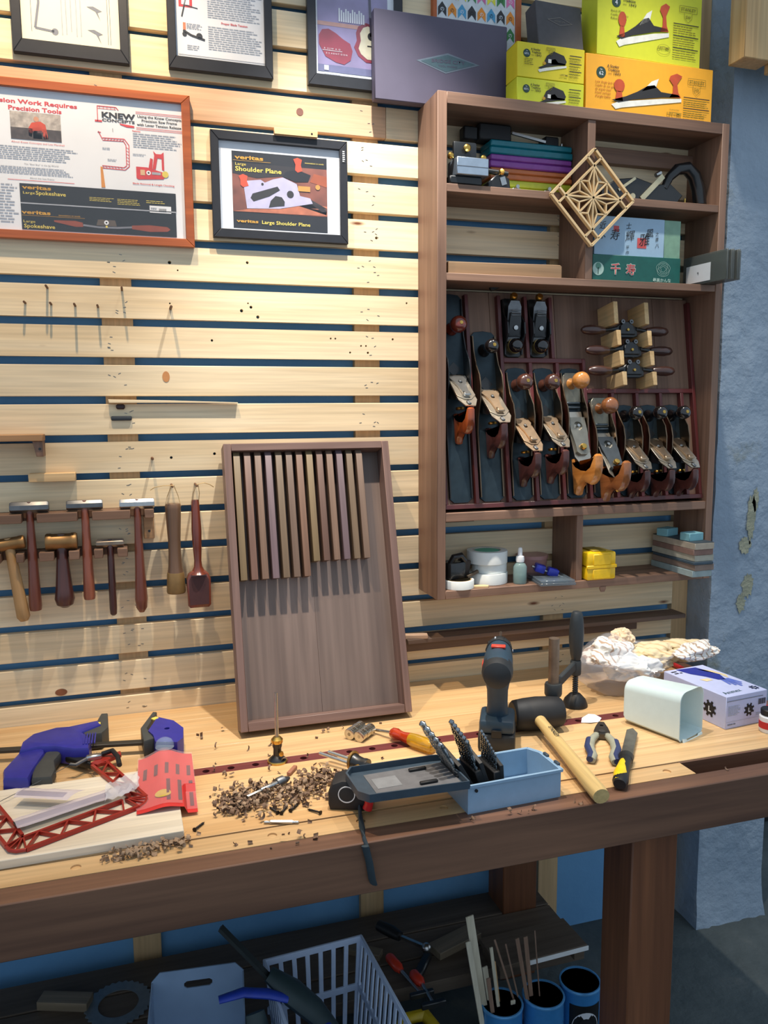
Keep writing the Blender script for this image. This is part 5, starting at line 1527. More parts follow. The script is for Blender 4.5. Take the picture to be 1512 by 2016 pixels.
# spokeshaves and the pegs that carry them
SHW = wood((58, 34, 28), (84, 52, 42), 0, rough=0.3, coat=0.5, name='spokeshave_handle')
for k, (xc, sc_, lab) in enumerate(((1.2775, 0.507, 'spokeshave with brown turned handles, topmost on the pale pegs'), (1.287, 0.453, 'spokeshave with brown turned handles, middle one on the pale pegs'), (1.290, 0.398, 'spokeshave with brown turned handles, lowest on the pale pegs'))):
    t = thing('spokeshave', lab, 'spokeshave', TM @ Vector((xc, sc_, 0.045)), TROT, 'spokeshaves on the pegs')
    for sx in (-1, 1):
        G().turn((sx * 0.064, 0, 0), (sx * 0.134, 0, 0), [(0.007, 0), (0.0095, 0.06), (0.0132, 0.4), (0.0135, 0.65), (0.0105, 0.9), (0.005, 1.0)], 18).obj('handle', SHW, t)
        G().tube([(sx * 0.03, 0.004, 0.002), (sx * 0.045, 0.002, 0.002), (sx * 0.066, 0, 0)], [0.007, 0.0055, 0.0055], 12).obj('arm', BLACKIRON, t)
    G().prism([(-0.034, -0.016), (-0.02, -0.02), (0.02, -0.02), (0.034, -0.016), (0.034, 0.006), (0.018, 0.018), (-0.018, 0.018), (-0.034, 0.006)], -0.008, 0.006, 0.002).obj('body', BLACKIRON, t)
    lc = G().prism([(-0.024, -0.012), (0.024, -0.012), (0.02, 0.012), (0.006, 0.022), (-0.006, 0.022), (-0.02, 0.012)], 0.0062, 0.011, 0.0015).obj('lever_cap', BLACKIRON, t)
    G().lathe([(0, 0.0155), (0.0035, 0.015), (0.004, 0.011), (0, 0.011)], 12, Matrix.Translation((0, 0.0, 0))).obj('cap_screw', BRASS, lc)
    for sx in (-1, 1):
        G().lathe([(0.002, 0.004), (0.006, 0.004), (0.006, 0.013), (0.002, 0.013), (0.002, 0.004)], 16, Matrix.Translation((sx * 0.013, 0.022, 0))).obj('adjuster_ring', GREYSTEEL, t)
PEGW2 = wood((208, 168, 112), (226, 190, 138), 2, rough=0.6, name='fresh_pine_peg')
for col_, xs in (('left', (1.230, 1.235, 1.240, 1.245)), ('right', (1.325, 1.330, 1.334, 1.338))):
    for k, (x, s_, h) in enumerate(zip(xs, (0.545, 0.478, 0.424, 0.369), (0.055, 0.036, 0.034, 0.032))):
        till('shave_peg', x - 0.0065, x + 0.0065, s_ - h / 2, s_ + h / 2 + 0.004, 0.0, 0.078, PEGW2)
# ================================================================ leaning tray
from mathutils import noise as mnoise
TRW = wood((104, 80, 72), (136, 108, 98), 1, sc=0.9, rough=0.5, name='tray_walnut')
TRX = wood((104, 80, 72), (136, 108, 98), 0, sc=0.9, rough=0.5, name='tray_walnut_rail')
TRB = wood((104, 88, 80), (132, 114, 104), 1, sc=0.6, rough=0.42, coat=0.15, name='tray_back_walnut')
t = thing('divided_tray', 'shallow walnut tray with a row of upright slats, leaning against the slat wall', 'tray', (0.402, -0.245, 0.8755), (R(74.3), 0, 0))
W2, H, DP = 0.206, 0.672, 0.055
G().box(-W2, -W2 + 0.018, 0.0, H, -DP, 0, 0.0012).obj('side_rail', TRW, t)
G().box(W2 - 0.018, W2, 0.0, H, -DP, 0, 0.0012).obj('side_rail', TRW, t)
G().box(-W2 + 0.0181, W2 - 0.0181, H - 0.018, H, -DP, 0, 0.0012).obj('top_rail', TRX, t)
G().box(-W2 + 0.0181, W2 - 0.0181, 0.0, 0.020, -DP, 0, 0.0012).obj('bottom_rail', TRX, t)
for x0, x1 in ((-0.188, -0.004), (-0.0038, 0.188)):
    G().box(x0, x1, 0.02, H - 0.018, -DP, -DP + 0.006, 0.0003).obj('back_panel', TRB, t)
tones = [((106, 88, 60), (126, 106, 74)), ((92, 66, 54), (116, 86, 72)), ((98, 74, 58), (120, 94, 76)), ((92, 74, 78), (112, 92, 96)), ((94, 76, 56), (114, 94, 72)), ((96, 74, 60), (116, 94, 78)), ((100, 72, 56), (124, 92, 72))]
for k in range(13):
    x = -0.1755 + k * 0.0253
    b0 = 0.345 if k < 7 else 0.380
    a, b_ = tones[k % 7]
    G().prism([(b0, -DP + 0.008), (H - 0.0185, -DP + 0.008), (H - 0.0185, -0.014), (H - 0.032, -0.006), (b0, -0.006)], -0.0078, 0.0078, 0.0006, Matrix.Translation((x, 0, 0)) @ YZ).obj('slat', wood(a, b_, 1, rough=0.5, name='tray_slat'), t)
o = G().box(-0.03, 0.03, -0.011, 0.011, 0, 0.010, 0.001).obj('offcut', wood((196, 158, 128), (214, 178, 148), 0, name='pinkish_offcut'), loc=(0.688, -0.047, 0.9972), rot=(0, 0, R(-14)))
tag(o, 'small pinkish wood offcut at the end of the ledge beside the tray', 'offcut')

# ================================================================ blue bar clamp
ZB = 0.86
CBL = mat((44, 44, 140), 0.4, name='clamp_blue')
CGY = mat((62, 64, 62), 0.6, name='clamp_grey')
t = thing('bar_clamp', 'blue one-handed bar clamp with a pistol grip lying on the bench', 'clamp', (0, 0, ZB))


def slab(pts, z0, z1, name, m, par, bev=0.004):
    return G().prism(pts, z0, z1, bev, seg=2).obj(name, m, par)


G().bar((-0.55, -0.158, 0.024), (0.03, -0.259, 0.024), 0.018, 0.007, bev=0.0008).obj('bar', mat((70, 66, 60), 0.5, 0.6, name='bar_dark_steel'), t)
slab([(-0.262, -0.262), (-0.262, -0.215), (-0.245, -0.175), (-0.2, -0.152), (-0.172, -0.155), (-0.112, -0.137), (-0.104, -0.165), (-0.142, -0.198), (-0.122, -0.24), (-0.124, -0.292), (-0.155, -0.286), (-0.19, -0.262), (-0.225, -0.252)], 0.004, 0.045, 'body', CBL, t, 0.007)
slab([(-0.262, -0.246), (-0.283, -0.332), (-0.277, -0.372), (-0.23, -0.388), (-0.226, -0.35), (-0.212, -0.27), (-0.215, -0.245)], 0.003, 0.038, 'grip', CBL, t, 0.008)
slab([(-0.212, -0.252), (-0.23, -0.325), (-0.226, -0.376), (-0.188, -0.382), (-0.184, -0.345), (-0.190, -0.303), (-0.176, -0.25)], 0.006, 0.032, 'trigger', CGY, t, 0.007)
slab([(-0.176, -0.27), (-0.15, -0.30), (-0.118, -0.33), (-0.125, -0.295), (-0.15, -0.262)], 0.01, 0.024, 'release_lever', BLACK, t, 0.003)
slab([(-0.144, -0.186), (-0.121, -0.16), (-0.108, -0.085), (-0.093, -0.087), (-0.089, -0.177), (-0.102, -0.206), (-0.137, -0.206)], 0.002, 0.04, 'jaw_pad', CGY, t, 0.004)
for k in range(5):
    G().box(-0.137 + k * 0.0055, -0.134 + k * 0.0055, -0.275, -0.22, 0.044, 0.0475, 0.0006).obj('body_rib', CBL, t)
G().cb((-0.112, -0.155, 0.0415), (0.012, 0.01, 0.004), 0.001).obj('yellow_clip', YELINK, t)
slab([(-0.02, -0.204), (0.008, -0.112), (0.017, -0.116), (-0.006, -0.21), (0.008, -0.272), (-0.014, -0.283)], 0.002, 0.04, 'jaw_pad', CGY, t, 0.003)
slab(with_hole([(-0.004, -0.235), (0.018, -0.158), (0.052, -0.192), (0.071, -0.242), (0.067, -0.298), (0.054, -0.318), (0.01, -0.302), (0.006, -0.262)], 3, ring_pts(0.036, -0.235, 0.006, 16, cw=False)), 0.003, 0.043, 'fixed_head', CBL, t, 0)
G().cb((0.012, -0.165, 0.042), (0.014, 0.012, 0.004), 0.001, rot=(0, 0, 0.6)).obj('yellow_clip', YELINK, t)

# ================================================================ pale board with fret saw and packets
PALEW = wood((230, 216, 190), (242, 232, 212), 0, sc=0.7, rough=0.6, name='poplar_board')
o = G().box(-0.2, 0.2, -0.135, 0.135, 0, 0.0155, 0.001).obj('poplar_board', PALEW, loc=(-0.154, -0.512, ZB), rot=(0, 0, R(1.2)))
tag(o, 'pale planed board lying under the red saw frame', 'board')
ZP = ZB + 0.0158
SAWR = mat((158, 44, 34), 0.4, 0.2, 0.06, name='anodised_red')
t = thing('fret_saw', 'red anodised fret saw frame with open truss arms, lying on the pale board', 'saw', (0, 0, ZP + 0.001))


def truss(name, a0, a1, b0, b1, n, w=0.0058, h=0.007):
    """two rails a0-a1 and b0-b1 with n zigzag webs, one machined piece"""
    g = G()
    V2 = lambda p: Vector((p[0], p[1], h / 2))
    g.bar(V2(a0), V2(a1), w, h).bar(V2(b0), V2(b1), w, h)
    A0, A1, B0, B1 = V2(a0), V2(a1), V2(b0), V2(b1)
    for i in range(n):
        p, q_ = i / n, (i + 1) / n
        if i % 2 == 0:
            g.bar(A0.lerp(A1, p), B0.lerp(B1, q_), w * 0.55, h * 0.9)
        else:
            g.bar(B0.lerp(B1, p), A0.lerp(A1, q_), w * 0.55, h * 0.9)
    return g


tr1 = truss('s', (-0.205, -0.634), (-0.026, -0.541), (-0.214, -0.593), (-0.055, -0.508), 7).obj('spine', SAWR, t)
tr2 = truss('s', (-0.012, -0.506), (-0.098, -0.300), (-0.042, -0.492), (-0.117, -0.332), 7).obj('upper_arm', SAWR, t)
tr3 = truss('s', (-0.238, -0.614), (-0.305, -0.47), (-0.217, -0.585), (-0.275, -0.455), 5).obj('lower_arm', SAWR, t)
g = G()
arc = [(-0.026, -0.541), (-0.016, -0.530), (-0.011, -0.518), (-0.012, -0.506)]
g.tube([(x, y, 0.0035) for x, y in arc], 0.0032, 8)
for x, y in arc:
    g.bar((x, y, 0.0035), (-0.05, -0.503, 0.0035), 0.0028, 0.0062)
g.obj('corner', SAWR, t)
g = G()
arc = [(-0.205, -0.634), (-0.220, -0.634), (-0.232, -0.627), (-0.238, -0.614)]
g.tube([(x, y, 0.0035) for x, y in arc], 0.0032, 8)
for x, y in arc:
    g.bar((x, y, 0.0035), (-0.215, -0.59, 0.0035), 0.0028, 0.0062)
g.obj('corner', SAWR, t)
G().prism([(-0.12, -0.325), (-0.098, -0.296), (-0.062, -0.283), (-0.06, -0.30), (-0.084, -0.318), (-0.106, -0.338)], 0, 0.008, 0.001).obj('tip_plate', SAWR, t)
G().bar((-0.13, -0.312, 0.012), (-0.098, -0.306, 0.012), 0.014, 0.012, bev=0.003).obj('blade_clamp', STEEL, t)
G().tube([(-0.128, -0.315, 0.012), (-0.148, -0.336, 0.011), (-0.158, -0.33, 0.011)], 0.0045, 8).obj('clamp_screw', GREYSTEEL, t)
G().tube([(-0.098, -0.30, 0.013), (-0.077, -0.305, 0.02), (-0.066, -0.34, 0.02), (-0.062, -0.372, 0.015)], 0.005, 10).obj('tension_lever', BLACK, t)
G().tube([(-0.158, -0.33, 0.011), (-0.24, -0.41, 0.006), (-0.33, -0.5, 0.004)], 0.0006, 6).obj('saw_blade', GREYSTEEL, t)

SLV = film((206, 196, 210), 0.62, 0.25, 'blade_sleeve_film')


def sleeve(lab, pts, z, body):
    t = thing('blade_sleeve', lab, 'plastic sleeve', (0, 0, z), (0, 0, 0), 'clear sleeves of saw blades')
    n = 14
    a0, a1, b0, b1 = [Vector((*p, 0)) for p in pts]
    q = random.Random(int(z * 9999) + len(lab))
    vs = []
    for i in range(n + 1):
        for j in range(6):
            p = a0.lerp(a1, i / n).lerp(b0.lerp(b1, i / n), j / 5)
            vs.append((p.x, p.y, 0.002 + 0.004 * math.sin(PI * j / 5) + q.uniform(0, 0.0016)))
    fs = [(i * 6 + j, (i + 1) * 6 + j, (i + 1) * 6 + j + 1, i * 6 + j + 1) for i in range(n) for j in range(5)]
    G().raw(vs, fs).obj('film', SLV, t)
    m0, m1 = a0.lerp(b0, 0.5), a1.lerp(b1, 0.5)
    G().bar((m0.x, m0.y, 0.002), (m0.lerp(m1, 0.8).x, m0.lerp(m1, 0.8).y, 0.002), (a0 - b0).length * 0.45, 0.0012).obj('blades', body, t)
    return t


DBL = mat((70, 66, 74), 0.5, 0.4, name='blade_bundle')
sleeve('clear plastic sleeve of fine saw blades along the saw spine', ((-0.240, -0.535), (-0.044, -0.448), (-0.226, -0.572), (-0.032, -0.488)), ZP + 0.010, mat((46, 56, 50), 0.5, name='blade_bundle_dark'))
sleeve('clear plastic sleeve of saw blades lying across the other sleeve', ((-0.246, -0.466), (-0.150, -0.508), (-0.232, -0.430), (-0.12, -0.478)), ZP + 0.019, DBL)
g = G()
q = random.Random(8)
vs, fs = [], []
for i in range(11):
    for j in range(7):
        vs.append((-0.085 + i * 0.006 + q.uniform(-0.002, 0.002), -0.535 + j * 0.012 + i * 0.004 + q.uniform(-0.002, 0.002), 0.004 + q.uniform(0, 0.010)))
fs = [(i * 7 + j, (i + 1) * 7 + j, (i + 1) * 7 + j + 1, i * 7 + j + 1) for i in range(10) for j in range(6)]
o = G().raw(vs, fs).obj('crumpled_wrap', film((214, 214, 220), 0.55, 0.15, 'crumpled_film'), loc=(0.0, 0.0, ZP + 0.012))
tag(o, 'crumpled clear wrapping at the corner of the red saw frame', 'plastic wrap')

RC = mat((204, 48, 46), 0.5, var=0.05, name='packet_red')
t = thing('blister_packet', 'red card packet under clear plastic with a round clear bulge, tented over the board edge', 'packet', (0, 0, ZB))


def tent(x, y):
    u = (y + 0.57) / 0.26
    return 0.018 + 0.018 * math.exp(-((x - 0.022) / 0.03) ** 2) * (0.4 + u * 0.6) - (0.012 if x > 0.055 and u < 0.35 else 0)


def draped(x0, x1, y0, y1, nx, ny, off, skew=0.0):
    vs = [(x0 + (x1 - x0) * i / nx + skew * (j / ny), y0 + (y1 - y0) * j / ny, tent(x0 + (x1 - x0) * i / nx, y0 + (y1 - y0) * j / ny) + off) for i in range(nx + 1) for j in range(ny + 1)]
    return vs, [(i * (ny + 1) + j, (i + 1) * (ny + 1) + j, (i + 1) * (ny + 1) + j + 1, i * (ny + 1) + j + 1) for i in range(nx) for j in range(ny)]


G().raw(*draped(-0.03, 0.078, -0.565, -0.33, 18, 18, 0.0, 0.004)).obj('card', RC, t)
G().raw(*draped(-0.031, 0.079, -0.555, -0.325, 16, 16, 0.002, 0.004)).obj('clear_film', film((236, 190, 190), 0.22, 0.1, 'packet_film'), t)
INKR = mat((66, 34, 44), 0.6, name='packet_ink')
g = G()
for k in range(5):
    x = -0.018 + k * 0.021
    for (y0, y1) in ((-0.435, -0.39), (-0.54, -0.46)):
        if k in (0, 1) and y0 < -0.5:
            continue
        g.raw(*draped(x, x + 0.007, y0, y1, 2, 8, 0.0011, 0.002))
g.obj('print', INKR, t, smooth=0, kind='stuff')
g = G()
vs = [(0.018, -0.515, tent(0.018, -0.515) + 0.0016)] + [(0.018 + 0.015 * math.cos(i * PI / 8), -0.515 + 0.015 * math.sin(i * PI / 8), tent(0.018 + 0.015 * math.cos(i * PI / 8), -0.515) + 0.0016) for i in range(16)]
G().raw(vs, [(0, i + 1, (i + 1) % 16 + 1) for i in range(16)]).obj('badge', mat((196, 172, 70), 0.5, name='badge_gold'), t)
G().lathe([(0.0195, 0.0), (0.019, 0.008), (0.015, 0.015), (0.008, 0.019), (0, 0.02)], 24, Matrix.Translation((0.028, -0.318, 0.036))).obj('clear_dome', film((190, 214, 226), 0.22, 0.05, 'blister_dome'), t)

# ================================================================ shavings and screws
CH = [mat(c, 0.8, var=0.2, scale=200, name='shaving') for c in ((118, 92, 72), (158, 132, 106))]


KEEP = ((0.30, 0.77, -0.73, -0.585), (0.78, 0.94, -0.78, -0.35), (0.84, 1.08, -0.74, -0.42), (-0.40, 0.052, -0.652, -0.36), (-0.3, 0.09, -0.57, -0.1), (0.19, 0.62, -0.255, 0.0), (0.69, 0.80, -0.5, -0.38), (0.48, 0.61, -0.48, -0.3))


def curls(n, spots, seed, m, name, label):
    q = random.Random(seed)
    vs, fs = [], []
    for _ in range(n):
        cx, cy, sx, sy, hgt = q.choice(spots)
        x, y = q.gauss(cx, sx), q.gauss(cy, sy)
        if any(a < x < b_ and c < y < d for a, b_, c, d in KEEP) or y < -0.748 or y > -0.004:
            continue
        k0 = len(vs)
        r_ = q.uniform(0.0016, 0.0050)
        w = q.uniform(0.003, 0.009)
        a0, turn_ = q.uniform(0, 6.28), q.uniform(1.2, 3.6)
        yaw_ = q.uniform(0, 6.28)
        z = ZB + 0.0004 + abs(q.gauss(0, hgt))
        tilt = q.uniform(-0.5, 0.5)
        st = 6
        for i in range(st + 1):
            a = a0 + turn_ * i / st
            rr = r_ * (1 + 0.12 * i)
            for sgn in (-1, 1):
                lx, ly, lz = rr * math.cos(a), sgn * w / 2, rr * math.sin(a) + r_ * 1.4
                lz += tilt * ly
                vs.append((x + lx * math.cos(yaw_) - ly * math.sin(yaw_), y + lx * math.sin(yaw_) + ly * math.cos(yaw_), max(ZB + 0.0003, z + lz)))
        for i in range(st):
            fs.append((k0 + 2 * i, k0 + 2 * i + 1, k0 + 2 * i + 3, k0 + 2 * i + 2))
    o = G().raw(vs, fs).obj(name, m)
    tag(o, label, 'shavings', kind='stuff')


PILE = [(0.18, -0.535, 0.025, 0.032, 0.003), (0.235, -0.545, 0.03, 0.025, 0.003), (0.29, -0.53, 0.028, 0.025, 0.002), (0.15, -0.56, 0.018, 0.02, 0.002), (0.33, -0.49, 0.02, 0.02, 0.001)]
curls(470, PILE, 4, CH[0], 'wood_shavings', 'heap of dark brown curled drill shavings in the middle of the bench')
curls(300, PILE, 14, CH[1], 'wood_shavings', 'lighter brown curled shavings mixed through the heap on the bench')
curls(170, [(-0.03, -0.668, 0.03, 0.008, 0.002), (0.03, -0.652, 0.016, 0.01, 0.002)], 5, CH[1], 'wood_shavings', 'strip of shavings along the front edge of the pale board')
curls(110, [(0.22, -0.45, 0.12, 0.05, 0.0005), (0.5, -0.55, 0.1, 0.08, 0.0004), (0.62, -0.735, 0.09, 0.008, 0.0005), (0.12, -0.3, 0.05, 0.06, 0.0003), (0.9, -0.6, 0.12, 0.08, 0.0003), (0.3, -0.27, 0.1, 0.03, 0.0003), (0.25, -0.70, 0.1, 0.02, 0.0003)], 6, CH[0], 'wood_shavings', 'scattered single shavings strewn over the bench top')
SCR = mat((34, 30, 30), 0.45, 0.5, name='black_screw')
for (x, y, a, lab) in ((0.213, -0.595, 110, 'black screw under the bit, pointing to the front edge'), (0.232, -0.60, 60, 'black screw half under the heap of shavings'), (0.252, -0.597, 50, 'black screw between two others beside the shavings heap'), (0.284, -0.622, 130, 'black screw lying apart toward the drill case'), (0.077, -0.612, 52, 'black screw lying by the corner of the pale board')):
    t = thing('wood_screw', lab, 'screw', (x, y, ZB + 0.004), (0, 0, R(a)), 'loose screws on the bench')
    G().turn((-0.016, 0, 0), (-0.011, 0, 0), [(0.004, 0), (0.0038, 0.3), (0.0018, 1.0)], 12).obj('head', SCR, t)
    G().turn((-0.011, 0, 0), (0.017, 0, -0.0015), [(0.0018, 0)] + [(0.0022 if i % 2 else 0.0014, 0.05 + i * 0.055) for i in range(14)] + [(0.0011, 0.88), (0.0001, 1.0)], 10).obj('thread', SCR, t)
t = thing('driver_bit', 'double-ended steel driver bit near the front of the bench', 'driver bit', (0.219, -0.644, ZB + 0.0036), (0, 0, R(-18)))
G().turn((-0.02, 0, 0), (0.02, 0, 0), [(0.0034, 0), (0.0036, 0.03), (0.0036, 0.97), (0.0034, 1)], 6).obj('hex_shank', STEEL, t)
for sx in (-1, 1):
    G().turn((sx * 0.02, 0, 0), (sx * 0.032, 0, 0), [(0.003, 0), (0.0022, 0.3), (0.0026, 0.5), (0.0022, 0.9), (0.001, 1.0)], 8).obj('tip', STEEL, t)
t = thing('countersink_bit', 'chrome quick-change countersink bit lying on the shavings', 'drill bit', (0.218, -0.518, ZB + 0.0115), (0, 0, R(31)))
G().turn((-0.055, 0, 0), (-0.022, 0, 0), [(0.0032, 0), (0.0036, 0.04), (0.0036, 1)], 6).obj('hex_shank', STEEL, t)
G().turn((-0.022, 0, 0), (0.018, 0, 0), [(0.0055, 0), (0.0062, 0.05), (0.0062, 0.6), (0.0055, 0.62), (0.0055, 0.7), (0.0062, 0.72), (0.0062, 1)], 18).obj('sleeve', STEEL, t)
G().turn((0.018, 0, 0), (0.052, 0, 0), [(0.0085, 0), (0.0105, 0.1), (0.0105, 0.5), (0.0075, 0.55), (0.006, 0.75), (0.0035, 0.95), (0.002, 1)], 18).obj('cutter', GREYSTEEL, t)
o = G().bar((-0.018, 0, 0), (0.018, 0, 0), 0.009, 0.008, bev=0.0015).obj('dowel_offcut', wood((136, 86, 64), (164, 110, 84), 0, name='dowel_red'), loc=(0.276, -0.445, ZB + 0.0042), rot=(0, 0, R(56)))
tag(o, 'short reddish plug of wood at the tip of the countersink bit', 'offcut')

# ================================================================ marking gauges, magnets, screwdriver
t = thing('marking_gauge', 'wheel marking gauge standing upright on its round brass base', 'marking gauge', (0.256, -0.385, ZB))
G().lathe([(0, 0.0), (0.021, 0.0), (0.0215, 0.003), (0.020, 0.005), (0, 0.005)], 28).obj('base_disc', BRASS, t)
G().lathe([(0.019, 0.005), (0.016, 0.009), (0.009, 0.015), (0.0085, 0.03), (0.0105, 0.036), (0.0105, 0.042), (0, 0.042)], 24).obj('body', BLACKIRON, t)
G().lathe([(0.0115, 0.042), (0.0125, 0.044), (0.0125, 0.05), (0.0105, 0.052), (0.007, 0.056), (0, 0.056)], 24).obj('collar', BRASS, t)
G().cyl((0, 0, 0.056), (0, 0, 0.152), 0.0042, 0.0038, 14).obj('rod', STEEL, t)
G().lathe([(0, 0.006), (0.005, 0.0055), (0.0055, 0), (0, 0)], 14, Matrix.Translation((0.006, -0.0105, 0.022)) @ Matrix.Rotation(R(90), 4, 'X')).obj('lock_screw', BRASS, t)
t = thing('marking_gauge', 'two-rod marking gauge lying down with a brass fence disc', 'marking gauge', (0.402, -0.478, ZB), (0, 0, R(-49)))
for y in (-0.0075, 0.0075):
    G().cyl((-0.085 + (0.012 if y > 0 else 0), y, 0.0215), (0.085 + (0.02 if y > 0 else 0), y, 0.012), 0.0036, n=12).obj('rod', STEEL, t)
G().turn((-0.008, 0, 0.0205), (-0.0025, 0, 0.0205), [(0.0195, 0), (0.0205, 0.2), (0.0205, 0.8), (0.0195, 1)], 28).obj('fence_disc', mat((150, 116, 66), 0.45, 0.8, name='dull_bronze'), t)
G().turn((-0.0025, 0, 0.0195), (0.03, 0, 0.0165), [(0.017, 0), (0.0145, 0.25), (0.0135, 0.6), (0.015, 0.8), (0.015, 1)], 22).obj('body', BLACKIRON, t)
G().lathe([(0, 0.006), (0.007, 0.0055), (0.0075, 0), (0, 0)], 14, Matrix.Translation((0.016, -0.014, 0.016)) @ Matrix.Rotation(R(90), 4, 'X')).obj('lock_screw', BRASS, t)
NICK = mat((206, 200, 186), 0.2, 1.0, 0.05, name='nickel')
for lab, x, y in (('row of nickel ring magnets stuck together, nearer the tray', 0.448, -0.306), ('row of nickel ring magnets stuck together, touching the first row', 0.4655, -0.326)):
    t = thing('magnet_stack', lab, 'magnets', (x, y, ZB + 0.0132), (0, 0, R(43)), 'stacks of ring magnets')
    proto = None
    for k in range(9):
        if proto is None:
            proto = G().turn((0, 0, 0), (0.0052, 0, 0), [(0.004, 0.0), (0.0112, 0), (0.0128, 0.12), (0.0128, 0.88), (0.0112, 1.0), (0.004, 1.0), (0.004, 0)], 24).obj('ring_magnet', NICK, t, loc=(-0.026, 0, 0))
        else:
            dup(proto, loc=(-0.026 + k * 0.0062, (k % 3 - 1) * 0.0006, (k % 2) * 0.0004), parent=t)
t = thing('screwdriver', 'screwdriver with a red and yellow translucent handle', 'screwdriver', (0.545, -0.39, ZB + 0.0165), (0, 0, R(-59)))
AMB = mat((226, 176, 24), 0.08, coat=0.6, trans=0.55, name='amber_acetate')
AMR = mat((196, 62, 20), 0.1, coat=0.6, trans=0.35, name='red_acetate')
G().turn((-0.1, 0, -0.008), (-0.045, 0, 0), [(0.0028, 0), (0.0034, 0.15), (0.0034, 1)], 12).obj('shaft', STEEL, t)
G().turn((-0.046, 0, 0), (0.010, 0, 0), [(0.009, 0), (0.013, 0.1), (0.0135, 0.25), (0.0105, 0.5), (0.0115, 0.7), (0.0145, 1.0)], 10).obj('handle_neck', AMR, t)
G().turn((0.010, 0, 0), (0.074, 0, 0.0), [(0.0145, 0), (0.0158, 0.25), (0.0155, 0.6), (0.0155, 0.93), (0.013, 1.0)], 10).obj('handle', AMB, t)

# ================================================================ drill bit case, tape measure
CASEB = mat((138, 168, 194), 0.4, var=0.04, name='case_blue')
CASEG = mat((58, 72, 84), 0.4, name='case_slate')
t = thing('drill_case', 'pale blue drill bit case open with its dark lid folded out flat', 'case', (0.648, -0.662, ZB), (0, 0, R(2.5)))
G().shell([(-0.098, -0.05), (0.098, -0.05), (0.1, 0.03), (0.086, 0.056), (-0.098, 0.056)], 0, 0.056, 0.003).obj('case_base', CASEB, t)
g = G()
for p, q_ in (((-0.1, -0.052), (0.1, -0.052)), ((0.1, -0.052), (0.102, 0.031)), ((0.102, 0.031), (0.087, 0.058)), ((0.087, 0.058), (-0.1, 0.058))):
    g.bar((*p, 0.054), (*q_, 0.054), 0.004, 0.005)
g.obj('rim', CASEB, t)
for x, y in ((0.1015, -0.028), (0.1015, 0.012)):
    G().box(x - 0.002, x + 0.004, y - 0.008, y + 0.008, 0.046, 0.061, 0.001).obj('catch', CASEG, t)
G().cyl((-0.082, -0.0505, 0.044), (-0.082, -0.0535, 0.044), 0.003, n=12).obj('hinge_pin', BLACK, t)
lid = G().shell([(-0.29, -0.056), (-0.104, -0.07), (-0.104, 0.052), (-0.125, 0.056), (-0.29, 0.062), (-0.305, 0.04), (-0.305, -0.036)], 0.0600, 0.0750, 0.003).obj('case_lid', CASEG, t)
G().box(-0.27, -0.11, -0.045, 0.042, 0.0633, 0.0637).obj('lid_liner', mat((104, 104, 106), 0.5, name='liner_grey'), lid)
G().box(-0.262, -0.215, -0.02, 0.02, 0.0638, 0.0642).obj('label', mat((128, 130, 132), 0.5, name='label_grey'), lid)
for y in (0.026, -0.03):
    G().box(-0.185, -0.15, y - 0.004, y + 0.004, 0.0638, 0.0690, 0.0015).obj('clip', BLACK, lid)
G().cyl((-0.102, -0.06, 0.060), (-0.102, 0.05, 0.060), 0.004, n=10).obj('hinge', CASEG, t)

BITM = mat((150, 156, 160), 0.22, 1.0, 0.2, 60, name='bit_steel')


def twist_bit(L, r_):
    """shank plus fluted spiral"""
    b = bmesh.new()
    n, st = 10, 26
    prev = None
    for i in range(st + 1):
        h = L * i / st
        a = 0 if i < 6 else (i - 6) * 0.62
        ring = []
        for j in range(n):
            th_ = 2 * PI * j / n
            rr = r_ if i < 6 else r_ * (0.66 + 0.34 * abs(math.cos(th_)) ** 0.7)
            if i == st:
                rr *= 0.25
            ring.append(b.verts.new((rr * math.cos(th_ + a), rr * math.sin(th_ + a), h)))
        if prev:
            for j in range(n):
                b.faces.new((prev[j], prev[(j + 1) % n], ring[(j + 1) % n], ring[j]))
        prev = ring
    b.faces.new(prev)
    g = G()
    g._merge(b)
    return g


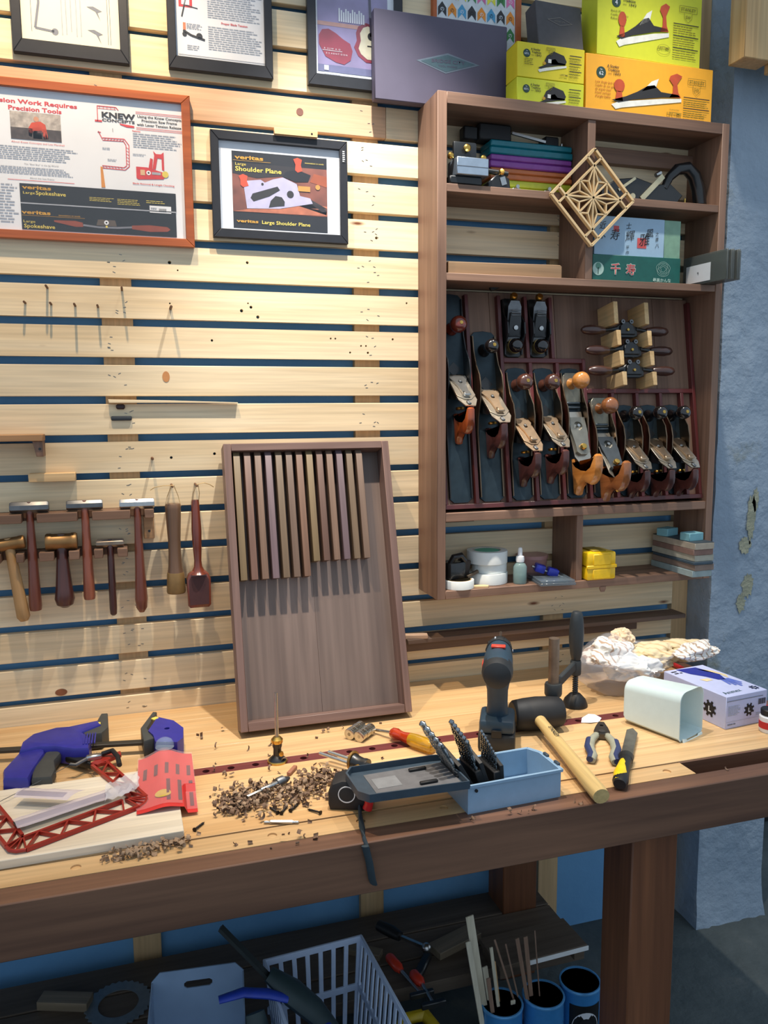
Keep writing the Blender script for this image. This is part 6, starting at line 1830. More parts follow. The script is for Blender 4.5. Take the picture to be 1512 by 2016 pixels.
hold = thing('bit_holder', 'black fan-out holder standing in the drill case, full of twist bits', 'bit holder', (0.606, -0.655, ZB + 0.0035), (0, 0, R(2.5)))
for k, (ang, x, ln) in enumerate(((-30, -0.020, 0.112), (-19, 0.005, 0.100), (-4, 0.027, 0.080))):
    A = Matrix.Translation((x, 0, 0.005)) @ Matrix.Rotation(R(ang), 4, 'Y')
    leaf = G().prism([(-0.038, 0.0), (0.036, 0.0), (0.036, ln * 0.62), (0.030, ln), (-0.038, ln * 0.8)], -0.003, 0.005, 0.001, A @ Matrix(((0, 0, 1, 0), (1, 0, 0, 0), (0, 1, 0, 0), (0, 0, 0, 1)))).obj('leaf', BLACK, hold)
    G().cb((-0.005, 0, ln * 0.36), (0.021, 0.074, ln * 0.62), 0.002, A).obj('bit_block', BLACK, hold)
    cnt, r0, r1 = ((5, 0.0072, 0.0058), (6, 0.0058, 0.0046), (8, 0.0038, 0.0022))[k]
    for j in range(cnt):
        f_ = j / (cnt - 1)
        y = 0.028 - 0.056 * f_
        r_ = r0 + (r1 - r0) * f_
        L_ = ((0.140, 0.115), (0.122, 0.102), (0.088, 0.062))[k]
        bt = twist_bit(L_[0] + (L_[1] - L_[0]) * f_, r_)
        tb = bt.obj('twist_bit', BITM)
        tb.matrix_world = Matrix.Translation(hold.location) @ Matrix.Rotation(R(2.5), 4, 'Z') @ A @ Matrix.Translation((-0.0085 if k < 2 else -0.006, y, ln * 0.30))
        tag(tb, '%s steel twist bit in the %s leaf of the black holder' % (('thickest', 'second thickest', 'third thickest', 'fourth thickest', 'fifth thickest', 'sixth thickest', 'seventh thickest', 'eighth thickest')[j], ('most tilted', 'middle', 'upright')[k]), 'drill bit', 'twist bits in the %s leaf' % ('tilted', 'middle', 'upright')[k])
t = thing('drill_bit', 'loose steel bit lying behind the drill case lid', 'drill bit', (0.585, -0.505, ZB + 0.0068), (0, 0, R(68)))
G().turn((-0.03, 0, 0), (0.03, 0, 0), [(0.0062, 0), (0.0065, 0.1), (0.0045, 0.2), (0.0062, 0.3), (0.0062, 0.6), (0.004, 0.7), (0.005, 0.95), (0.003, 1)], 14).obj('shank', BITM, t)
G().turn((0.03, 0, 0), (0.05, 0, 0), [(0.003, 0), (0.003, 0.9), (0.001, 1)], 10).obj('tip', BITM, t)

t = thing('tape_measure', 'black tape measure with a red lock button and a wrist strap over the bench edge', 'tape measure', (0.360, -0.612, ZB), (0, 0, R(-22)))
t.scale = (1.15, 1.15, 1.15)
G().prism([(-0.034, 0), (0.034, 0), (0.036, 0.008), (0.036, 0.03), (0.028, 0.047), (0.012, 0.0505), (-0.014, 0.0505), (-0.03, 0.044), (-0.037, 0.028), (-0.037, 0.008)], -0.024, 0.024, 0.006, Matrix.Rotation(PI / 2, 4, 'X') @ Matrix.Rotation(0, 4, 'Z'), 2).obj('body', RUBBER, t)
G().lathe([(0.0125, 0.0), (0.014, 0.0), (0.014, 0.0012), (0.0125, 0.0012), (0.0125, 0.0)], 28, Matrix.Translation((-0.006, -0.0238, 0.028)) @ Matrix.Rotation(PI / 2, 4, 'X')).obj('white_ring', WHITE, t)
G().tube([(0.02, -0.03, 0.038), (0.03, -0.03, 0.03), (0.031, -0.03, 0.018), (0.028, -0.03, 0.008)], [0.007, 0.0085, 0.007, 0.008], 12).obj('lock_button', mat((206, 32, 36), 0.35, name='red_plastic'), t)
STR = mat((44, 58, 66), 0.8, name='strap_webbing')
g = G()
pts = [(0.372, -0.618, ZB + 0.012), (0.362, -0.66, ZB + 0.003), (0.353, -0.705, ZB + 0.0025), (0.346, -0.745, ZB + 0.003), (0.346, -0.7565, ZB - 0.006), (0.351, -0.758, ZB - 0.035), (0.356, -0.7575, ZB - 0.066), (0.358, -0.759, ZB - 0.073), (0.355, -0.7605, ZB - 0.064), (0.35, -0.761, ZB - 0.03), (0.343, -0.760, ZB - 0.001)]
m_ = (Matrix.Translation((0.360, -0.612, ZB)) @ Matrix.Rotation(R(-22), 4, 'Z') @ Matrix.Scale(1.15, 4)).inverted()
G().tube([m_ @ Vector(p) for p in pts], 0.0065, 8, sq=(1.0, 0.45), up=(0.3, 1, 0.6)).obj('wrist_strap', STR, t)

# ================================================================ cordless drill
DRB = mat((36, 58, 74), 0.5, name='drill_body_blue_black')
DRK = mat((30, 34, 38), 0.55, name='drill_rubber')
t = thing('cordless_drill', 'dark blue-black cordless drill standing on its battery, bit toward the wall', 'drill', (0.737, -0.447, ZB), (0, 0, R(-27)))
t.scale = (1.12, 1.12, 1.12)
G().box(-0.036, 0.036, -0.042, 0.05, 0.0, 0.034, 0.006, seg=2).obj('battery', DRK, t)
G().box(-0.034, 0.034, -0.038, 0.046, 0.034, 0.062, 0.008, seg=2).obj('foot', DRB, t)
G().box(-0.01, 0.01, -0.044, -0.040, 0.03, 0.045, 0.001).obj('battery_latch', BLACK, t)
G().tube([(0, 0.004, 0.058), (0, 0.0, 0.085), (0, -0.006, 0.115), (0, -0.01, 0.14)], [0.0195, 0.0175, 0.018, 0.022], 18, sq=(1, 1.15)).obj('grip', DRB, t)
G().turn((0, -0.055, 0.160), (0, 0.075, 0.166), [(0.014, 0), (0.024, 0.06), (0.0285, 0.2), (0.029, 0.5), (0.0285, 0.7), (0.026, 0.9), (0.025, 1.0)], 24).obj('motor_housing', DRB, t)
G().turn((0, -0.058, 0.157), (0, -0.015, 0.160), [(0.012, 0), (0.0265, 0.15), (0.030, 0.5), (0.030, 1.0)], 24).obj('rear_cap', DRK, t)
G().box(-0.014, 0.014, 0.015, 0.03, 0.1915, 0.1955, 0.001).obj('selector', mat((206, 62, 44), 0.4, name='selector_red'), t)
G().box(-0.031, -0.027, 0.0, 0.03, 0.15, 0.163, 0.001).obj('side_badge', mat((206, 62, 44), 0.4, name='selector_red'), t)
G().turn((0, 0.075, 0.166), (0, 0.095, 0.167), [(0.0265, 0), (0.0275, 0.2), (0.0265, 0.9), (0.022, 1.0)], 24).obj('torque_ring', DRK, t)
G().turn((0, 0.095, 0.167), (0, 0.132, 0.169), [(0.021, 0), (0.0215, 0.5), (0.015, 0.8), (0.008, 1.0)], 22).obj('chuck', BLACK, t)
for k in range(10):
    a = 2 * PI * k / 10
    G().cb((0.0268 * math.cos(a), 0.085, 0.1665 + 0.0268 * math.sin(a)), (0.003, 0.012, 0.003), 0.0006).obj('ring_mark', LGREYINK if k % 3 == 0 else BLACK, t)
G().cyl((0, 0.13, 0.169), (0, 0.20, 0.172), 0.0028, n=10).obj('bit', STEEL, t)
G().cb((0, 0.022, 0.118), (0.012, 0.014, 0.028), 0.004).obj('trigger', BLACK, t)

# ================================================================ rubber mallet
t = thing('rubber_mallet', 'black rubber mallet with a pale wooden handle', 'mallet', (0.862, -0.400, ZB), (0, 0, R(-6)))
G().turn((-0.062, 0, 0.0385), (0.058, 0, 0.0385), [(0.03, 0), (0.034, 0.04), (0.037, 0.25), (0.0385, 0.5), (0.037, 0.75), (0.034, 0.96), (0.030, 1.0)], 32).obj('head', RUBBER, t)
MH = wood((196, 164, 104), (216, 188, 130), 1, rough=0.45, name='mallet_handle_ash')
a_, b_ = Vector((-0.008, -0.02, 0.0365)), Vector((-0.02, -0.365, 0.0175))
G().turn(a_, b_, [(0.0135, 0), (0.0125, 0.1), (0.0135, 0.4), (0.0155, 0.75), (0.0165, 0.96), (0.0155, 1.0)], 18, sq=(1.05, 0.95)).obj('handle', MH, t)
g = G()
d_ = (b_ - a_).normalized()
nrm = Vector((0, 0.05, 1)).normalized()
sx_ = d_.cross(nrm).normalized()
mt = Matrix((d_, -sx_, nrm)).transposed().to_4x4()
mt.translation = a_.lerp(b_, 0.22) + nrm * 0.0142
txt_into(g, 'STANLEY', 0, -0.004, 0.012, bold=0.02, mtx=mt, fit=0.05)
g.obj('lettering', INK, t, smooth=0, kind='stuff')

# ================================================================ holdfast clamp
CST = mat((46, 50, 52), 0.55, name='cast_iron_grey')
t = thing('holdfast_clamp', 'bench holdfast with a bare steel post and a black screw handle', 'clamp', (0.917, -0.372, ZB))
G().cyl((0, 0, 0.0), (0, 0, 0.205), 0.0125, n=22).obj('post', mat((128, 112, 98), 0.5, 0.8, 0.25, 30, name='worn_steel_post'), t)
G().lathe([(0.0128, 0.066), (0.019, 0.066), (0.0205, 0.07), (0.0205, 0.092), (0.019, 0.096), (0.0128, 0.096)], 24).obj('collar', CST, t)
G().bar((0.016, 0.012, 0.088), (0.105, 0.077, 0.108), 0.012, 0.024, bev=0.003).obj('arm', CST, t)
G().lathe([(0.0, 0.085), (0.0125, 0.085), (0.0135, 0.09), (0.0135, 0.118), (0.012, 0.122), (0, 0.122)], 20, Matrix.Translation((0.105, 0.077, -0.004))).obj('screw_boss', CST, t)
G().lathe([(0.0075 if i % 2 else 0.0058, 0.03 + i * 0.0028) for i in range(21)], 14, Matrix.Translation((0.105, 0.077, 0))).obj('screw', BLACKIRON, t)
G().lathe([(0, 0.0), (0.031, 0.0), (0.0315, 0.004), (0.026, 0.018), (0.014, 0.031), (0.008, 0.034), (0, 0.034)], 28, Matrix.Translation((0.105, 0.077, 0))).obj('swivel_foot', BLACK, t)
G().lathe([(0.008, 0.115), (0.011, 0.12), (0.0145, 0.135), (0.018, 0.165), (0.0185, 0.19), (0.0165, 0.22), (0.0135, 0.237), (0.010, 0.242), (0, 0.243)], 12, Matrix.Translation((0.105, 0.077, 0))).obj('handle', mat((40, 46, 50), 0.5, name='handle_black_green'), t)
o = G().raw([(-0.03, -0.006, 0.001), (-0.012, -0.018, 0.003), (0.012, -0.016, 0.001), (0.03, 0.002, 0.002), (0.02, 0.016, 0.007), (0.0, 0.012, 0.012), (-0.02, 0.008, 0.006)], [(0, 1, 6), (1, 5, 6), (1, 2, 5), (2, 4, 5), (2, 3, 4)]).obj('paper_scrap', WHITE, loc=(1.008, -0.393, ZB))
tag(o, 'scrap of white paper on the bench beside the pliers', 'paper')

# ================================================================ pliers, chisel
t = thing('pliers', 'combination pliers with blue and grey grips', 'pliers', (0.978, -0.487, ZB), (0, 0, R(-31)))
G().prism(with_hole([(-0.018, 0.0), (-0.014, 0.025), (-0.006, 0.058), (0.0, 0.058), (0.006, 0.058), (0.014, 0.025), (0.018, 0.0), (0.008, -0.018), (-0.008, -0.018)], 3, ring_pts(0, 0.036, 0.0045, 14, PI / 2, cw=False)), 0.003, 0.014, 0).obj('jaws', mat((88, 86, 82), 0.4, 0.9, name='plier_steel'), t)
G().cyl((0, 0.0, 0.0135), (0, 0.0, 0.0155), 0.0075, n=18).obj('pivot', GREYSTEEL, t)
for sx in (-1, 1):
    P = [(sx * 0.012, -0.012), (sx * 0.024, -0.045), (sx * 0.027, -0.085), (sx * 0.020, -0.125), (sx * 0.024, -0.15)]
    gr = G().tube([(x, y, 0.0095) for x, y in P], [0.008, 0.0095, 0.0098, 0.0092, 0.008], 12, sq=(1, 0.85)).obj('grip', mat((150, 150, 132), 0.6, name='grip_grey_green'), t)
    G().tube([(x + sx * 0.004, y, 0.0112) for x, y in P[1:]], [0.0078, 0.0082, 0.0078, 0.0072], 10, sq=(1, 0.9)).obj('grip_pad', mat((40, 52, 92), 0.6, name='grip_navy'), gr)
t = thing('chisel', 'wide steel chisel with a yellow and black handle', 'chisel', (0.955, -0.616, ZB), (0, 0, R(39.5 + 90 + 180)))
t.rotation_euler = (0, 0, R(-39))
G().prism([(-0.012, 0.0), (0.012, 0.0), (0.0125, 0.14), (0.0, 0.165), (-0.0125, 0.15)], 0.009, 0.0125, 0.0008).obj('blade', mat((150, 146, 142), 0.32, 1.0, 0.15, name='chisel_steel'), t)
G().turn((0, 0.008, 0.012), (0, -0.02, 0.013), [(0.0135, 0), (0.016, 0.2), (0.015, 1.0)], 18, sq=(1, 0.8)).obj('bolster', BLACK, t)
G().tube([(0, -0.015, 0.013), (0, -0.05, 0.0135), (0, -0.09, 0.0145), (0, -0.125, 0.0145), (0, -0.138, 0.014)], [0.0145, 0.0125, 0.0145, 0.0155, 0.012], 16, sq=(1, 0.85)).obj('handle', BLACK, t)
G().tube([(-0.002, -0.035, 0.0175), (-0.002, -0.06, 0.0165), (-0.002, -0.1, 0.018), (-0.002, -0.132, 0.0165)], [0.008, 0.0105, 0.014, 0.0105], 14, sq=(1, 0.85)).obj('grip_inlay', mat((232, 196, 28), 0.45, name='handle_yellow'), t)

# ================================================================ white bin, glove box
BINW = mat((214, 232, 232), 0.35, var=0.02, name='bin_white')
t = thing('scoop_bin', 'white plastic bin lying on its side with its open mouth toward the glove box', 'bin', (1.1375, -0.478, ZB + 0.002), (0, 0, R(22)))
b = bmesh.new()


def sect(w, h, n=6, rc=0.022):
    pts = [(-w, 0.006), (-w + 0.006, 0.0), (w - 0.006, 0.0), (w, 0.006)]
    for i in range(n + 1):
        a = PI / 2 * i / n
        pts.append((w - rc + rc * math.cos(a), h - rc + rc * math.sin(a)))
    for i in range(n + 1):
        a = PI / 2 + PI / 2 * i / n
        pts.append((-w + rc + rc * math.cos(a), h - rc + rc * math.sin(a)))
    return pts


rings = []
for (y, w, h, lift) in ((0.074, 0.028, 0.07, 0.018), (0.072, 0.038, 0.088, 0.010), (0.064, 0.0425, 0.097, 0.004), (-0.075, 0.0475, 0.110, 0.0), (-0.0785, 0.0495, 0.113, -0.0015), (-0.079, 0.0475, 0.110, 0.0015), (-0.074, 0.0452, 0.107, 0.003), (0.06, 0.040, 0.094, 0.006), (0.066, 0.034, 0.084, 0.012)):
    rings.append([b.verts.new((x, y, z + lift)) for x, z in sect(w, h)])
for r0, r1 in zip(rings, rings[1:]):
    n = len(r0)
    for i in range(n):
        b.faces.new((r0[i], r0[(i + 1) % n], r1[(i + 1) % n], r1[i]))
b.faces.new(rings[0][::-1])
b.faces.new(rings[-1])
bmesh.ops.recalc_face_normals(b, faces=b.faces)
g = G()
g._merge(b)
g.obj('bin_shell', BINW, t)
G().prism([(-0.04, 0), (0.04, 0), (0.04, 0.008), (0.026, 0.008), (0.022, 0.004), (-0.022, 0.004), (-0.026, 0.008), (-0.04, 0.012)], -0.0015, 0.0015, 0.0005, Matrix.Translation((0, -0.083, 0.0008)) @ Matrix.Rotation(R(75), 4, 'X') @ Matrix.Translation((0, -0.006, 0))).obj('hanging_lip', BINW, t)

GBX = mat((190, 196, 230), 0.5, var=0.03, name='glove_box_lilac')
t = thing('glove_box', 'lilac cardboard box of disposable gloves with a gear emblem', 'box', (1.325, -0.434, ZB), (0, 0, R(6)))
G().box(-0.064, 0.064, -0.098, 0.105, 0, 0.078, 0.001).obj('carton', GBX, t)
s = Sheet(t, 0.0782, None, 0, 0)
NAVY = mat((30, 44, 140), 0.5, name='ink_navy')
GLB = mat((92, 112, 196), 0.5, name='ink_glove_blue')
s.poly([(-0.03, 0.10), (0.03, 0.095), (0.045, 0.03), (0.03, -0.005), (0.012, 0.0), (0.0, 0.03), (-0.02, 0.06)], NAVY)
for k in range(5):
    s.line([(0.02 + k * 0.005, 0.0), (0.012 + k * 0.009, -0.055 + abs(k - 2) * 0.009)], 0.006, GLB)
s.poly([(0.02, 0.085), (0.05, 0.06), (0.058, 0.02), (0.045, 0.0), (0.046, 0.03), (0.03, 0.06)], mat((226, 206, 160), 0.5, name='ink_hand')).poly([(-0.03, 0.02), (-0.005, 0.018), (-0.002, 0.004), (-0.024, 0.002)], mat((226, 206, 160), 0.5, name='ink_hand'))
s.text('Ammex', -0.052, -0.085, 0.022, mat((60, 90, 90), 0.5, name='ink_teal'), rot=R(4), fit=0.055).copy_lines(-0.055, 0.07, -0.03, 0.095, 2, INK)


def gear(s, x, z, r_, m, k='L'):
    pts = []
    for i in range(16):
        a = 2 * PI * i / 16
        rr = r_ if i % 2 == 0 else r_ * 0.98
        pts.append((x + 0.72 * r_ * math.cos(a), z + 0.72 * r_ * math.sin(a)))
    s.poly(pts, m)
    for i in range(8):
        a = 2 * PI * (i + 0.5) / 8
        s.line([(x + 0.6 * r_ * math.cos(a), z + 0.6 * r_ * math.sin(a)), (x + r_ * math.cos(a), z + r_ * math.sin(a))], 0.32 * r_, m)
    s.layer().text(k, x, z - 0.35 * r_, r_ * 0.9, PAPER, align='CENTER', bold=0.03)


gear(s, 0.046, -0.075, 0.012, mat((46, 52, 92), 0.5, name='ink_dark_navy'))
s.done()
s = Sheet(t, 0.0982, XZ, 0, 0)
gear(s, 0.008, 0.038, 0.016, INK)
for k in range(9):
    s.rect(0.036 + k * 0.0026, 0.046, 0.0372 + k * 0.0026 + (0.0006 if k % 3 else 0), 0.060, INK)
s.rect(-0.062, 0.0655, 0.05, 0.0672, GREYINK).copy_lines(-0.058, 0.03, -0.02, 0.055, 7, LGREYINK).copy_lines(0.03, 0.02, 0.058, 0.028, 2, LGREYINK).rect(-0.062, 0.016, 0.058, 0.0166, LGREYINK).copy_lines(-0.058, 0.007, -0.028, 0.013, 1, GREYINK)
s.done()
s = Sheet(t, 0.0645, Matrix.Rotation(-PI / 2, 4, 'Z') @ XZ, 0, 0)
gear(s, 0.05, 0.035, 0.02, INK)
s.done()
t = thing('glue_pot', 'white pot with a red label at the end of the bench', 'pot', (1.362, -0.575, ZB))
G().lathe([(0, 0), (0.02, 0), (0.022, 0.003), (0.022, 0.036), (0.018, 0.04), (0, 0.04)], 24).obj('pot', WHITE, t)
G().lathe([(0.0223, 0.01), (0.0225, 0.01), (0.0225, 0.026), (0.0223, 0.026)], 24).obj('label', mat((196, 40, 40), 0.5, name='label_red'), t)
G().lathe([(0, 0.04), (0.0195, 0.04), (0.02, 0.052), (0.018, 0.054), (0, 0.054)], 20).obj('cap', BLACK, t)
o = G().tube([(1.447, -0.10, ZB + 0.008), (1.444, -0.25, ZB + 0.008), (1.446, -0.36, ZB + 0.008), (1.452, -0.5, ZB + 0.008), (1.475, -0.62, ZB + 0.008)], 0.0065, 10).obj('red_hose', mat((186, 44, 48), 0.4, name='hose_red'))
tag(o, 'thin red hose lying behind the glove box', 'hose')

# ================================================================ plastic bag of cotton gloves
def lump(name, label, loc, dims, seed, m, rot=0.0, amp=0.6, fr=1.7, sub=5):
    b = bmesh.new()
    bmesh.ops.create_icosphere(b, subdivisions=sub, radius=1.0)
    off = Vector((seed * 3.1, seed * 1.7, seed * 0.9))
    for v in b.verts:
        p = v.co.copy()
        n1 = mnoise.noise(p * fr + off)
        n2 = 1 - abs(mnoise.noise(p * fr * 1.9 + off * 2)) * 2
        n3 = 1 - abs(mnoise.noise(p * fr * 4.2 + off)) * 2
        k = 1 + amp * (0.7 * n1 + 0.26 * n2 + 0.07 * n3) - 0.12
        v.co = Vector((p.x * dims[0], p.y * dims[1], p.z * dims[2])) * k
    g = G()
    g._merge(b)
    o = g.obj(name, m, loc=loc, rot=(0, 0, R(rot)), smooth=70)
    tag(o, label, 'glove', 'cotton gloves in the plastic bag')
    return o


def knit(name, c1, c2, sc=46, ax='X'):
    m, nt, b = _new(name)
    w = nt.nodes.new('ShaderNodeTexWave')
    w.bands_direction = ax
    w.inputs['Scale'].default_value = sc
    w.inputs['Distortion'].default_value = 3.0
    w.inputs['Detail'].default_value = 1
    nt.links.new(_coords(nt, (1, 1, 1)), w.inputs['Vector'])
    rp = nt.nodes.new('ShaderNodeValToRGB')
    rp.color_ramp.elements[0].position = 0.06
    rp.color_ramp.elements[1].position = 0.2
    rp.color_ramp.elements[0].color = lin(c1)
    rp.color_ramp.elements[1].color = lin(c2)
    nt.links.new(w.outputs['Fac'], rp.inputs['Fac'])
    nt.links.new(rp.outputs['Color'], b.inputs['Base Color'])
    b.inputs['Roughness'].default_value = 0.9
    b.inputs['Sheen Weight'].default_value = 0.2
    return m


K1 = knit('striped_cotton', (178, 150, 128), (232, 228, 220), 16, 'X')
K2 = knit('white_cotton', (200, 204, 206), (236, 234, 228), 12, 'Y')
K3 = knit('cream_cotton', (206, 178, 134), (228, 208, 168), 14, 'DIAGONAL')
K4 = knit('peach_cuff', (206, 164, 124), (232, 206, 172), 40, 'X')
lump('cotton_glove', 'white striped cotton glove bulging at the side of the bag by the clamp', (1.160, -0.225, 0.962), (0.062, 0.05, 0.036), 1, K1, 20)
lump('cotton_glove', 'white crumpled cotton glove low in the front of the bag', (1.205, -0.275, 0.930), (0.068, 0.044, 0.034), 2, K2, -15)
lump('cotton_glove', 'peach-cuffed cotton glove on top of the bag', (1.225, -0.19, 0.985), (0.036, 0.03, 0.026), 3, K4, 40)
lump('cotton_glove', 'cream cotton glove in the middle of the heap', (1.30, -0.22, 0.940), (0.075, 0.055, 0.032), 4, K3, -10)
lump('cotton_glove', 'white ribbed cotton cuff lying over the glove box', (1.385, -0.285, 0.962), (0.066, 0.036, 0.022), 5, K1, 12)
lump('cotton_glove', 'pale frayed cotton glove at the back near the pillar', (1.40, -0.21, 0.945), (0.075, 0.045, 0.026), 6, K3, -20)
b = bmesh.new()
bmesh.ops.create_icosphere(b, subdivisions=5, radius=1.0)
for v in b.verts:
    p = v.co.copy()
    n1 = mnoise.noise(p * 1.6 + Vector((4, 1, 2)))
    n2 = 1 - abs(mnoise.noise(p * 4.0)) * 2
    k = 1 + 0.14 * n1 + 0.022 * n2
    z = p.z * 0.085
    v.co = Vector((p.x * 0.125 * k + (0.02 if p.z > 0.3 else 0), p.y * 0.105 * k, max(-0.066, z * k)))
bmesh.ops.delete(b, geom=[f for f in b.faces if f.calc_center_median().z > 0.035 and f.calc_center_median().x > -0.01], context='FACES')
g = G()
g._merge(b)
o = g.obj('plastic_bag', film((206, 208, 218), 0.24, 0.16, 'bag_film'), loc=(1.205, -0.215, ZB + 0.0665), smooth=80)
tag(o, 'crinkled clear plastic bag holding the cotton gloves', 'plastic bag')
vs, fs = [], []
q = random.Random(31)
for i in range(15):
    for j in range(9):
        x, y = 1.245 + i * 0.0135, -0.10 + j * -0.014
        vs.append((x, y, 0.955 - 0.0035 * i + 0.012 * math.sin(i * 1.1 + j * 0.7) + q.uniform(-0.003, 0.003)))
fs = [(i * 9 + j, (i + 1) * 9 + j, (i + 1) * 9 + j + 1, i * 9 + j + 1) for i in range(14) for j in range(8)]
G().raw(vs, fs).obj('bag_flap', film((150, 156, 166), 0.35, 0.12, 'bag_film_dark'), o, loc=-Vector((1.205, -0.215, ZB + 0.0665)), smooth=80)
# ================================================================ under the bench
CANB = mat((62, 140, 206), 0.35, 0.2, 0.05, name='can_blue')
CANIN = mat((140, 142, 136), 0.5, 0.4, name='can_tin_lining')
q = random.Random(77)


def can(lab, x, y, r_, h, rim=True):
    t = thing('paint_can', lab, 'can', (x, y, 0), (0, 0, 0), 'blue cans under the bench')
    G().lathe([(r_ - 0.002, 0.0), (r_, 0.002), (r_, 0.006), (r_ - 0.001, 0.008), (r_ - 0.001, h - 0.004)], 40).obj('wall', CANB, t)
    G().lathe([(0, 0.004), (r_ - 0.003, 0.004), (r_ - 0.003, h - 0.004)], 40).obj('lining', CANIN, t)
    G().lathe([(r_ - 0.0035, h - 0.006), (r_ + 0.001, h - 0.006), (r_ + 0.0015, h - 0.003), (r_, h), (r_ - 0.0035, h), (r_ - 0.0035, h - 0.006)], 40).obj('rim', mat((96, 168, 226), 0.3, 0.3, name='can_rim_blue'), t)
    return t


def stick(lab, p0, p1, w, th_, m, grp):
    o = G().bar((0, 0, 0), Vector(p1) - Vector(p0), w, th_, bev=0.0008, up=(0, -1, 0.2)).obj('wood_stick', m, loc=p0)
    tag(o, lab, 'stick', grp)


PALE = wood((206, 196, 170), (224, 216, 194), 2, name='bleached_stick')
BRN = wood((132, 104, 86), (156, 126, 106), 2, name='brown_stick')
can('blue can packed with pale paint sticks', 0.787, -0.385, 0.051, 0.172)
for k, (dx, dy, tx, ty, h, w, m, lab) in enumerate(((-0.022, 0.004, 0.706, -0.372, 0.405, 0.020, PALE, 'tallest wide pale stick in the first blue can'), (-0.034, -0.008, 0.696, -0.388, 0.352, 0.013, PALE, 'wide pale stick leaning beside the tallest one'),
                                                   (0.006, -0.012, 0.757, -0.385, 0.322, 0.008, PALE, 'thin pale stick between the wide ones and the flat end'), (0.014, 0.006, 0.770, -0.375, 0.275, 0.007, wood((206, 160, 104), (226, 184, 128), 2, name='yellow_stick'), 'thin yellowish stick in the first blue can'),
                                                   (0.0, 0.014, 0.752, -0.36, 0.255, 0.014, PALE, 'short pale flat stick in the first blue can'), (-0.012, -0.02, 0.741, -0.405, 0.26, 0.010, BRN, 'short reddish stick in the first blue can'), (0.026, -0.006, 0.812, -0.395, 0.178, 0.012, PALE, 'stub of pale stick barely above the first can rim'))):
    stick(lab, (0.787 + dx, -0.385 + dy, 0.012), (tx, ty, h), w, 0.004, m, 'paint sticks in the first can')
t = can('blue can holding thin brown sticks, with a little red mark', 0.897, -0.39, 0.051, 0.172)
G().lathe([(0.0502, 0.11), (0.0505, 0.11), (0.0505, 0.122), (0.0502, 0.122)], 40, Matrix.Identity(4)).obj('print_band', CANB, t)
G().cb((-0.022, -0.0462, 0.118), (0.014, 0.0012, 0.01), 0.0002, rot=(0, 0, R(-25))).obj('red_mark', REDINK, t)
for dx, dy, tx, ty, h, w, lab in ((-0.03, 0.0, 0.772, -0.372, 0.33, 0.005, 'thin brown stick leaning out over the first can'), (-0.026, 0.01, 0.80, -0.375, 0.315, 0.004, 'thinnest brown stick in the second can'), (-0.018, -0.006, 0.822, -0.392, 0.336, 0.010, 'flat brown stick in the middle of the second can'), (-0.012, 0.008, 0.848, -0.385, 0.33, 0.011, 'widest flat brown stick in the second can'), (0.004, 0.0, 0.870, -0.39, 0.345, 0.003, 'wire-thin dark stick in the second can')):
    stick(lab, (0.897 + dx, -0.39 + dy, 0.012), (tx, ty, h), w, 0.003, BRN, 'sticks in the second can')
t = can('blue can with a round black and white label, next to the bench leg', 1.008, -0.375, 0.051, 0.172)
lab_ = Matrix.Rotation(R(-16), 4, 'Z')
g = G()
vs, fs = [], []
for i in range(13):
    a = R(-90 - 48 + 96 * i / 12 - 12)
    for z in (0.02, 0.138):
        vs.append((0.0508 * math.cos(a), 0.0508 * math.sin(a), z))
fs = [(2 * i, 2 * i + 2, 2 * i + 3, 2 * i + 1) for i in range(12)]
G().raw(vs, fs).obj('label', BLACK, t)


def wrap(pts, rr, m, nm):
    vs = [(rr * math.cos(R(-102) + x / 0.051), rr * math.sin(R(-102) + x / 0.051), z) for x, z in pts]
    c = (rr * math.cos(R(-102)), rr * math.sin(R(-102)), sum(z for _, z in pts) / len(pts))
    n = len(pts)
    G().raw([c] + vs, [(0, i + 1, (i + 1) % n + 1) for i in range(n)]).obj(nm, m, t)


wrap([(0.036 * math.cos(a * PI / 12), 0.075 + 0.046 * math.sin(a * PI / 12)) for a in range(24)], 0.0511, PAPER, 'label_disc')
wrap([(0.018 * math.cos(a * PI / 8), 0.085 + 0.02 * math.sin(a * PI / 8)) for a in range(16)], 0.0514, INK, 'label_mark')
wrap([(-0.032, 0.055), (0.032, 0.055), (0.028, 0.066), (-0.028, 0.066)], 0.0514, REDINK, 'label_band')
# plank off-cut with a white edge across the shelf end
t = thing('painted_plank', 'grey-brown plank with a white painted edge resting at the shelf end', 'plank', (0.93, -0.30, 0.232), (0, 0, R(2)))
G().box(-0.14, 0.11, -0.055, 0.06, 0, 0.012, 0.001).obj('plank', SHELFW, t)
G().box(-0.06, 0.112, -0.058, -0.0552, -0.002, 0.010, 0.0006).obj('white_edge', WHITE, t)
for x in (-0.12, 0.09):
    G().box(x - 0.015, x + 0.015, -0.05, 0.05, -0.027, 0.0, 0.001).obj('batten', SHELFW, t)

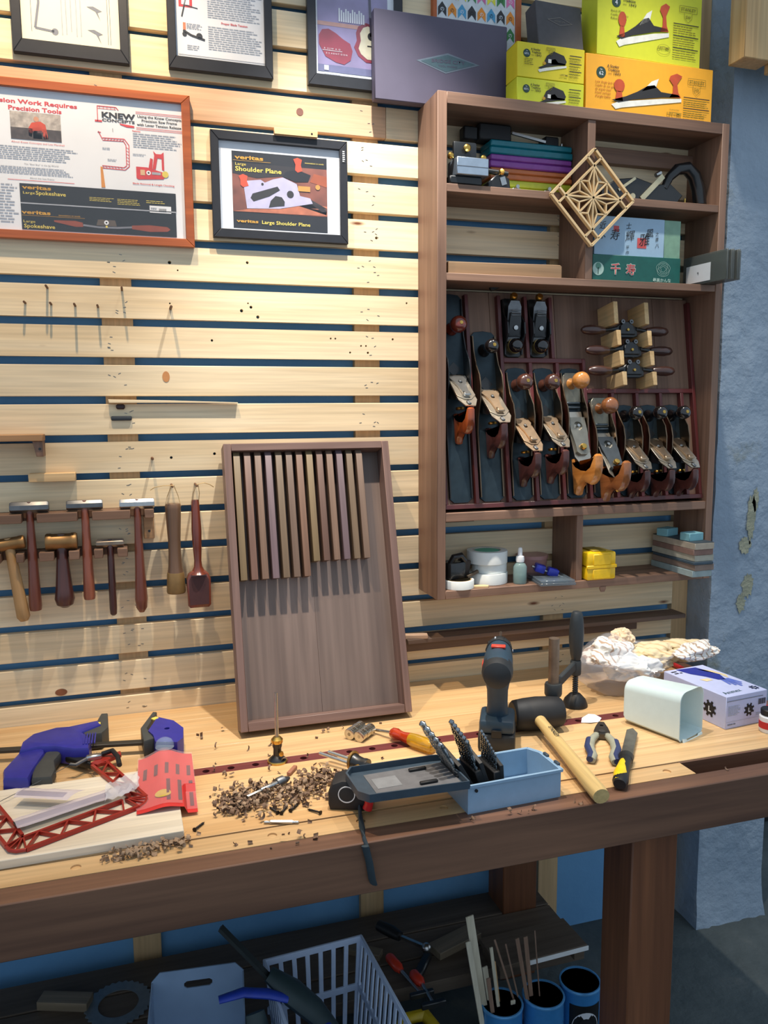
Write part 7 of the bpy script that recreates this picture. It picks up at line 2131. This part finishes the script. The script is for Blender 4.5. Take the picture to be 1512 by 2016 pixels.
# clear tote and white basket on stacked supports
TOTE = film((150, 176, 206), 0.75, 0.25, 'tote_plastic')
t = thing('plastic_tote', 'translucent white plastic tote with a slot handle', 'tote', (0.07, -0.41, 0.0), (0, 0, R(-6)))
Hh = 0.40
b0 = [(-0.10, 0.06), (0.10, 0.06), (0.10, -0.16), (-0.10, -0.16)]
zs = Hh - 0.035
slot = [(0.0, zs + 0.0075), (0.024, zs + 0.0075), (0.03, zs + 0.003), (0.03, zs - 0.005), (0.024, zs - 0.0095), (-0.024, zs - 0.0095), (-0.03, zs - 0.005), (-0.03, zs + 0.003), (-0.024, zs + 0.0075)]
G().prism(with_hole([(-0.085, 0), (0.085, 0), (0.098, Hh - 0.06), (0.098, Hh - 0.02), (0.08, Hh), (0.0, Hh), (-0.08, Hh), (-0.098, Hh - 0.02), (-0.098, Hh - 0.06)], 5, slot), -0.0015, 0.0015, 0, Matrix.Translation((0, 0.06, 0)) @ XZ).obj('end_wall', TOTE, t)
for sx in (-1, 1):
    G().prism([(-0.16, 0), (0.06, 0), (0.06, Hh - 0.02), (-0.16, Hh - 0.06)], -0.0015, 0.0015, 0, Matrix.Translation((sx * 0.0965, 0, 0)) @ YZ).obj('side_wall', TOTE, t)
G().box(-0.095, 0.095, -0.158, 0.058, 0.0, 0.003).obj('base', TOTE, t)
BSK = mat((186, 202, 226), 0.4, var=0.04, name='basket_plastic')
t = thing('slotted_basket', 'white slotted plastic basket full of clamps', 'basket', (0.35, -0.492, 0.0), (0, 0, R(4)))
for sx in (-1, 1):
    for k in range(13):
        y = -0.16 + k * 0.0265
        G().bar((sx * 0.085, y, 0.0), (sx * 0.115, y, 0.37), 0.004, 0.010).obj('side_bar', BSK, t)
    for z, f_ in ((0.02, 0.086), (0.13, 0.096), (0.25, 0.106), (0.365, 0.116)):
        G().box(sx * f_ - 0.003, sx * f_ + 0.003, -0.168, 0.168, z - 0.008, z + 0.008, 0.001).obj('side_band', BSK, t)
for sy in (-1, 1):
    for k in range(8):
        x = -0.085 + k * 0.0243
        G().bar((x, sy * 0.15, 0.0), (x * 1.3, sy * 0.168, 0.37), 0.010, 0.004).obj('end_bar', BSK, t)
    for z, f_ in ((0.02, 0.151), (0.13, 0.157), (0.25, 0.162), (0.365, 0.168)):
        G().box(-0.1 - z * 0.05, 0.1 + z * 0.05, sy * f_ - 0.003, sy * f_ + 0.003, z - 0.008, z + 0.008, 0.001).obj('end_band', BSK, t)
G().box(-0.085, 0.085, -0.15, 0.15, 0.0, 0.006).obj('base', BSK, t)
DCL = mat((34, 54, 58), 0.55, name='dark_teal_plastic')
ROY = mat((34, 62, 170), 0.45, name='royal_blue_plastic')
t = thing('spreader_clamp', 'dark bar clamp with royal blue pads leaning out of the basket', 'clamp', (0.35, -0.47, 0.006))
G().bar((-0.225, 0.085, 0.50), (0.02, -0.02, 0.22), 0.016, 0.008).obj('bar', mat((58, 64, 64), 0.5, 0.5, name='bar_grey'), t)
G().tube([(-0.13, 0.045, 0.40), (-0.085, 0.02, 0.365), (-0.04, 0.0, 0.325), (0.0, -0.02, 0.28)], [0.02, 0.034, 0.032, 0.02], 10, sq=(1, 0.6)).obj('body', DCL, t)
G().tube([(-0.24, 0.0, 0.40), (-0.19, 0.0, 0.405), (-0.14, 0.0, 0.39), (-0.1, 0.0, 0.37)], [0.010, 0.013, 0.014, 0.012], 10, sq=(1, 0.6)).obj('arm', ROY, t)
G().box(-0.075, -0.01, -0.07, -0.02, 0.26, 0.315, 0.008, seg=2).obj('pad', ROY, t)
G().box(0.0, 0.075, -0.10, -0.03, 0.215, 0.265, 0.010, seg=2).obj('jaw', DCL, t)
G().tube([(-0.17, -0.02, 0.37), (-0.16, -0.06, 0.30), (-0.15, -0.09, 0.22), (-0.12, -0.1, 0.1)], [0.02, 0.03, 0.03, 0.024], 10, sq=(1, 0.6)).obj('grip', DCL, t)
REDH = mat((190, 52, 30), 0.35, coat=0.3, name='clamp_handle_red')
for lab, p0, p1, p2 in (('small screw clamp with an orange-red wooden handle on the shelf', (0.548, -0.225, 0.235), (0.566, -0.275, 0.226), (0.59, -0.36, 0.221)), ('small screw clamp with an orange-red handle in front of the shelf heap', (0.588, -0.295, 0.231), (0.6, -0.335, 0.226), (0.605, -0.40, 0.222))):
    t = thing('screw_clamp', lab, 'clamp', p1, (0, 0, 0), 'red handled clamps')
    v0, v2 = Vector(p0) - Vector(p1), Vector(p2) - Vector(p1)
    G().turn(v0, (0, 0, 0), [(0.008, 0), (0.0125, 0.15), (0.0125, 0.8), (0.008, 1.0)], 16).obj('handle', REDH, t)
    G().cyl((0, 0, 0), v2, 0.0045, n=10).obj('screw', STEEL, t)
    G().bar(v2 + Vector((-0.03, 0, 0)), v2 + Vector((0.03, 0, 0)), 0.012, 0.014, bev=0.002).obj('jaw', BLACKIRON, t)
t = thing('ratchet_brace', 'black ratchet tool with a shiny steel joint on the shelf', 'tool', (0.63, -0.19, 0.206))
G().tube([(-0.07, 0.085, 0.03), (-0.045, 0.05, 0.03), (-0.03, 0.025, 0.03)], [0.014, 0.016, 0.012], 12).obj('grip', BLACK, t)
G().bar((-0.03, 0.025, 0.03), (0.015, -0.03, 0.03), 0.008, 0.008).obj('shaft', STEEL, t)
G().ball((0.02, -0.038, 0.03), 0.013, 14).obj('joint', STEEL, t)
G().bar((0.02, -0.05, 0.02), (-0.03, -0.11, 0.014), 0.022, 0.018, bev=0.004).obj('body', BLACKIRON, t)
YEL = mat((176, 150, 22), 0.45, name='spring_clamp_yellow')
t = thing('spring_clamp', 'yellow and black spring clamp lying beside the basket', 'clamp', (0.56, -0.40, 0.0))
G().box(-0.05, 0.05, -0.045, 0.045, 0.0, 0.155, 0.004).obj('support_block', SHELFW, t)
G().tube([(-0.05, -0.02, 0.175), (-0.02, 0.02, 0.18), (0.03, 0.02, 0.18), (0.045, -0.03, 0.175)], [0.016, 0.018, 0.018, 0.014], 10).obj('arms', YEL, t)
G().box(-0.02, 0.02, -0.045, 0.0, 0.158, 0.19, 0.006).obj('jaws', BLACK, t)
t = thing('saw_blade', 'toothed grey ring blade lying on the lower shelf', 'saw blade', (-0.10, -0.155, 0.206), (0, 0, 0))
vs, fs = [], []
N = 60
for z in (0.0, 0.003):
    for i in range(N):
        a = 2 * PI * i / N
        rr = 0.077 if i % 2 else 0.071
        vs += [(rr * math.cos(a), rr * math.sin(a), z), (0.046 * math.cos(a), 0.046 * math.sin(a), z)]
for i in range(N):
    j = (i + 1) % N
    fs += [(2 * i, 2 * j, 2 * j + 1, 2 * i + 1), (2 * N + 2 * i, 2 * N + 2 * i + 1, 2 * N + 2 * j + 1, 2 * N + 2 * j), (2 * i, 2 * N + 2 * i, 2 * N + 2 * j, 2 * j), (2 * i + 1, 2 * j + 1, 2 * N + 2 * j + 1, 2 * N + 2 * i + 1)]
G().raw(vs, fs).obj('blade_ring', mat((120, 132, 140), 0.5, 0.5, name='grey_blade'), t, smooth=20)
OFF = wood((104, 92, 74), (132, 118, 98), 0, name='grey_offcut')
for k, (x, y, z, l, w, h, r_, lab) in enumerate(((-0.19, -0.25, 0.205, 0.05, 0.02, 0.02, 15, 'short grey offcut near the ring blade on the shelf'), (-0.22, -0.12, 0.205, 0.12, 0.04, 0.022, -20, 'longer grey offcut at the back of the lower shelf'), (0.74, -0.20, 0.205, 0.14, 0.05, 0.02, 18, 'flat offcut between the steel-jointed tool and the painted plank'), (0.50, -0.16, 0.205, 0.10, 0.03, 0.016, -35, 'narrow offcut lying behind the red handled clamps'))):
    o = G().box(-l / 2, l / 2, -w / 2, w / 2, 0, h, 0.001).obj('wood_offcut', OFF, loc=(x, y, z), rot=(0, 0, R(r_)))
    tag(o, lab, 'offcut', 'offcuts under the bench')
# beyond the pillar
t = thing('dark_cabinet', 'dark cabinet with a bright red edge in the space beyond the pillar', 'cabinet', (2.30, 0.55, 0.0))
G().box(-0.2, 0.3, -0.2, 0.3, 0.06, 0.9, 0.01).obj('body', mat((38, 40, 40), 0.6, name='cabinet_dark'), t)
G().box(-0.202, -0.17, -0.206, -0.19, 0.35, 0.9, 0.002).obj('red_edge', mat((176, 36, 32), 0.5, name='cabinet_red'), t)
G().box(-0.18, 0.28, -0.18, 0.28, 0.0, 0.06).obj('plinth', BLACK, t)
